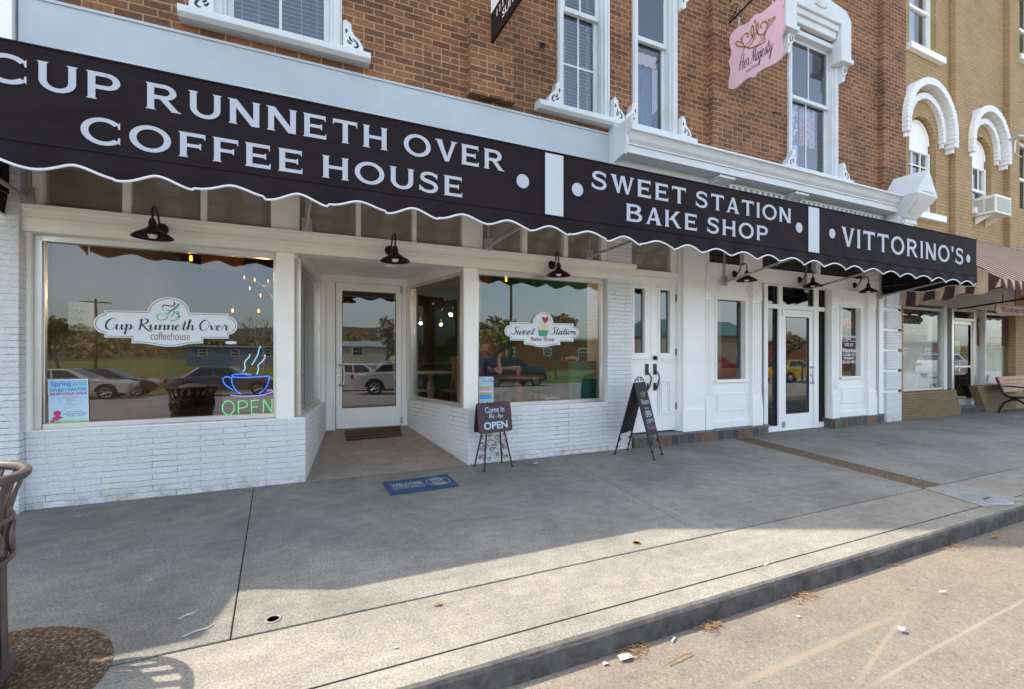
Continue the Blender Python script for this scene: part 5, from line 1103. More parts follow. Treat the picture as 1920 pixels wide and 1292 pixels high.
for q in ((288,215,330),(690,0,50)):
    y, zt = C8(q[0], q[1]); zl = C8(q[0], q[2])[1]; B = MB(True)
    n = 5
    for i in range(n):
        z = zl + (zt-zl)*(i+.5)/n; r = abs(zt-zl)/n*.62; B.tube([(PXp+.014+(r*.6*cos(t) if i%2 else 0), y+(0 if i%2 else r*.6*cos(t)), z+r*sin(t)) for t in [2*pi*j/10 for j in range(10)]], .005, 5, True)
    B.build("chain", STEEL, ps)
# black and white blade sign
bs = thing("blade_sign", "black and white blade sign giving a Main Street suite address", "sign", (2.19, -.6, 5.4)); BX = 2.19
bx("board", BLACK, bs, BX, BX+.03, -1.45, -.10, 5.0, 6.3, bevel=.004)
B = MB(); B.poly([(BX-.002,-.105,5.34),(BX-.002,-1.445,5.34),(BX-.002,-1.445,6.25),(BX-.002,-.105,6.25)]); B.build("white_field", WHITE, bs)
LW_ = M("white_sign_letter", (.8,.8,.8), .5, var=0)
text_obj("lettering", "111 MAIN ST.", LW_, bs, (BX-.001,-.28,5.20), (0,-1,0), (0,0,1), .92, .085, .012, .002); text_obj("lettering", "SUITE C", LW_, bs, (BX-.001,-.44,5.08), (0,-1,0), (0,0,1), .56, .085, .012, .002)
B = MB(True); B.tube([(BX+.015,0,6.36),(BX+.015,-1.6,6.36)], .015, 8); B.tube([(BX+.015,-.3,6.36),(BX+.015,-.3,6.3)], .008, 6); B.build("bracket", BLACK, bs)

# ================================================================ EASEL SIGN
EB = M("plum_brown_paint", (.065,.035,.038), .55, var=.15, scale=12, bumpy=.15, bscale=90); PALEB = M("pale_blue_letter", (.45,.60,.70), .6, var=0); RUST = M("rusty_brown_iron", (.07,.03,.025), .6, .4, var=.3, scale=25)
es = thing("easel_sign", "plum brown Come In We Are OPEN board on a scrolled easel", "sign", (2.18, -.22, 0))
F1, F2, K1, K2 = Vector((1.997,-.371,0)), Vector((2.379,-.295,0)), Vector((1.979,-.108,0)), Vector((2.359,-.04,0))
ex = (F2-F1).normalized(); ey = Vector((-ex.y, ex.x, 0)); mid = (F1+F2+K1+K2)/4; eh = .72
T1 = mid - ex*.075 + Vector((0,0,eh)); T2 = mid + ex*.075 + Vector((0,0,eh))
for a, b in ((F1,T1),(F2,T2),(K1,T1),(K2,T2)):
    d = (b-a); B = MB(True); B.tube([a+Vector((0,0,.0)), a+Vector((0,0,.0))+d*.02, a+d*.95], [.013,.010,.009], 8); B.lathe([(.016,0),(.016,.012),(.010,.018)], a, 10); B.build("leg", RUST, es)
def eboard(Fa, Fb, s):
    dn = ((Fa+Fb)/2 - (mid+Vector((0,0,eh)))).normalized(); n = ex.cross(-dn)*1.0; top = mid + Vector((0,0,eh+.03)) + ey*(-.012*s)
    w_, h_ = .235, .345; B = MB(); r = .035; pts = []
    for cx_, cy_, a0 in ((w_-r,-r,0),(-w_+r,-r,90),(-w_+r,-h_+r,180),(w_-r,-h_+r,270)):
        for k in range(5): a = R(a0+k*22.5); pts.append((cx_+r*cos(a), cy_+r*sin(a)))
    up = -dn
    P = [top + ex*x + up*y for x, y in pts]; nn = ex.cross(up)
    B.prism(P, nn*-.012 if s > 0 else nn*.012); return B.build("board", EB, es, .002), top, up, nn
_, top, up, nn = eboard(F1, F2, 1); eboard(K1, K2, -1)
text_obj("lettering", "Come In", PALEB, es, top+ex*-.135+up*-.115, ex, up, .27, .066, .010, .003); script_obj("lettering", "We Are", PALEB, es, top+ex*-.09+up*-.180, ex, up, .20, .055, .13, .05, .003)
text_obj("lettering", "OPEN", PALEB, es, top+ex*-.165+up*-.305, ex, up, .33, .085, .03, .003)
B = MB(True); B.tube(cr([tuple(top+ex*x+up*y+nn*.004) for x, y in ((-.10,.008),(-.09,-.01),(-.05,-.022),(0,-.025),(.05,-.022),(.09,-.01),(.10,.008))], 4), .007, 6); B.build("carry_handle", EB, es)
def scroll(B, C, u, v, r, turns=1.4, s=1, tw_=.0035, a0=0):
    B.tube([C + u*(s*r*(1-.75*t)*cos(a0+t*turns*2*pi)) + v*(r*(1-.75*t)*sin(a0+t*turns*2*pi)) for t in [i/26 for i in range(27)]], tw_, 5)
B = MB(True); up3 = Vector((0,0,1))
def onleg(a, b, t): return a + (b-a)*t
for a, ta, b, tb_ in ((F1,T1,F2,T2),(K1,T1,K2,T2),(F1,T1,K1,T1),(F2,T2,K2,T2)):
    c1 = (onleg(a,ta,.30)+onleg(b,tb_,.30))/2; u = (b-a).normalized(); L = (onleg(b,tb_,.3)-onleg(a,ta,.3)).length
    for s in (-1, 1):
        scroll(B, c1+u*s*L*.22, u*s, up3, .035); scroll(B, c1+u*s*L*.34-up3*.10, u*-s, up3, .025)
        B.tube(cr([tuple(q) for q in (onleg(a if s<0 else b, ta if s<0 else tb_, .42), c1+u*s*L*.30+up3*.05, c1+up3*.09)], 6), .0035, 5)
    scroll(B, c1+up3*.14, u, up3, .03)
B.build("scrollwork", RUST, es)

# ================================================================ CHALKBOARD A FRAME
CHALK = M("black_chalkboard", (.028,.028,.030), .7, var=.25, scale=6)
ab = thing("chalkboard_sign", "black folding chalkboard with white and pink writing before the double doors", "sign", (4.16, -.37, 0))
Q1, Q2, Q3, Q4 = Vector((3.889,-.239,0)), Vector((4.216,.003-.09,0)), Vector((4.119,-.724,0)), Vector((4.433,-.523,0))
rh = .945; RA = (Q1+Q3)/2 + Vector((0,0,rh)); RB = (Q2+Q4)/2 + Vector((0,0,rh))
for a, b, s in ((Q3,Q4,1),(Q1,Q2,-1)):
    d1, d2 = (a-RA), (b-RB); lo = .70; u = (RB-RA).normalized(); nrm = u.cross(-d1.normalized())*s
    P = [RA+d1*.0+nrm*.006, RB+d2*.0+nrm*.006, RB+d2*lo+nrm*.006, RA+d1*lo+nrm*.006]
    B = MB(); B.prism(P, -nrm*.014); B.build("panel", CHALK, ab, .002)
    for f0, dd in ((a,d1),(b,d2)):
        o0 = RA if f0 in (a,) else RB; B = MB(True); B.tube([o0, o0+dd*lo, f0+Vector((0,0,.0))], [.010,.010,.008], 6); B.lathe([(.02,0),(.02,.008),(.01,.016)], f0, 8); B.build("leg", BLACK, ab)
    B = MB(True)
    for (o0, dd, sg_) in ((RA,d1,1),(RB,d2,-1)):
        base = o0+dd*.80+u*sg_*.05; scroll(B, base, u*sg_, -dd.normalized(), .03, 1.3, 1, .004); scroll(B, o0+dd*.90+u*sg_*.03, u*sg_, -dd.normalized(), .02, 1.3, 1, .004)
    B.tube([tuple(q) for q in (RA+d1*lo, RB+d2*lo)], .008, 5); B.build("scrollwork", BLACK, ab)
    if s == 1:
        up = -d1.normalized(); wd = (RB-RA).length; CW = M("white_chalk", (.65,.68,.70), .9, var=0); CP = M("pink_chalk", (.75,.25,.55), .9, var=0); CG = M("gold_chalk", (.45,.38,.22), .9, var=0)
        nr = u.cross(up); L0 = d1.length
        def tx_(t, m, fx, fy, w_, h_, wt=.01): text_obj("chalk_writing", t, m, ab, RA+d1*fy+u*wd*fx+nrm*.008, u, up, wd*w_, h_, wt, .001)
        tx_("Welcome", CW, .16, .30, .68, .075, .0)
        tx_("We are", CW, .34, .365, .34, .03, .0); tx_("OPEN", CW, .22, .47, .56, .085, .012); tx_("COME IN!!", CW, .16, .545, .68, .05, .0)
        script_obj("chalk_writing", "Her Majesty", CP, ab, RA+d1*.63+u*wd*.12+nrm*.008, u, up, wd*.7, .07, .07, .02, .001)
        B = MB(); place_polys(B, strip(cr([(a_*wd, b_*wd) for a_, b_ in [(.30,.03),(.25,.10),(.38,.08),(.45,.14),(.50,.02),(.56,.14),(.63,.08),(.76,.10),(.70,.03),(.62,-.02),(.52,-.05),(.42,-.03),(.36,.02),(.5,.03),(.66,.02)]], 5), .008) , RA+d1*.18+u*wd*.0+nrm*.009, u, up); B.build("chalk_crown", CG, ab, normals=False)
B = MB(True); um = (RA+RB)/2; u = (RB-RA).normalized()
for s in (-1, 1): scroll(B, um+u*s*.05+up3*.035, u*s, up3, .032, 1.4, 1, .004); scroll(B, um+u*s*.14+up3*.022, u*-s, up3, .02, 1.3, 1, .004)
B.tube(cr([tuple(um+u*x+up3*z) for x, z in ((-.16,.0),(-.10,.05),(-.03,.075),(0,.06),(.03,.075),(.10,.05),(.16,0))], 5), .004, 5); B.build("top_scroll", BLACK, ab)
# ================================================================ MATS
wm = thing("doormat", "blue Shop Small welcome doormat lying on the pavement", "doormat", (1.21, -.62, 0))
BLUEM = M("blue_rubber_mat", (.035,.075,.17), .8, var=.15, scale=20, bumpy=.3, bscale=200); MATL = M("pale_mat_print", (.42,.44,.42), .85, var=.1, scale=30)
c4 = [Vector((.865,-.879,0)), Vector((1.546,-.847,0)), Vector((1.566,-.354,0)), Vector((.874,-.397,0))]
B = MB(); B.prism([v+Vector((0,0,.0035)) for v in c4], (0,0,.008)); B.build("mat", BLUEM, wm, .003)
mu = (c4[1]-c4[0]).normalized(); mv = (c4[3]-c4[0]).normalized(); O = c4[0]+Vector((0,0,.0118))
text_obj("lettering", "WELCOME", MATL, wm, O+mu*.055+mv*.235, mu, mv, .315, .115, .035, .001); text_obj("lettering", "TO THE NEIGHBORHOOD", MATL, wm, O+mu*.06+mv*.155, mu, mv, .315, .045, .012, .001)
for f in (.215, .135):
    B = MB(); B.poly([O+mu*.05+mv*f+Vector((0,0,.001)), O+mu*.385+mv*f+Vector((0,0,.001)), O+mu*.385+mv*(f+.006)+Vector((0,0,.001)), O+mu*.05+mv*(f+.006)+Vector((0,0,.001))]); B.build("rule_line", MATL, wm)
B = MB(); C_ = O+mu*.53+mv*.26
place_polys(B, ringpolys(0,0,.125,.15,0,360,.010,.012,40), C_, mu, mv, .001)
for s in (1,-1): B.poly([C_+mu*.105*cos(a)*1.0+mv*.125*sin(a)+Vector((0,0,.0012)) for a in [R(40*s+ (180-80)*s*i/12) for i in range(13)]])
B.build("oval_emblem", MATL, wm, normals=False)
text_obj("lettering", "SHOP", MATL, wm, C_+mu*-.07+mv*.005, mu, mv, .14, .065, .03, .001); text_obj("lettering", "SMALL", MATL, wm, C_+mu*-.075+mv*-.065, mu, mv, .15, .06, .03, .001)
B = MB(); zf = lambda y: .006+.25*y/1.77
P = [(.70,1.22),(1.44,1.27),(1.49,1.70),(.73,1.66)]
B.prism([(x,y,zf(y)) for x, y in P], (0,0,.012)); tag(B.build("doormat", brickmat("woven_brown_mat", (.10,.06,.04), (.05,.03,.025), (.16,.10,.065), .05, .02, .004, face=.8, stain=.3), None, .003), "brown woven doormat on the ramp at the glass entry door", "doormat")

# ================================================================ BENCH
bn = thing("park_bench", "slatted wooden bench with black scrolled iron ends by the office", "bench", (14.9, -.45, 0)); WOODP = M("pinkish_bench_slat", (.42,.24,.16), .6, var=.25, scale=14)
bxs = 14.47
for x in (bxs, bxs+1.45):
    B = MB(True)
    B.tube(cr([(x,-.20,.80),(x,-.24,.67),(x,-.30,.48),(x,-.40,.38),(x,-.60,.37),(x,-.78,.42)], 6), .022, 7); B.tube(cr([(x,-.24,.0),(x,-.27,.12),(x,-.36,.26),(x,-.50,.32),(x,-.64,.26),(x,-.74,.12),(x,-.78,0)], 6), .022, 7)
    B.tube(cr([(x,-.28,.61),(x,-.45,.61),(x,-.66,.59),(x,-.76,.56),(x,-.74,.48),(x,-.66,.50),(x,-.68,.56)], 6), .016, 7); B.tube(cr([(x,-.40,.38),(x,-.5,.33),(x,-.60,.37)], 4), .015, 6); B.build("iron_end", BLACK, bn)
for k in range(4):
    t = k/3; y = -.205-.09*t; z = .78-.26*t; B = MB(); B.hexa([(bxs-.02,y-.055,z-.04),(bxs+1.47,y-.055,z-.04),(bxs+1.47,y-.03,z-.045),(bxs-.02,y-.03,z-.045)], [(bxs-.02,y-.03,z+.04),(bxs+1.47,y-.03,z+.04),(bxs+1.47,y-.008,z+.035),(bxs-.02,y-.008,z+.035)]); B.build("back_slat", WOODP, bn, .004)
for k in range(4): bx("seat_slat", WOODP, bn, bxs-.02, bxs+1.47, -.76+k*.095, -.68+k*.095, .405, .43, bevel=.004)

# ================================================================ LITTER BIN
BINM = M("bronze_enamel", (.125,.098,.088), .45, .3, var=.3, scale=14); LINER = M("black_bin_liner", (.02,.018,.02), .6, var=.2)
tc_ = thing("litter_bin", "bronze slatted steel litter bin at the left edge of the pavement", "litter bin", (-1.265, -2.84, 0)); bxx, byy = -1.265, -2.84
def circ(r, z, n=48): return [(bxx+r*cos(2*pi*i/n), byy+r*sin(2*pi*i/n), z) for i in range(n)]
B = MB(True); B.tube(circ(.315, .828), .019, 10, True); B.build("top_ring", BINM, tc_)
B = MB()
for k in range(20):
    a = 2*pi*k/20+.12; d = Vector((cos(a), sin(a), 0)); pts = [(.262,.06),(.258,.25),(.256,.45),(.262,.58),(.272,.68),(.29,.755),(.315,.825)]
    B.flat([Vector((bxx,byy,0))+d*r+Vector((0,0,z)) for r, z in pts], .042, .008, d)
B.build("slat_basket", BINM, tc_, .002)
B = MB(True)
for z in (.50, .655): B.tube(circ(.277, z), .010, 8, True)
for k in range(10):
    a0 = 2*pi*(k+.5)/10; r = .055
    B.tube([(bxx+.277*cos(a0+r*cos(t)/.277), byy+.277*sin(a0+r*cos(t)/.277), .578+r*sin(t)) for t in [2*pi*j/18 for j in range(18)]], .010, 6, True)
B.build("ring_band", BINM, tc_)
B = MB(True); B.lathe([(.20,.03),(.235,.05),(.235,.70)], (bxx,byy,0), 32); B.build("liner", LINER, tc_)
B = MB(True); B.lathe([(.285,.05),(.285,.075),(.24,.08)], (bxx,byy,0), 32); B.build("base_ring", BINM, tc_)
B = MB(True); B.lathe([(.001,.885),(.06,.88),(.16,.85),(.225,.81),(.225,.775),(.20,.77)], (bxx,byy,0), 32); B.build("lid", M("tan_bin_lid", (.28,.24,.19), .5, .2, var=.1), tc_)

# ================================================================ WINDOW SIGNS
GY = .100
DEC = M("white_window_vinyl", (.70,.75,.78), .55, var=.02); INK = M("dark_brown_vinyl", (.035,.022,.024), .6, var=0); REDI = M("wine_red_vinyl", (.22,.035,.03), .6, var=0); GRN = M("mint_green_vinyl", (.10,.40,.25), .6, var=0); KEY = M("charcoal_line", (.03,.03,.035), .6, var=0)
def PM(ox, oy, sc, Y): return lambda x, y: at(ox+x/sc, oy+y/sc, Y)
def poly_on(B, f, pts, Y, lift):
    P = [f(*q) for q in pts]; B.poly([(x, Y-lift, z) for x, z in P])
def strips_on(B, f, pts, w, Y, lift, closed=False):
    p = [f(*q) for q in pts]
    if closed: p = p + p[:2]
    place_polys(B, strip(p, w), (0, Y-lift, 0), (1,0,0), (0,0,1), 0)
def plaque(f, L, R_, T, Bt, yb, xa, xb, archc, archr, hw, xin):   # outline in crop px
    pass
# coffee house plaque
f1 = PM(160, 540, 6.4, GY)
out = [(230,268),(750,278)] + [(1000+252*cos(R(180+180*i/20)), 288+178*sin(R(180+180*i/20))) for i in range(1,20)] + [(1254,296),(1720,308),(1720,345)] + [(1722+104*cos(R(-90+180*i/14)), 452+106*sin(R(-90+180*i/14))) for i in range(15)] + [(1720,560),(1720,607),(1414,606),(1414,664)] + cr([(1414,664),(1250,672),(1120,698),(1000,705),(880,694),(720,668),(556,662)], 4)[1:] + [(556,597),(230,594),(230,545)] + [(232-130*cos(R(-90+180*i/14)), 426-120*sin(R(-90+180*i/14))) for i in range(15)] + [(230,306)]
ol2 = []
def inset(pts, k, cx_, cy_): return [(cx_+(x-cx_)*(1-k*20/max(60,abs(x-cx_))) if abs(x-cx_) > 60 else x, cy_+(y-cy_)*(1-k*16/max(60,abs(y-cy_)))) for x, y in pts]
cd = thing("window_decal", "white plaque decal reading Cup Runneth Over coffeehouse with a cup emblem", "window decal", (-1.1, GY, 1.45))
B = MB(); poly_on(B, f1, out, GY, .0015); B.build("plaque", DEC, cd)
B = MB(); strips_on(B, f1, inset(out, 1, 990, 440), .0045, GY, .003, True); B.build("border_line", KEY, cd, normals=False)
xa, za = f1(232, 497); xb, zb3 = f1(1712, 512)
script_obj("lettering", "Cup Runneth Over", INK, cd, (xa, GY-.003, za), (xb-xa, 0, zb3-za), (0,0,1), math.hypot(xb-xa, zb3-za), .098, .125, .030, .001, .10)
x0, z0 = f1(785,622); x1, _ = f1(1255,622); text_obj("lettering", "coffeehouse", REDI, cd, (x0, GY-.004, z0), (1,0,0), (0,0,1), x1-x0, .075, -.012, .001)
B = MB(); strips_on(B, f1, cr([(940,265),(925,230),(950,205),(1000,215),(1050,218),(1075,190),(1060,165)], 5), [.004]*6+[.011]*25, GY, .004); B.build("steam_mark", REDI, cd, normals=False)
B = MB()
for st, w_ in (([(970,265),(1040,270),(1110,225),(1125,195),(1105,205),(1060,250),(1000,300)], .010), ([(860,320),(870,365),(900,385),(960,375),(990,345),(960,335)], .008), ([(860,320),(890,312),(950,320)], .004), ([(1080,290),(1110,285),(1120,305),(1090,315)], .010), ([(1080,350),(1100,355),(1130,330),(1120,370),(1060,390),(1020,395)], .009)):
    strips_on(B, f1, cr(st, 5), w_, GY, .0045)
B.build("cup_mark", GRN, cd, normals=False)
B = MB(); strips_on(B, f1, cr([(1070,275),(1060,310),(1030,345)], 5), .006, GY, .005); strips_on(B, f1, cr([(1085,310),(1120,320),(1130,345)], 5), .005, GY, .005); B.build("cup_shadow_mark", KEY, cd, normals=False)
x0, z0 = f1(952,322); x1, _ = f1(1015,322); text_obj("lettering", "THE", REDI, cd, (x0, GY-.004, z0), (1,0,0), (0,0,1), x1-x0, .017, -.01, .001)
# bake shop plaque
f2 = PM(760, 500, 4.615, GY)
out2 = [(905,478),(1100,486)] + [(1190+88*cos(R(180+180*i/18)), 480+88*sin(R(180+180*i/18))) for i in range(1,18)] + [(1280,488),(1455,493),(1455,515)] + [(1455+45*cos(R(-90+180*i/12)), 566+48*sin(R(-90+180*i/12))) for i in range(13)] + [(1455,618),(1455,648),(1340,646),(1340,676)] + cr([(1340,676),(1280,680),(1230,692),(1185,697),(1130,690),(1080,678),(1026,672)], 4)[1:] + [(1026,640),(905,638),(905,610)] + [(903-45*cos(R(-90+180*i/12)), 557-50*sin(R(-90+180*i/12))) for i in range(13)] + [(905,508)]
sd_ = thing("window_decal", "white plaque decal reading Sweet Station Bake Shop with a cupcake", "window decal", (3.1, GY, 1.45))
B = MB(); poly_on(B, f2, out2, GY, .0015); B.build("plaque", DEC, sd_)
B = MB(); strips_on(B, f2, inset(out2, .6, 1182, 565), .0045, GY, .003, True); B.build("border_line", KEY, sd_, normals=False)
for t, pa, pb in (("Sweet", (915,585), (1110,588)), ("Station", (1252,586), (1470,588))):
    xa, za = f2(*pa); xb, zz = f2(*pb); script_obj("lettering", t, INK, sd_, (xa, GY-.003, za), (xb-xa,0,zz-za), (0,0,1), xb-xa, .095, .12, .055, .001, .35)
x0, z0 = f2(1087,652); x1, _ = f2(1290,652); text_obj("lettering", "Bake Shop", REDI, sd_, (x0, GY-.003, z0), (1,0,0), (0,0,1), x1-x0, .065, .012, .001)
B = MB(); poly_on(B, f2, cr([(1210,490),(1188,465),(1182,440),(1195,432),(1209,445),(1224,432),(1237,442),(1232,468)], 4, True), GY, .004); B.build("heart_mark", M("red_vinyl", (.42,.05,.05), .6, var=0), sd_)
B = MB(); poly_on(B, f2, cr([(1150,548),(1135,525),(1145,512),(1160,506),(1152,490),(1170,478),(1185,462),(1188,478),(1225,490),(1232,506),(1243,520),(1240,542),(1200,552)], 4, True), GY, .003); B.build("icing_mark", M("cream_vinyl", (.66,.62,.45), .6, var=0), sd_)
B = MB(); poly_on(B, f2, [(1145,548),(1240,552),(1222,606),(1155,602)], GY, .0035); B.build("cup_mark", GRN, sd_)
B = MB()
for k in range(6): strips_on(B, f2, [(1158+k*14, 552), (1163+k*10.5, 600)], .004, GY, .0045)
B.build("cup_rib_mark", KEY, sd_, normals=False)
B = MB(); xo, zo = at(433, 642.5, GY); B.poly([(xo+.05*cos(t), GY-.002, zo+.016*sin(t)) for t in [2*pi*i/24 for i in range(24)]]); tag(B.build("oval_sticker", DEC), "small white oval sticker beside the coffee cup neon", "sticker")
# spring poster
f3 = PM(80, 700, 11.75, GY)
def gradmat(name, z0, z1):
    m, n, l, p = newmat(name); g = N(n, "ShaderNodeNewGeometry"); sp = N(n, "ShaderNodeSeparateXYZ"); l.new(g.outputs["Position"], sp.inputs[0]); mr = N(n, "ShaderNodeMapRange"); mr.inputs[1].default_value = z0; mr.inputs[2].default_value = z1; l.new(sp.outputs[2], mr.inputs[0])
    r = ramp(n, l, mr.outputs[0], [(0,(.10,.32,.06)),(.09,(.22,.46,.14)),(.15,(.52,.70,.66)),(.45,(.50,.68,.82)),(1,(.25,.52,.78))]); l.new(r.outputs[0], p.inputs["Base Color"]); p.inputs["Roughness"].default_value = .5; return m
cn = [(122,145),(1000,122),(1025,1135),(145,1190)]; zz = [f3(*q)[1] for q in cn]
po = thing("poster", "pale blue Spring sidewalk sale poster with a pink bird", "poster", (-1.75, GY, .8))
B = MB(); poly_on(B, f3, cn, GY, .002); B.build("sheet", WHITE, po); B = MB(); poly_on(B, f3, [(140,160),(985,140),(1008,1118),(160,1172)], GY, .003); B.build("printed_field", gradmat("printed_sky_and_grass", min(zz), max(zz)), po)
def ptext(t, c, x0, y0, x1, y1, h, wt=.0):
    xa, za = f3(x0,y0); xb, zb_ = f3(x1,y1); m = bpy.data.materials.get("poster_ink_"+c[0]) or M("poster_ink_"+c[0], c[1], .7, var=0); text_obj("lettering", t, m, po, (xa, GY-.0035, za), (xb-xa,0,zb_-za), (0,0,1), math.hypot(xb-xa, zb_-za), h, wt, .001)
hp = 4.93*1.0/900/11.75*1.0
ptext("Spring", ("blue",(.05,.20,.50)), 185, 318, 630, 300, 122*.00042*1.0, .01); ptext("INTO", ("green",(.12,.40,.20)), 672, 272, 965, 255, 70*.00036)
ptext("SWEETWATER", ("teal",(.03,.32,.45)), 155, 418, 975, 375, 70*.00038, .02); ptext("SIDEWALK SALE", ("rose",(.50,.05,.16)), 162, 492, 978, 458, 60*.00038, .025)
ptext("MARCH", ("orange",(.60,.22,.05)), 480, 556, 740, 548, 36*.00038); ptext("30TH-", ("orange",(.6,.22,.05)), 525, 615, 712, 607, 38*.00038); ptext("31ST", ("orange",(.6,.22,.05)), 525, 678, 655, 672, 40*.00038)
ptext("ENJOY SPECIAL", ("blue",(.05,.20,.5)), 525, 868, 905, 850, 32*.00038, .01); ptext("DEALS AND SAVINGS", ("blue",(.05,.2,.5)), 460, 915, 985, 890, 32*.00038, .01); ptext("FROM 11 TO 2!", ("blue",(.05,.2,.5)), 548, 955, 905, 938, 32*.00038, .01)
B = MB(); CI = M("grey_outline_ink", (.20,.25,.30), .7, var=0)
strips_on(B, f3, cr([(620+240*cos(2*pi*i/16)*(1+.06*(i%2)), 595+95*sin(2*pi*i/16)*(1+.08*(i%2))) for i in range(16)], 3, True), .002, GY, .004, True); strips_on(B, f3, [(545+55*cos(t), 745+28*sin(t)) for t in [2*pi*i/16 for i in range(16)]], .002, GY, .004, True); strips_on(B, f3, [(482+25*cos(t), 803+14*sin(t)) for t in [2*pi*i/12 for i in range(12)]], .002, GY, .004, True); B.build("thought_bubble", CI, po, normals=False)
BIRD = M("pink_bird_ink", (.52,.05,.20), .7, var=.05)
B = MB(); poly_on(B, f3, [(325+85*cos(t), 885+62*sin(t)) for t in [2*pi*i/24 for i in range(24)]], GY, .004); poly_on(B, f3, cr([(200,990),(260,955),(330,945),(400,945),(455,970),(400,995),(360,1020),(310,1045),(270,1040),(240,1092),(215,1080),(165,1045),(240,1015)], 3, True), GY, .0042); B.build("bird_mark", BIRD, po)
B = MB(); poly_on(B, f3, [(395,840),(440,822),(405,862)], GY, .0045); B.build("beak_mark", M("poster_beak", (.6,.3,.05), .7, var=0), po); B = MB(); strips_on(B, f3, [(302,1040),(300,1150)], .002, GY, .0045); strips_on(B, f3, [(325,1040),(323,1150)], .002, GY, .0046); B.build("leg_mark", CI, po, normals=False)
# cupcake flyer
fl = thing("flyer", "narrow flyer with coloured cake layers behind the corner of the bake shop window", "poster", (2.1, GY, .8))
def fb(name, c, y0, y1, l=.0025, x0=640, x1=758):
    B = MB(); poly_on(B, f2, [(x0,y0),(x1,y0-(0)),(x1,y1),(x0,y1)], GY, l); B.build(name, c if not isinstance(c, tuple) else M("flyer_ink", c, .6, var=.03), fl)
fb("sheet", M("flyer_paper", (.42,.55,.62), .6, var=.06, scale=20), 952, 1188, .002, 637, 762)
for y0, y1, c in ((1035,1050,(.25,.55,.08)),(1051,1070,(.62,.25,.50)),(1071,1087,(.66,.66,.38)),(1088,1106,(.62,.30,.28)),(1107,1145,(.03,.35,.62))): fb("cake_layer", c, y0, y1, .003, 643, 745)
xa, za = f2(662,1000); script_obj("lettering", "Sweet Station", M("flyer_script_ink", (.08,.16,.28), .6, var=0), fl, (xa, GY-.003, za), (1,0,0), (0,0,1), .15, .05, .07, .02, .001)
# neon
NEB = EM("blue_neon", (.02,.14,.75), .62); NEL = EM("pale_blue_neon", (.28,.60,.9), .34); NEP = EM("violet_neon", (.40,.20,.85), .34); NEG = EM("green_neon", (.05,.50,.14), .42)
ne = thing("neon_sign", "lit neon sign of a steaming blue coffee cup over green OPEN", "neon sign", (-.3, .17, 1.0)); NY = .165
f4 = PM(360, 430, 3.23, NY)
def neon(name, sts, m, r=.0052, k=5):
    B = MB(True)
    for st in sts: B.tube([(x, NY, z) for x, z in [f4(*q) for q in (cr(st, k) if k else st)]], r, 7)
    return B.build(name, m, ne)
neon("cup_tube", [[(360,880),(300,876),(250,880),(245,888),(270,897),(340,897),(420,892),(464,890),(466,905),(455,945),(430,980),(405,996)], [(248,888),(240,905),(248,945),(270,980),(297,997)], [(238,905),(220,893),(195,897),(188,915),(205,945),(248,972)]], NEB)
neon("steam_tube", [[(350,757),(345,775),(325,795),(318,815),(322,840),(310,861)], [(415,708),(405,730),(400,755),(385,785),(362,823)], [(441,759),(440,780),(420,805),(400,825),(402,850),(392,878)]], NEL)
neon("saucer_tube", [[(232,1005),(300,1011),(400,1007),(460,995),(486,985),(480,974),(450,975)]], NEP)
neon("letter_tube", [[(220+36*cos(t), 1081+42*sin(t)) for t in [2*pi*i/22 for i in range(23)]]], NEG, k=3)
neon("letter_tube", [[(281,1117),(281,1042)], [(281,1042),(310,1038),(333,1050),(332,1072),(305,1082),(281,1082)]], NEG, k=4)
neon("letter_tube", [[(405,1034),(360,1036)], [(360,1036),(361,1116)], [(361,1116),(407,1116)], [(361,1075),(396,1075)]], NEG, k=0)
neon("letter_tube", [[(432,1112),(434,1030)], [(434,1030),(484,1108)], [(484,1108),(485,1028)]], NEG, k=0)
bk = MB(); bk.box(f4(185,0)[0], f4(490,0)[0], NY+.015, NY+.02, f4(0,1122)[1], f4(0,1000)[1]); bk.build("backing_panel", glassmat("clear_acrylic", .06, (.55,.55,.55), .4), ne)
# opening hours on the right hand window
oh = thing("window_lettering", "white opening hours lettering on the right hand narrow window", "window lettering", (9.6, .08, 1.4)); f5 = PM(1560, 560, 7.6, .08)
for t, x0, x1, yb, hp_, wt in (("Vittorinos",132,340,560,50,.02),("Hours",198,272,586,18,.02),("Tuesday - Sunday",134,340,614,22,.02),("11:00 am",170,302,655,28,.02),("9:00 pm",182,296,686,28,.02),("Vittorinos",142,352,768,66,.03),("CLOSED ON",160,332,818,38,.03),("MONDAYS",172,318,868,40,.03),("423-351-9410",146,346,925,44,.03)):
    xa, za = f5(x0, yb); xb, _ = f5(x1, yb); zt = f5(x0, yb-hp_)[1]; text_obj("lettering", t, LW_, oh, (xa, .082, za), (1,0,0), (0,0,1), xb-xa, zt-za, wt, .001)
ol_ = thing("led_open_sign", "faint red OPEN light inside the narrow hours window", "sign", (9.5, .14, 1.9)); xa, za = at(1576, 614, .14); xb, zb_ = at(1598, 600, .14)
text_obj("lettering", "OPEN", EM("red_led", (.8,.10,.07), .12), ol_, (xa, .14, za), (1,0,0), (0,0,1), xb-xa, .17, -.01, .001)
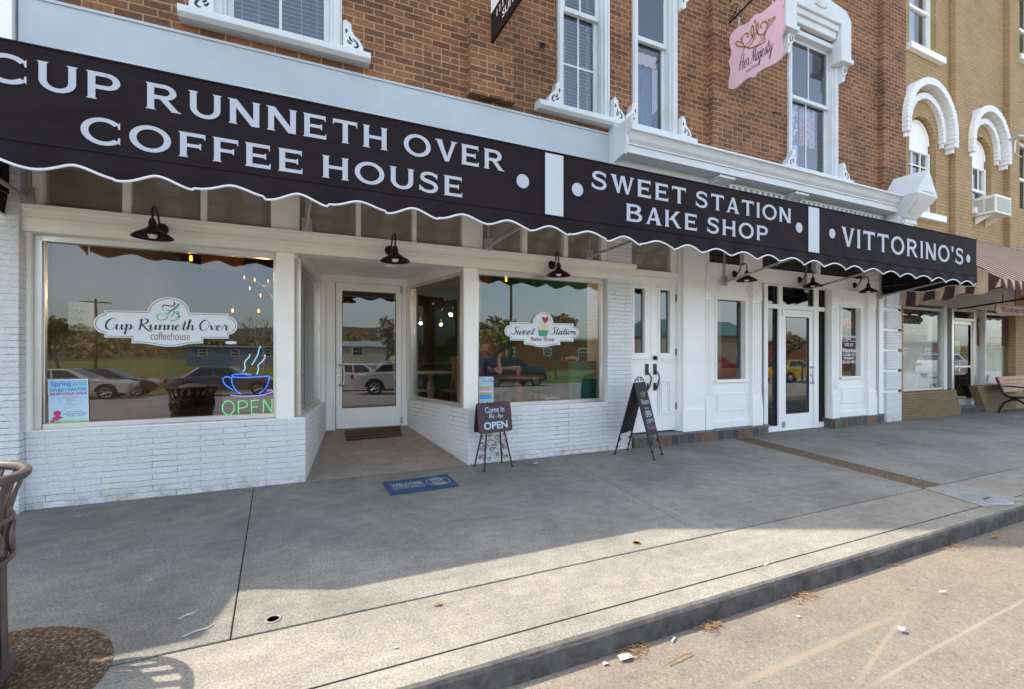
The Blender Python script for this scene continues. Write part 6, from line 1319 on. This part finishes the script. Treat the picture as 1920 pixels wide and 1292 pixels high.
# small printed pieces hung inside
cv = thing("wall_canvas", "cream canvas with handwritten lines hanging inside the coffee house window", "wall art", (-1.75, .6, 1.55))
x0, z1 = at(122, 565, .55); x1, z0 = at(172, 620, .55)
CREAMC = M("cream_canvas", (.62,.58,.44), .8, var=.06); bx("canvas", CREAMC, cv, x0, x1, .55, .59, z0, z1)
B = MB()
for k in range(4):
    z = z1-.09-.075*k
    place_polys(B, strip(cr([(x0+.04+i*.011, z+.016*sin(i*1.9+k)+.01*sin(i*.7)) for i in range(int((x1-x0-.08)/.011*(1 if k < 3 else .4)))], 3), .006), (0,.548,0), (1,0,0), (0,0,1), 0)
B.build("handwriting", INK, cv, normals=False)
# ================================================================ INSIDE THE SHOPS
def glow(t, x, y, z, watts):       # the light a lit bulb gives off
    ld = bpy.data.lights.new("bulb_light", 'POINT'); ld.energy = watts; ld.color = (1.0, .62, .30); ld.shadow_soft_size = .03
    o = bpy.data.objects.new("bulb_light", ld); COL.objects.link(o); o.parent = t; o.location = Vector((x, y, z)) - t.location
def pendant(px, py, Y, label, zc_=3.35, r=.016):
    x, z = at(px, py, Y); t = thing("pendant_lamp", label, "pendant lamp", (x, Y, z), "bare bulb pendants inside the coffee house")
    B = MB(True); B.tube([(x,Y,z+.07),(x,Y,zc_)], .004, 6); B.build("cord", BLACK, t)
    B = MB(True); B.lathe([(.006,z+.09),(.018,z+.085),(.018,z+.04)], (x,Y,0), 12); B.build("socket", BRONZE, t)
    glow(t, x, Y, z-.10, 3.5); B = MB(True); B.lathe([(.001,z-.032),(r*.5,z-.03),(r*.6,z),(r*.4,z+.03)], (x,Y,0), 12); B.build("bulb", BULB, t)
pendant(358, 484, 1.0, "glowing bare bulb high inside the coffee cup neon window", r=.03); pendant(949, 524, .9, "glowing bare bulb high inside the cupcake logo window", r=.028)
pendant(436, 582, 4.2, "small glowing bulb just right of the Cup Runneth Over plaque", r=.03); pendant(485, 583, 4.4, "small glowing bulb above the steam of the neon cup", r=.03)
ch = thing("chandelier", "black wire chandelier of many small warm bulbs seen behind the entry column", "chandelier", (-.05, 3.2, 2.5))
hx, hy_, hzz = at(495, 535, 3.2)[0], 3.2, at(495, 535, 3.2)[1]
B = MB(True); B.tube([(hx,hy_,hzz+.2),(hx,hy_,3.35)], .008, 6); B.lathe([(.001,-.02),(.05,0),(.001,.06)], (hx,hy_,hzz), 10)
spots = [(-.28,.1,.12),(-.12,-.2,.05),(.05,.22,.1),(.22,-.1,-.02),(.34,.12,-.1),(-.05,0,-.16),(.14,.1,-.2),(-.2,.05,-.05),(.3,-.2,.06)]
for a, b, c in spots: B.tube([(hx,hy_,hzz),(hx+a,hy_+b,hzz+c)], .006, 5)
B.build("frame", BLACK, ch); glow(ch, hx, hy_, hzz-.3, 12)
for a, b, c in spots: B = MB(True); B.lathe([(.001,-.028),(.009,-.02),(.010,.015),(.001,.03)], (hx+a,hy_+b,hzz+c), 8); B.build("bulb", BULB, ch)
FZ = .25
WOODC = M("honey_wood", (.24,.11,.035), .45, var=.3, scale=12); CHWH = M("white_chair_paint", (.55,.57,.55), .5, var=.05)
def chair(x, y, rot, m, label):
    t = thing("dining_chair", label, "chair", (0,0,0), "chairs inside the coffee house")
    B = MB(); B.box(-.21,.21,-.21,.21,.43,.46); B.build("seat", m, t, .008)
    for a, b in ((-.18,-.18),(.18,-.18),(-.18,.18),(.18,.18)): B = MB(True); B.tube([(a,b,.43),(a*1.12,b*1.12,0)], [.018,.014], 7); B.build("leg", m, t)
    B = MB(True)
    for a in (-.19,.19): B.tube([(-.19,a,.45),(-.25,a,.75),(-.30,a*.97,1.0)], .017, 7)
    for k in range(5): a = -.13+.065*k; B.tube([(-.19,a,.46),(-.295,a,.97)], .008, 6)
    B.tube([(-.30,-.21,1.0),(-.32,0,1.01),(-.30,.21,1.0)], [.02,.03,.02], 7); B.build("backrest", m, t)
    B = MB(True); B.tube([(-.19,-.19,.2),(.19,-.19,.2)], .009, 6); B.tube([(-.19,.19,.2),(.19,.19,.2)], .009, 6); B.build("stretcher", m, t)
    t.location = (x, y, FZ); t.rotation_euler = (0,0,R(rot)); return t
def table(x, y, r, m, label):
    t = thing("cafe_table", label, "table", (x, y, FZ)); B = MB(True); B.lathe([(r*.97,FZ+.72),(r,FZ+.73),(r,FZ+.75),(r*.98,FZ+.76)], (x,y,0), 36); B.build("tabletop", m, t)
    B = MB(True); B.lathe([(.16,FZ),(.16,FZ+.03),(.06,FZ+.08),(.055,FZ+.3),(.075,FZ+.42),(.05,FZ+.6),(.07,FZ+.72)], (x,y,0), 16); B.build("pedestal", m, t)
table(2.98, .78, .38, WOODC, "round honey wood table in the cupcake logo window where someone sits")
chair(2.36, .84, 0, WOODC, "honey wood chair the seated customer is using"); chair(3.50, .70, 172, CHWH, "white chair across the table from the seated customer"); chair(3.60, 1.20, 150, OAK, "tall spindle back oak chair beside the green cabinet")
table(2.35, 3.1, .42, CHWH, "white table deep inside beyond the glass side of the entry"); chair(1.95, 2.75, 30, CHWH, "white chair left of the white table inside"); chair(2.62, 2.5, 100, OAK, "oak chair pulled up to the white table inside")
# seated customer
def skin(name, V, E, m, parent=None, sub=1, rootv=0):
    me = bpy.data.meshes.new(name); me.from_pydata([v[0] for v in V], E, []); o = bpy.data.objects.new(name, me); COL.objects.link(o)
    o.modifiers.new("skin", 'SKIN'); sk = me.skin_vertices[0].data if me.skin_vertices else None
    if sk is None:
        bm = bmesh.new(); bm.from_mesh(me); bm.verts.layers.skin.verify(); bm.to_mesh(me); bm.free(); sk = me.skin_vertices[0].data
    for i, v in enumerate(V): sk[i].radius = (v[1], v[1] if len(v) < 3 else v[2]); sk[i].use_root = (i == rootv)
    s_ = o.modifiers.new("subd", 'SUBSURF'); s_.levels = sub; s_.render_levels = sub
    me.materials.append(m)
    if parent: o.parent = parent
    return o
SKINM = M("skin", (.50,.27,.18), .5, var=.05); NAVY = M("navy_shirt", (.02,.025,.055), .8, var=.1); JEAN = M("grey_jeans", (.10,.10,.11), .85, var=.1); HAIR = M("dark_blond_hair", (.12,.07,.035), .6, var=.2)
ex_, ez_ = at(944, 706, .56); hx_, hz_2 = at(934, 676, .62); cx_, cz_ = at(974, 692, .62)
V = [((2.34,.85,.82),.13),((2.37,.85,1.02),.12),((2.43,.85,1.22),.13,.11),((2.47,.85,1.37),.05),((2.50,.85,1.44),.06),((2.53,.85,1.52),.088),((2.54,.85,1.60),.07),
     ((2.43,.68,1.30),.055),((ex_-.03,.58,ez_+.03),.042),((hx_,.62,hz_2),.028),((hx_+.02,.63,hz_2+.05),.03),
     ((2.43,1.02,1.30),.055),((2.62,1.02,1.08),.042),((cx_-.10,.74,cz_+.01),.028),((cx_-.03,.68,cz_+.01),.03),
     ((2.38,.75,.80),.085),((2.80,.72,.82),.06),((2.74,.72,.36),.042),((2.88,.72,.30),.035),
     ((2.38,.95,.80),.085),((2.80,.98,.82),.06),((2.74,.98,.36),.042),((2.88,.98,.30),.035)]
Ed = [(0,1),(1,2),(2,3),(3,4),(4,5),(5,6),(2,7),(7,8),(8,9),(9,10),(2,11),(11,12),(12,13),(13,14),(0,15),(15,16),(16,17),(17,18),(0,19),(19,20),(20,21),(21,22)]
for base, d in ((10,(.02,.0,.06)),(14,(.06,-.03,0))):
    b = Vector(V[base][0]); dv = Vector(d); sd = Vector((0,.016,0)) if base == 10 else Vector((.004,.008,.014))
    for k in range(5):
        o_ = sd*(k-2); L = (.7,1,1.08,1,.75)[k]; V.append((tuple(b+o_*.8+dv*.35),.010)); V.append((tuple(b+o_*1.2+dv*L+Vector((.015,0,-.008))),.008)); n_ = len(V); Ed += [(base, n_-2), (n_-2, n_-1)]
pp_ = skin("person", V, Ed, SKINM); tag(pp_, "seated person in a navy shirt leaning an elbow on the window table", "person")
shv = [((2.340,.85,.86),.145),((2.370,.85,1.02),.135),((2.430,.85,1.22),.145,.125),((2.465,.85,1.34),.065),((2.430,.67,1.30),.07),((ex_-.07,.60,ez_+.10),.058),((2.430,1.03,1.30),.07),((2.520,1.03,1.19),.062)]
skin("shirt", shv, [(0,1),(1,2),(2,3),(2,4),(4,5),(2,6),(6,7)], NAVY, pp_)
skin("trousers", [((2.340,.85,.82),.14),((2.390,.75,.80),.095),((2.800,.72,.82),.072),((2.740,.72,.40),.055),((2.390,.95,.80),.095),((2.800,.98,.82),.072),((2.740,.98,.40),.055)], [(0,1),(1,2),(2,3),(0,4),(4,5),(5,6)], JEAN, pp_)
hb = MB(True); hb.lathe([(.001,.115),(.05,.105),(.088,.06),(.10,.0),(.095,-.06),(.07,-.11)], (2.505,.85,1.56), 16); hb.build("hair", HAIR, pp_, shift=False)
fc = MB(True)
for s in (-1, 1): fc.lathe([(.001,-.01),(.010,0),(.001,.01)], (2.62,.85+s*.032,1.545), 8); 
fc.build("eyes", INK, pp_, shift=False)
ns = MB(); ns.hexa([(2.615,.838,1.505),(2.615,.862,1.505),(2.650,.856,1.508),(2.650,.844,1.508)], [(2.610,.845,1.55),(2.610,.855,1.55),(2.622,.853,1.55),(2.622,.847,1.55)]); ns.box(2.615,2.625,.83,.87,1.472,1.478); ns.build("face_features", SKINM, pp_, shift=False)
cup = MB(True); cup.lathe([(.028,FZ+.761),(.036,FZ+.80),(.040,FZ+.88),(.036,FZ+.88),(.03,FZ+.80)], (cx_,.66,0), 18); tag(cup.build("paper_cup", M("rose_drink_cup", (.40,.14,.16), .4, var=.05)), "rose coloured drink cup held by the seated person", "cup")

# ================================================================ NEIGHBOUR TO THE LEFT AND THE FAR SIDE OF THE ROAD
nb_ = thing("neighbour_building", "low dark brick building left of the coffee house, beyond the frame", "building", (-9, 4, 0))
B = MB(); B.box(-24, -2.80, .05, 14, -.2, 5.3); B.build("wall", DBRICK, nb_)
na = thing("neighbour_awning", "dark awning on the building left of the coffee house, shading the litter bin", "awning", (-9, -.8, 2.8))
B = MB(); B.prism([(-23,.04,3.7),(-23,-1.66,3.18),(-23,-1.66,2.75),(-23,-1.63,2.75),(-23,-1.63,3.14),(-23,.04,3.66)], (20.36,0,0)); B.build("canopy", CANVAS, na)
TYRE = M("tyre_rubber", (.02,.02,.02), .8, var=.1); RIM = M("alloy_rim", (.5,.5,.5), .3, .9, var=.05); CGL = M("car_glass", (.02,.025,.03), .05, var=0, spec=.8); RLIGHT = M("red_tail_light", (.45,.02,.02), .2, var=0); HLIGHT = M("clear_headlight", (.6,.62,.62), .1, var=0)
def paint(name, c): 
    m = M(name, c, .25, .1, var=.02); m.node_tree.nodes["Principled BSDF"].inputs["Coat Weight"].default_value = .8; return m
def car(label, x, y, rot, m, L=4.7, W_=1.8, H=1.45, kind='sedan', cat="car"):
    t = thing("parked_car", label, cat, (0,0,0)); h = L/2; s = H/1.45
    prof = {'sedan': [(-h,.50),(-h-.02,.72),(-h+.08,.96*s),(-h*.62,1.0*s),(.42*h,.97*s),(.80*h,.86*s),(.97*h,.72),(h,.50),(.97*h,.30),(-.97*h,.30)],
            'suv': [(-h,.55),(-h-.02,.85),(-h+.04,1.05*s),(-h*.6,1.08*s),(.40*h,1.06*s),(.90*h,.98*s),(.99*h,.80),(h,.5),(.97*h,.36),(-.97*h,.36)]}[kind]
    B = MB()
    def ring(yy, sc, dz): return [B.bm.verts.new((a*sc, yy, b + (dz if b > .6 else 0))) for a, b in prof]
    rs = [ring(-W_/2, .965, -.05), ring(-W_/2+.07, 1, 0), ring(W_/2-.07, 1, 0), ring(W_/2, .965, -.05)]; n = len(prof)
    for A_, C_ in zip(rs, rs[1:]):
        for i in range(n): B.bm.faces.new((A_[i], A_[(i+1)%n], C_[(i+1)%n], C_[i]))
    B.bm.faces.new(rs[0][::-1]); B.bm.faces.new(rs[-1]); B.smooth = True; body = B.build("body", m, t, .03)
    if kind == 'sedan': b0, b1, t0, t1 = -.74*h, .44*h, -.46*h, .06*h
    else: b0, b1, t0, t1 = -.96*h, .42*h, -.88*h, .16*h
    zb_, zt = (.97*s if kind == 'sedan' else 1.05*s), H; wb, wt = W_/2-.06, W_/2-.24
    B = MB(); B.hexa([(b0,-wb,zb_-.03),(b1,-wb,zb_-.03),(b1,wb,zb_-.03),(b0,wb,zb_-.03)], [(t0,-wt,zt),(t1,-wt,zt),(t1,wt,zt),(t0,wt,zt)]); B.build("roof", m, t, .04)
    def side(f, g, yv):  # f along bottom 0..1, g height 0..1
        xb = b0+(b1-b0)*f; xt = t0+(t1-t0)*f; yy = (wb+(wt-wb)*g)*yv; return (xb+(xt-xb)*g, yy+.006*yv, zb_-.03+(zt-zb_+.03)*g)
    for yv in (-1, 1):
        for f0, f1 in ((.10,.46),(.50,.88)):
            B = MB(); B.poly([side(f0,.16,yv), side(f1,.16,yv), side(min(f1,.86),.86,yv), side(max(f0,.12),.86,yv)]); B.build("side_window", CGL, t)
    for xb, xt, d in ((b1,t1,1),(b0,t0,-1)):
        def ws(yy, g): return (xb+(xt-xb)*g+.008*d, yy*((wb-.06)+(wt-wb)*g), zb_-.03+(zt-zb_+.03)*g+.004)
        B = MB(); B.poly([ws(-1,.14), ws(1,.14), ws(1,.92), ws(-1,.92)]); B.build("windscreen" if d > 0 else "rear_window", CGL, t)
    r = .33 if kind == 'sedan' else .39
    for xx in (-.60*h, .62*h):
        for yv in (-1, 1):
            B = MB(True); yy = yv*(W_/2-.09); B.lathe([(.02,-.10),(r-.03,-.10),(r,-.06),(r,.06),(r-.03,.10),(.02,.10)], (xx,yy,r), 24, 'Y'); wh = B.build("wheel", TYRE, t)
            B = MB(True); yo = yv*(W_/2+.012)
            for k in range(5): a = 2*pi*k/5; B.tube([(xx,yo,r),(xx+r*.58*cos(a),yo,r+r*.58*sin(a))], [.05,.035], 5)
            B.tube([(xx+r*.62*cos(a), yo, r+r*.62*sin(a)) for a in [2*pi*k/20 for k in range(20)]], .022, 5, True); B.build("rim", RIM, wh)
            B = MB(); A_ = [(xx+(r+.09)*cos(a), yv*(W_/2+.002), r+(r+.09)*sin(a)) for a in [pi*k/16-.1 for k in range(17)]] ; B.poly(A_); B.build("wheel_arch", TYRE, t)
    for yv in (-1, 1):
        B = MB(); B.box(h*.93,h*.99,yv*(W_/2-.45),yv*(W_/2-.04),.64,.78); B.build("headlight", HLIGHT, t, .02); B = MB(); B.box(-h-.03,-h+.10,yv*(W_/2-.40),yv*(W_/2-.01),.72*s,.90*s); B.build("tail_light", RLIGHT, t, .02)
    t.location = (x, y, gz(y)); t.rotation_euler = (0,0,R(rot)); return t
car("white sedan seen reflected behind the Spring sale poster", -8.9, -22.8, 0, paint("white_car_paint", (.62,.62,.58)))
car("dark sedan half hidden behind the reflected white sedan", -8.4, -25.4, 0, paint("black_car_paint", (.02,.022,.03)))
car("grey sedan seen reflected under the Cup Runneth Over plaque", -2.75, -22.6, 4, paint("grey_car_paint", (.10,.095,.105)), 4.9)
car("silver sedan seen reflected low in the entry door", 4.9, -12.8, 8, paint("silver_car_paint", (.42,.43,.44)))
car("white hatchback reflected behind the silver sedan in the entry door", 3.6, -17.5, 10, paint("pearl_car_paint", (.55,.55,.55)), 4.3)
car("navy blue four wheel drive seen reflected in the cupcake logo window", 13.2, -23.0, -4, paint("navy_car_paint", (.012,.018,.06)), 4.9, 1.9, 1.85, 'suv')
car("yellow hatchback seen reflected in the right hand glass door", 30.6, -15.6, 0, paint("yellow_car_paint", (.62,.42,.02)), 4.4, 1.75, 1.5)
car("red van seen reflected in the tall panelled window", 25.0, -17.5, 0, paint("red_car_paint", (.40,.02,.03)), 5.2, 1.9, 1.9, 'suv', "van")
car("dark red sedan seen reflected in the double door panes", 19.5, -18.0, 12, paint("maroon_car_paint", (.10,.015,.02)))
car("white pickup sized car seen reflected in the office window by the bench", 47, -14.0, 0, paint("chalk_car_paint", (.6,.6,.6)), 5.2, 1.95, 1.85, 'suv')
def shed(name, label, x0, x1, y0, y1, z0, z1, m, roofm, gable=0, wins=0, winz=1.2):
    t = thing(name, label, "building", ((x0+x1)/2, (y0+y1)/2, z0)); B = MB(); B.box(x0,x1,y0,y1,z0,z1); B.build("wall", m, t)
    B = MB(); o = .3
    if gable: B.prism([(x0-o,y0-o,z1),(x0-o,y1+o,z1),(x0-o,(y0+y1)/2,z1+gable)], (x1-x0+2*o,0,0))
    else: B.box(x0-o,x1+o,y0-o,y1+o,z1+.001,z1+.25)
    B.build("roof", roofm, t)
    for k in range(wins):
        xx = x0+(x1-x0)*(k+.5)/wins; B = MB(); B.box(xx-.65,xx+.65,y1,y1+.05,winz,winz+1.1); f = B.build("window", WHITE, t); B = MB()
        for i in range(3):
            for j in range(2): B.box(xx-.55+.38*i,xx-.55+.38*i+.33,y1+.05,y1+.06,winz+.08+.5*j,winz+.50+.5*j)
        B.build("pane", CGL, f)
    return t
BLUES = M("blue_grey_sheeting", (.16,.21,.27), .6, var=.06); ROOFG = M("pale_metal_roof", (.40,.42,.44), .5, var=.05); REDB = M("red_brick_wall", (.24,.08,.05), .8, var=.15); TANB = M("tan_wall", (.40,.33,.24), .8, var=.1); CREAMB = M("cream_wall", (.50,.47,.40), .8, var=.08)
shed("metal_building", "blue grey metal building reflected above the neon cup", -15, 4, -101, -88, -.8, 2.7, BLUES, ROOFG, .0, 4)
shed("shop_building", "low cream building reflected low in the entry door", 6, 20, -66, -56, -.9, 2.4, CREAMB, ROOFG, .8, 3)
shed("shop_building", "long red brick building reflected behind the navy car", 24, 52, -64, -52, -.9, 3.4, REDB, ROOFG, .0, 5)
shed("shop_building", "tan gabled building reflected at the right edge of the cupcake logo window", 40, 54, -46, -36, -.9, 3.6, TANB, M("teal_roof", (.12,.25,.24), .5), 2.2, 2)
shed("shop_building", "red flat roofed building reflected in the right hand glass door", 62, 92, -44, -34, -.9, 3.2, REDB, ROOFG, .0, 5)
WOODM = M("weathered_pole_wood", (.10,.075,.055), .9, var=.3)
def pole(x, y, top, label, arm=1):
    t = thing("utility_pole", label, "utility pole", (x, y, gz(y))); B = MB(True); B.tube([(x,y,-1.2),(x,y,top)], [.16,.11], 8); B.build("post", WOODM, t)
    if arm:
        B = MB(); B.box(x-1.5,x+1.5,y-.06,y+.06,top-.5,top-.36); B.build("crossarm", WOODM, t)
pole(-21.7, -71, 8.4, "wooden utility pole reflected left of the Cup Runneth Over plaque"); pole(-1.8, -80, 6.0, "short pole reflected just left of the neon steam", 0); pole(17.5, -32, 7.5, "thin pole reflected beside the cupcake logo", 0); pole(33, -28, 7.6, "wooden pole reflected in the tall panelled window")
# trees
def leafmat(name, c, v=.35):
    m, n, l, p = newmat(name); oi = N(n, "ShaderNodeNewGeometry"); t = noise(n, l, .9, 3, .6, oi.outputs["Position"]); r = ramp(n, l, t.outputs["Fac"], [(.3, tuple(x*(1-v) for x in c)), (.7, tuple(x*(1+v) for x in c))]); l.new(r.outputs[0], p.inputs["Base Color"]); p.inputs["Roughness"].default_value = .8; return m
BARK = M("grey_bark", (.12,.095,.075), .9, var=.25); PALEBARK = M("pale_bark", (.42,.38,.33), .9, var=.15)
def tree(x, y, h, spread, lm, bm_, leaves, label, seed, size=.16, cat="tree"):
    rnd = random.Random(seed); z0 = gz(y)-.1; t = thing("tree", label, cat, (x, y, z0)); tips = []; B = MB(True)
    def grow(p, d, L, r, lv):
        q = p + d*L; B.tube([p, (p+q)/2+Vector((rnd.uniform(-.06,.06)*L, rnd.uniform(-.06,.06)*L, 0)), q], [r, r*.82, r*.62], 6 if lv < 2 else 4)
        if lv >= 4: tips.append((p, q)); return
        if lv >= 2: tips.append((p, q))
        for k in range(3 if lv < 3 else 2):
            a = rnd.uniform(0, 2*pi); el = rnd.uniform(.35, .95); nd = (d*cos(el) + Vector((cos(a), sin(a), rnd.uniform(-.1,.4)))*sin(el)*spread).normalized(); grow(q, nd, L*rnd.uniform(.62,.82), r*.6, lv+1)
    grow(Vector((x,y,z0)), Vector((rnd.uniform(-.1,.1), 0, 1)).normalized(), h*.30, h*.022, 0); B.build("trunk", bm_, t)
    if leaves:
        C = MB()
        for i in range(leaves):
            p, q = tips[rnd.randrange(len(tips))]; c_ = p.lerp(q, rnd.random()) + Vector((rnd.gauss(0,.22), rnd.gauss(0,.22), rnd.gauss(0,.2)))*h*.09
            u = Vector((rnd.gauss(0,1), rnd.gauss(0,1), rnd.gauss(0,1))).normalized(); v = u.cross(Vector((rnd.gauss(0,1), rnd.gauss(0,1), rnd.gauss(0,1)))).normalized(); s_ = size*rnd.uniform(.6,1.4)
            C.poly([c_-u*s_-v*s_*.5, c_+u*s_-v*s_*.5, c_+u*s_*.8+v*s_*.6, c_-u*s_*.8+v*s_*.6])
        C.build("crown", lm, t, normals=False)
OLIVE = leafmat("olive_spring_leaves", (.28,.28,.08)); REDL = leafmat("red_bud_leaves", (.30,.09,.07)); BLOS = leafmat("pale_blossom", (.40,.38,.30)); BROWNL = leafmat("brown_twigs", (.32,.25,.14)); EVER = leafmat("evergreen_leaves", (.17,.20,.08))
tree(14.7, -29, 6.6, 1.1, OLIVE, BARK, 2600, "leafy olive tree reflected left of the cupcake logo", 3); tree(21.5, -31, 6.4, .7, REDL, BARK, 1500, "red budding tree reflected right of the cupcake logo", 4); tree(18.0, -36, 6.5, .8, BROWNL, BARK, 700, "thin brown tree reflected behind the cupcake logo", 9)
tree(-2.6, -62, 9.0, .8, None, PALEBARK, 0, "bare pale tree reflected beside the entry column", 5); tree(7.6, -33, 6.2, .9, BLOS, BARK, 1500, "white blossoming tree reflected on the right of the entry door", 6)
tree(43.0, -25, 5.2, 1.0, BROWNL, BARK, 2600, "round brown tree reflected in the right hand glass door", 7); tree(-17, -46, 6.5, 1.0, OLIVE, BARK, 2200, "green tree reflected at the left edge of the big window", 8); tree(-27, -62, 8.0, 1.0, EVER, BARK, 2200, "dark evergreen reflected at the far left of the big window", 10)
rnd = random.Random(5); Wd = MB()
for i in range(650):
    y = -rnd.uniform(120, 330); x = rnd.uniform(-420, 520); zc_ = hz(x, y)
    for k in range(60):
        c_ = Vector((x+rnd.gauss(0,2.6), y+rnd.gauss(0,2.6), zc_+abs(rnd.gauss(2.2,1.3)))); u = Vector((rnd.gauss(0,1), rnd.gauss(0,1), rnd.gauss(0,1))).normalized(); v = u.cross(Vector((rnd.gauss(0,1), rnd.gauss(0,1), .3))).normalized(); s_ = rnd.uniform(.25,.6); Wd.poly([c_-u*s_-v*s_, c_+u*s_-v*s_, c_+u*s_+v*s_, c_-u*s_+v*s_])
o = Wd.build("woods", leafmat("spring_woods", (.26,.21,.09), .4), None, normals=False); tag(o, kind='stuff')
# ================================================================ PAVEMENT AND GUTTER BITS
PAPER = M("white_litter_paper", (.50,.49,.46), .8, var=.05); STRAW = M("dry_pine_straw", (.24,.145,.07), .9, var=.4, scale=40); BRNL = M("brown_dead_leaf", (.30,.15,.06), .9, var=.3)
def bit(px, py, z, kind, label, sz=.03, rot=0.0, seed=1):
    x, y = gnd(px, py, z); rn = random.Random(seed); B = MB()
    if kind == 'paper':
        n = 7; pts = [(sz*(1+.35*rn.uniform(-1,1))*cos(2*pi*i/n+rot), sz*.7*(1+.35*rn.uniform(-1,1))*sin(2*pi*i/n+rot), .005+.3*sz*rn.random()) for i in range(n)]; vs = [B.bm.verts.new((x+a,y+b,z+c)) for a, b, c in pts]; c0 = B.bm.verts.new((x,y,z+.006+.3*sz))
        for i in range(n): B.bm.faces.new((vs[i], vs[(i+1)%n], c0))
        return tag(B.build("paper_scrap", PAPER), label, "litter")
    if kind == 'butt': B.tube([(x-sz*cos(rot),y-sz*sin(rot),z+.006),(x+sz*cos(rot),y+sz*sin(rot),z+.006)], .005, 6); return tag(B.build("cigarette_end", PAPER), label, "litter")
    if kind == 'twig': B.tube([(x-sz*cos(rot),y-sz*sin(rot),z+.006),(x,y,z+.012),(x+sz*cos(rot),y+sz*sin(rot),z+.006)], .003, 5); return tag(B.build("twig", BRNL), label, "twig")
    if kind == 'straw':
        for i in range(85):
            a = rn.uniform(0,2*pi); px_, py_ = x+rn.gauss(0,sz*.8), y+rn.gauss(0,sz*.4); L = rn.uniform(.015,.045); h = rn.uniform(.003,.018); d = Vector((cos(a),sin(a),rn.uniform(-.2,.3)))*L; p = Vector((px_,py_,z+h)); B.tube([p-d*.5, p+d*.5], .0016, 3, cap=False)
        return tag(B.build("pine_straw_clump", STRAW), label, "debris")
    if kind == 'leaf': B.poly([(x-sz,y,z+.005),(x,y-sz*.4,z+.012),(x+sz,y+.2*sz,z+.006),(x,y+sz*.5,z+.012)]); return tag(B.build("dead_leaf", BRNL), label, "leaf")
bit(1172,1236,-.12,'paper',"largest white paper scrap in the gutter beside dry straw",.042,.3,1); bit(1135,1246,-.12,'paper',"small white scrap just left of the largest gutter paper",.014,1,2)
bit(1263,1201,-.12,'butt',"white cigarette end against the kerb right of the straw clump",.02,.5); bit(1437,1060,0,'butt',"white cigarette end lying in the kerb strip joint",.02,.2); bit(1768,1111,-.12,'butt',"white stub alone on the dusty road at right",.02,-.3)
bit(1185,1222,-.12,'straw',"dry straw clump around the largest gutter paper",.06,0,3); bit(1505,1119,-.12,'straw',"largest dry straw clump at the foot of the kerb",.075,0,4); bit(1332,1175,-.12,'straw',"small straw clump at the kerb left of the largest clump",.05,0,5); bit(1790,1025,-.12,'straw',"long straw clump farthest up the gutter",.10,0,6)
bit(1690,1181,-.12,'paper',"pale flat scrap between the tyre marks on the road",.022,.6,7); bit(1497,1157,-.12,'paper',"tiny grey white scrap on the road below the largest straw clump",.012,.1,8); bit(1275,1236,-.12,'twig',"dark twig at the lower edge of the road",.08,.1); bit(1675,1061,-.12,'twig',"straw coloured twig along the kerb foot",.07,-.5)
bit(742,1216,0,'paper',"small white scrap on the kerb strip near the bottom",.011,0,9); bit(1005,870,0,'paper',"crumpled pale wrapper by the white wall beside the easel sign",.04,0,10); bit(1865,1008,-.12,'leaf',"pale leaf at the gutter near the right edge",.05); bit(1015,1265,-.12,'leaf',"brown leaf bit at the kerb foot near the bottom",.03); bit(822,1136,0,'leaf',"tan leaf flake on the kerb strip",.03)
bit(1905,782,0,'paper',"white scrap under the bench end",.05,0,12)
# drain fittings let into the slab
RING = M("white_plastic_ring", (.33,.31,.26), .6, var=.1)
for px, py, r, lab in ((512,1162,.036,"open pipe fitting let into the pavement near the slab joint"),(1194,1019,.030,"small rusty pipe fitting let into the pavement by the kerb strip")):
    x, y = gnd(px, py); t = thing("pipe_fitting", lab, "pipe fitting", (x,y,0)); B = MB(True); B.lathe([(r*.78,.003),(r*.80,.006),(r,.006),(r*1.02,.002)], (x,y,0), 24); B.build("collar", RING if r > .033 else BRNL, t); B = MB(); B.poly([(x+r*.79*cos(2*pi*i/20), y+r*.79*sin(2*pi*i/20), .003) for i in range(20)]); B.build("opening", M("rusty_hole", (.05,.025,.012), .9), t)
x, y = gnd(1850, 937); t = thing("meter_cover", "oval iron water meter cover in the pale concrete patch", "meter cover", (x,y,0))
B = MB(True); B.lathe([(.001,.012),(.15,.012),(.165,.009),(.17,.005)], (x,y,0), 28); B.build("lid", M("galvanised_lid", (.36,.37,.38), .5, .4, var=.15), t); bx("lift_slot", RUBBER, t, x-.06, x+.06, y-.008, y+.008, .0125, .0135)
B = MB(); 
for i, (px, py, L) in enumerate(((372,1186,.10),(352,1156,.06))):
    x, y = gnd(px, py); 
    st = MB(); place_polys(st, strip(cr([(-L*.6,-.02),(-L*.2,.01),(L*.3,.02),(L*.6,.05)], 4), [.002]+[.014]*4+[.02]*4+[.006]*4), (x,y,.004), (1,0,0), (0,1,0)); tag(st.build("paint_splash", M("white_paint_splash", (.46,.45,.42), .8, var=.1), None, normals=False), ("larger" if i == 0 else "smaller")+" white paint splash on the pavement near the aggregate circle", "paint mark")
B.bm.free()
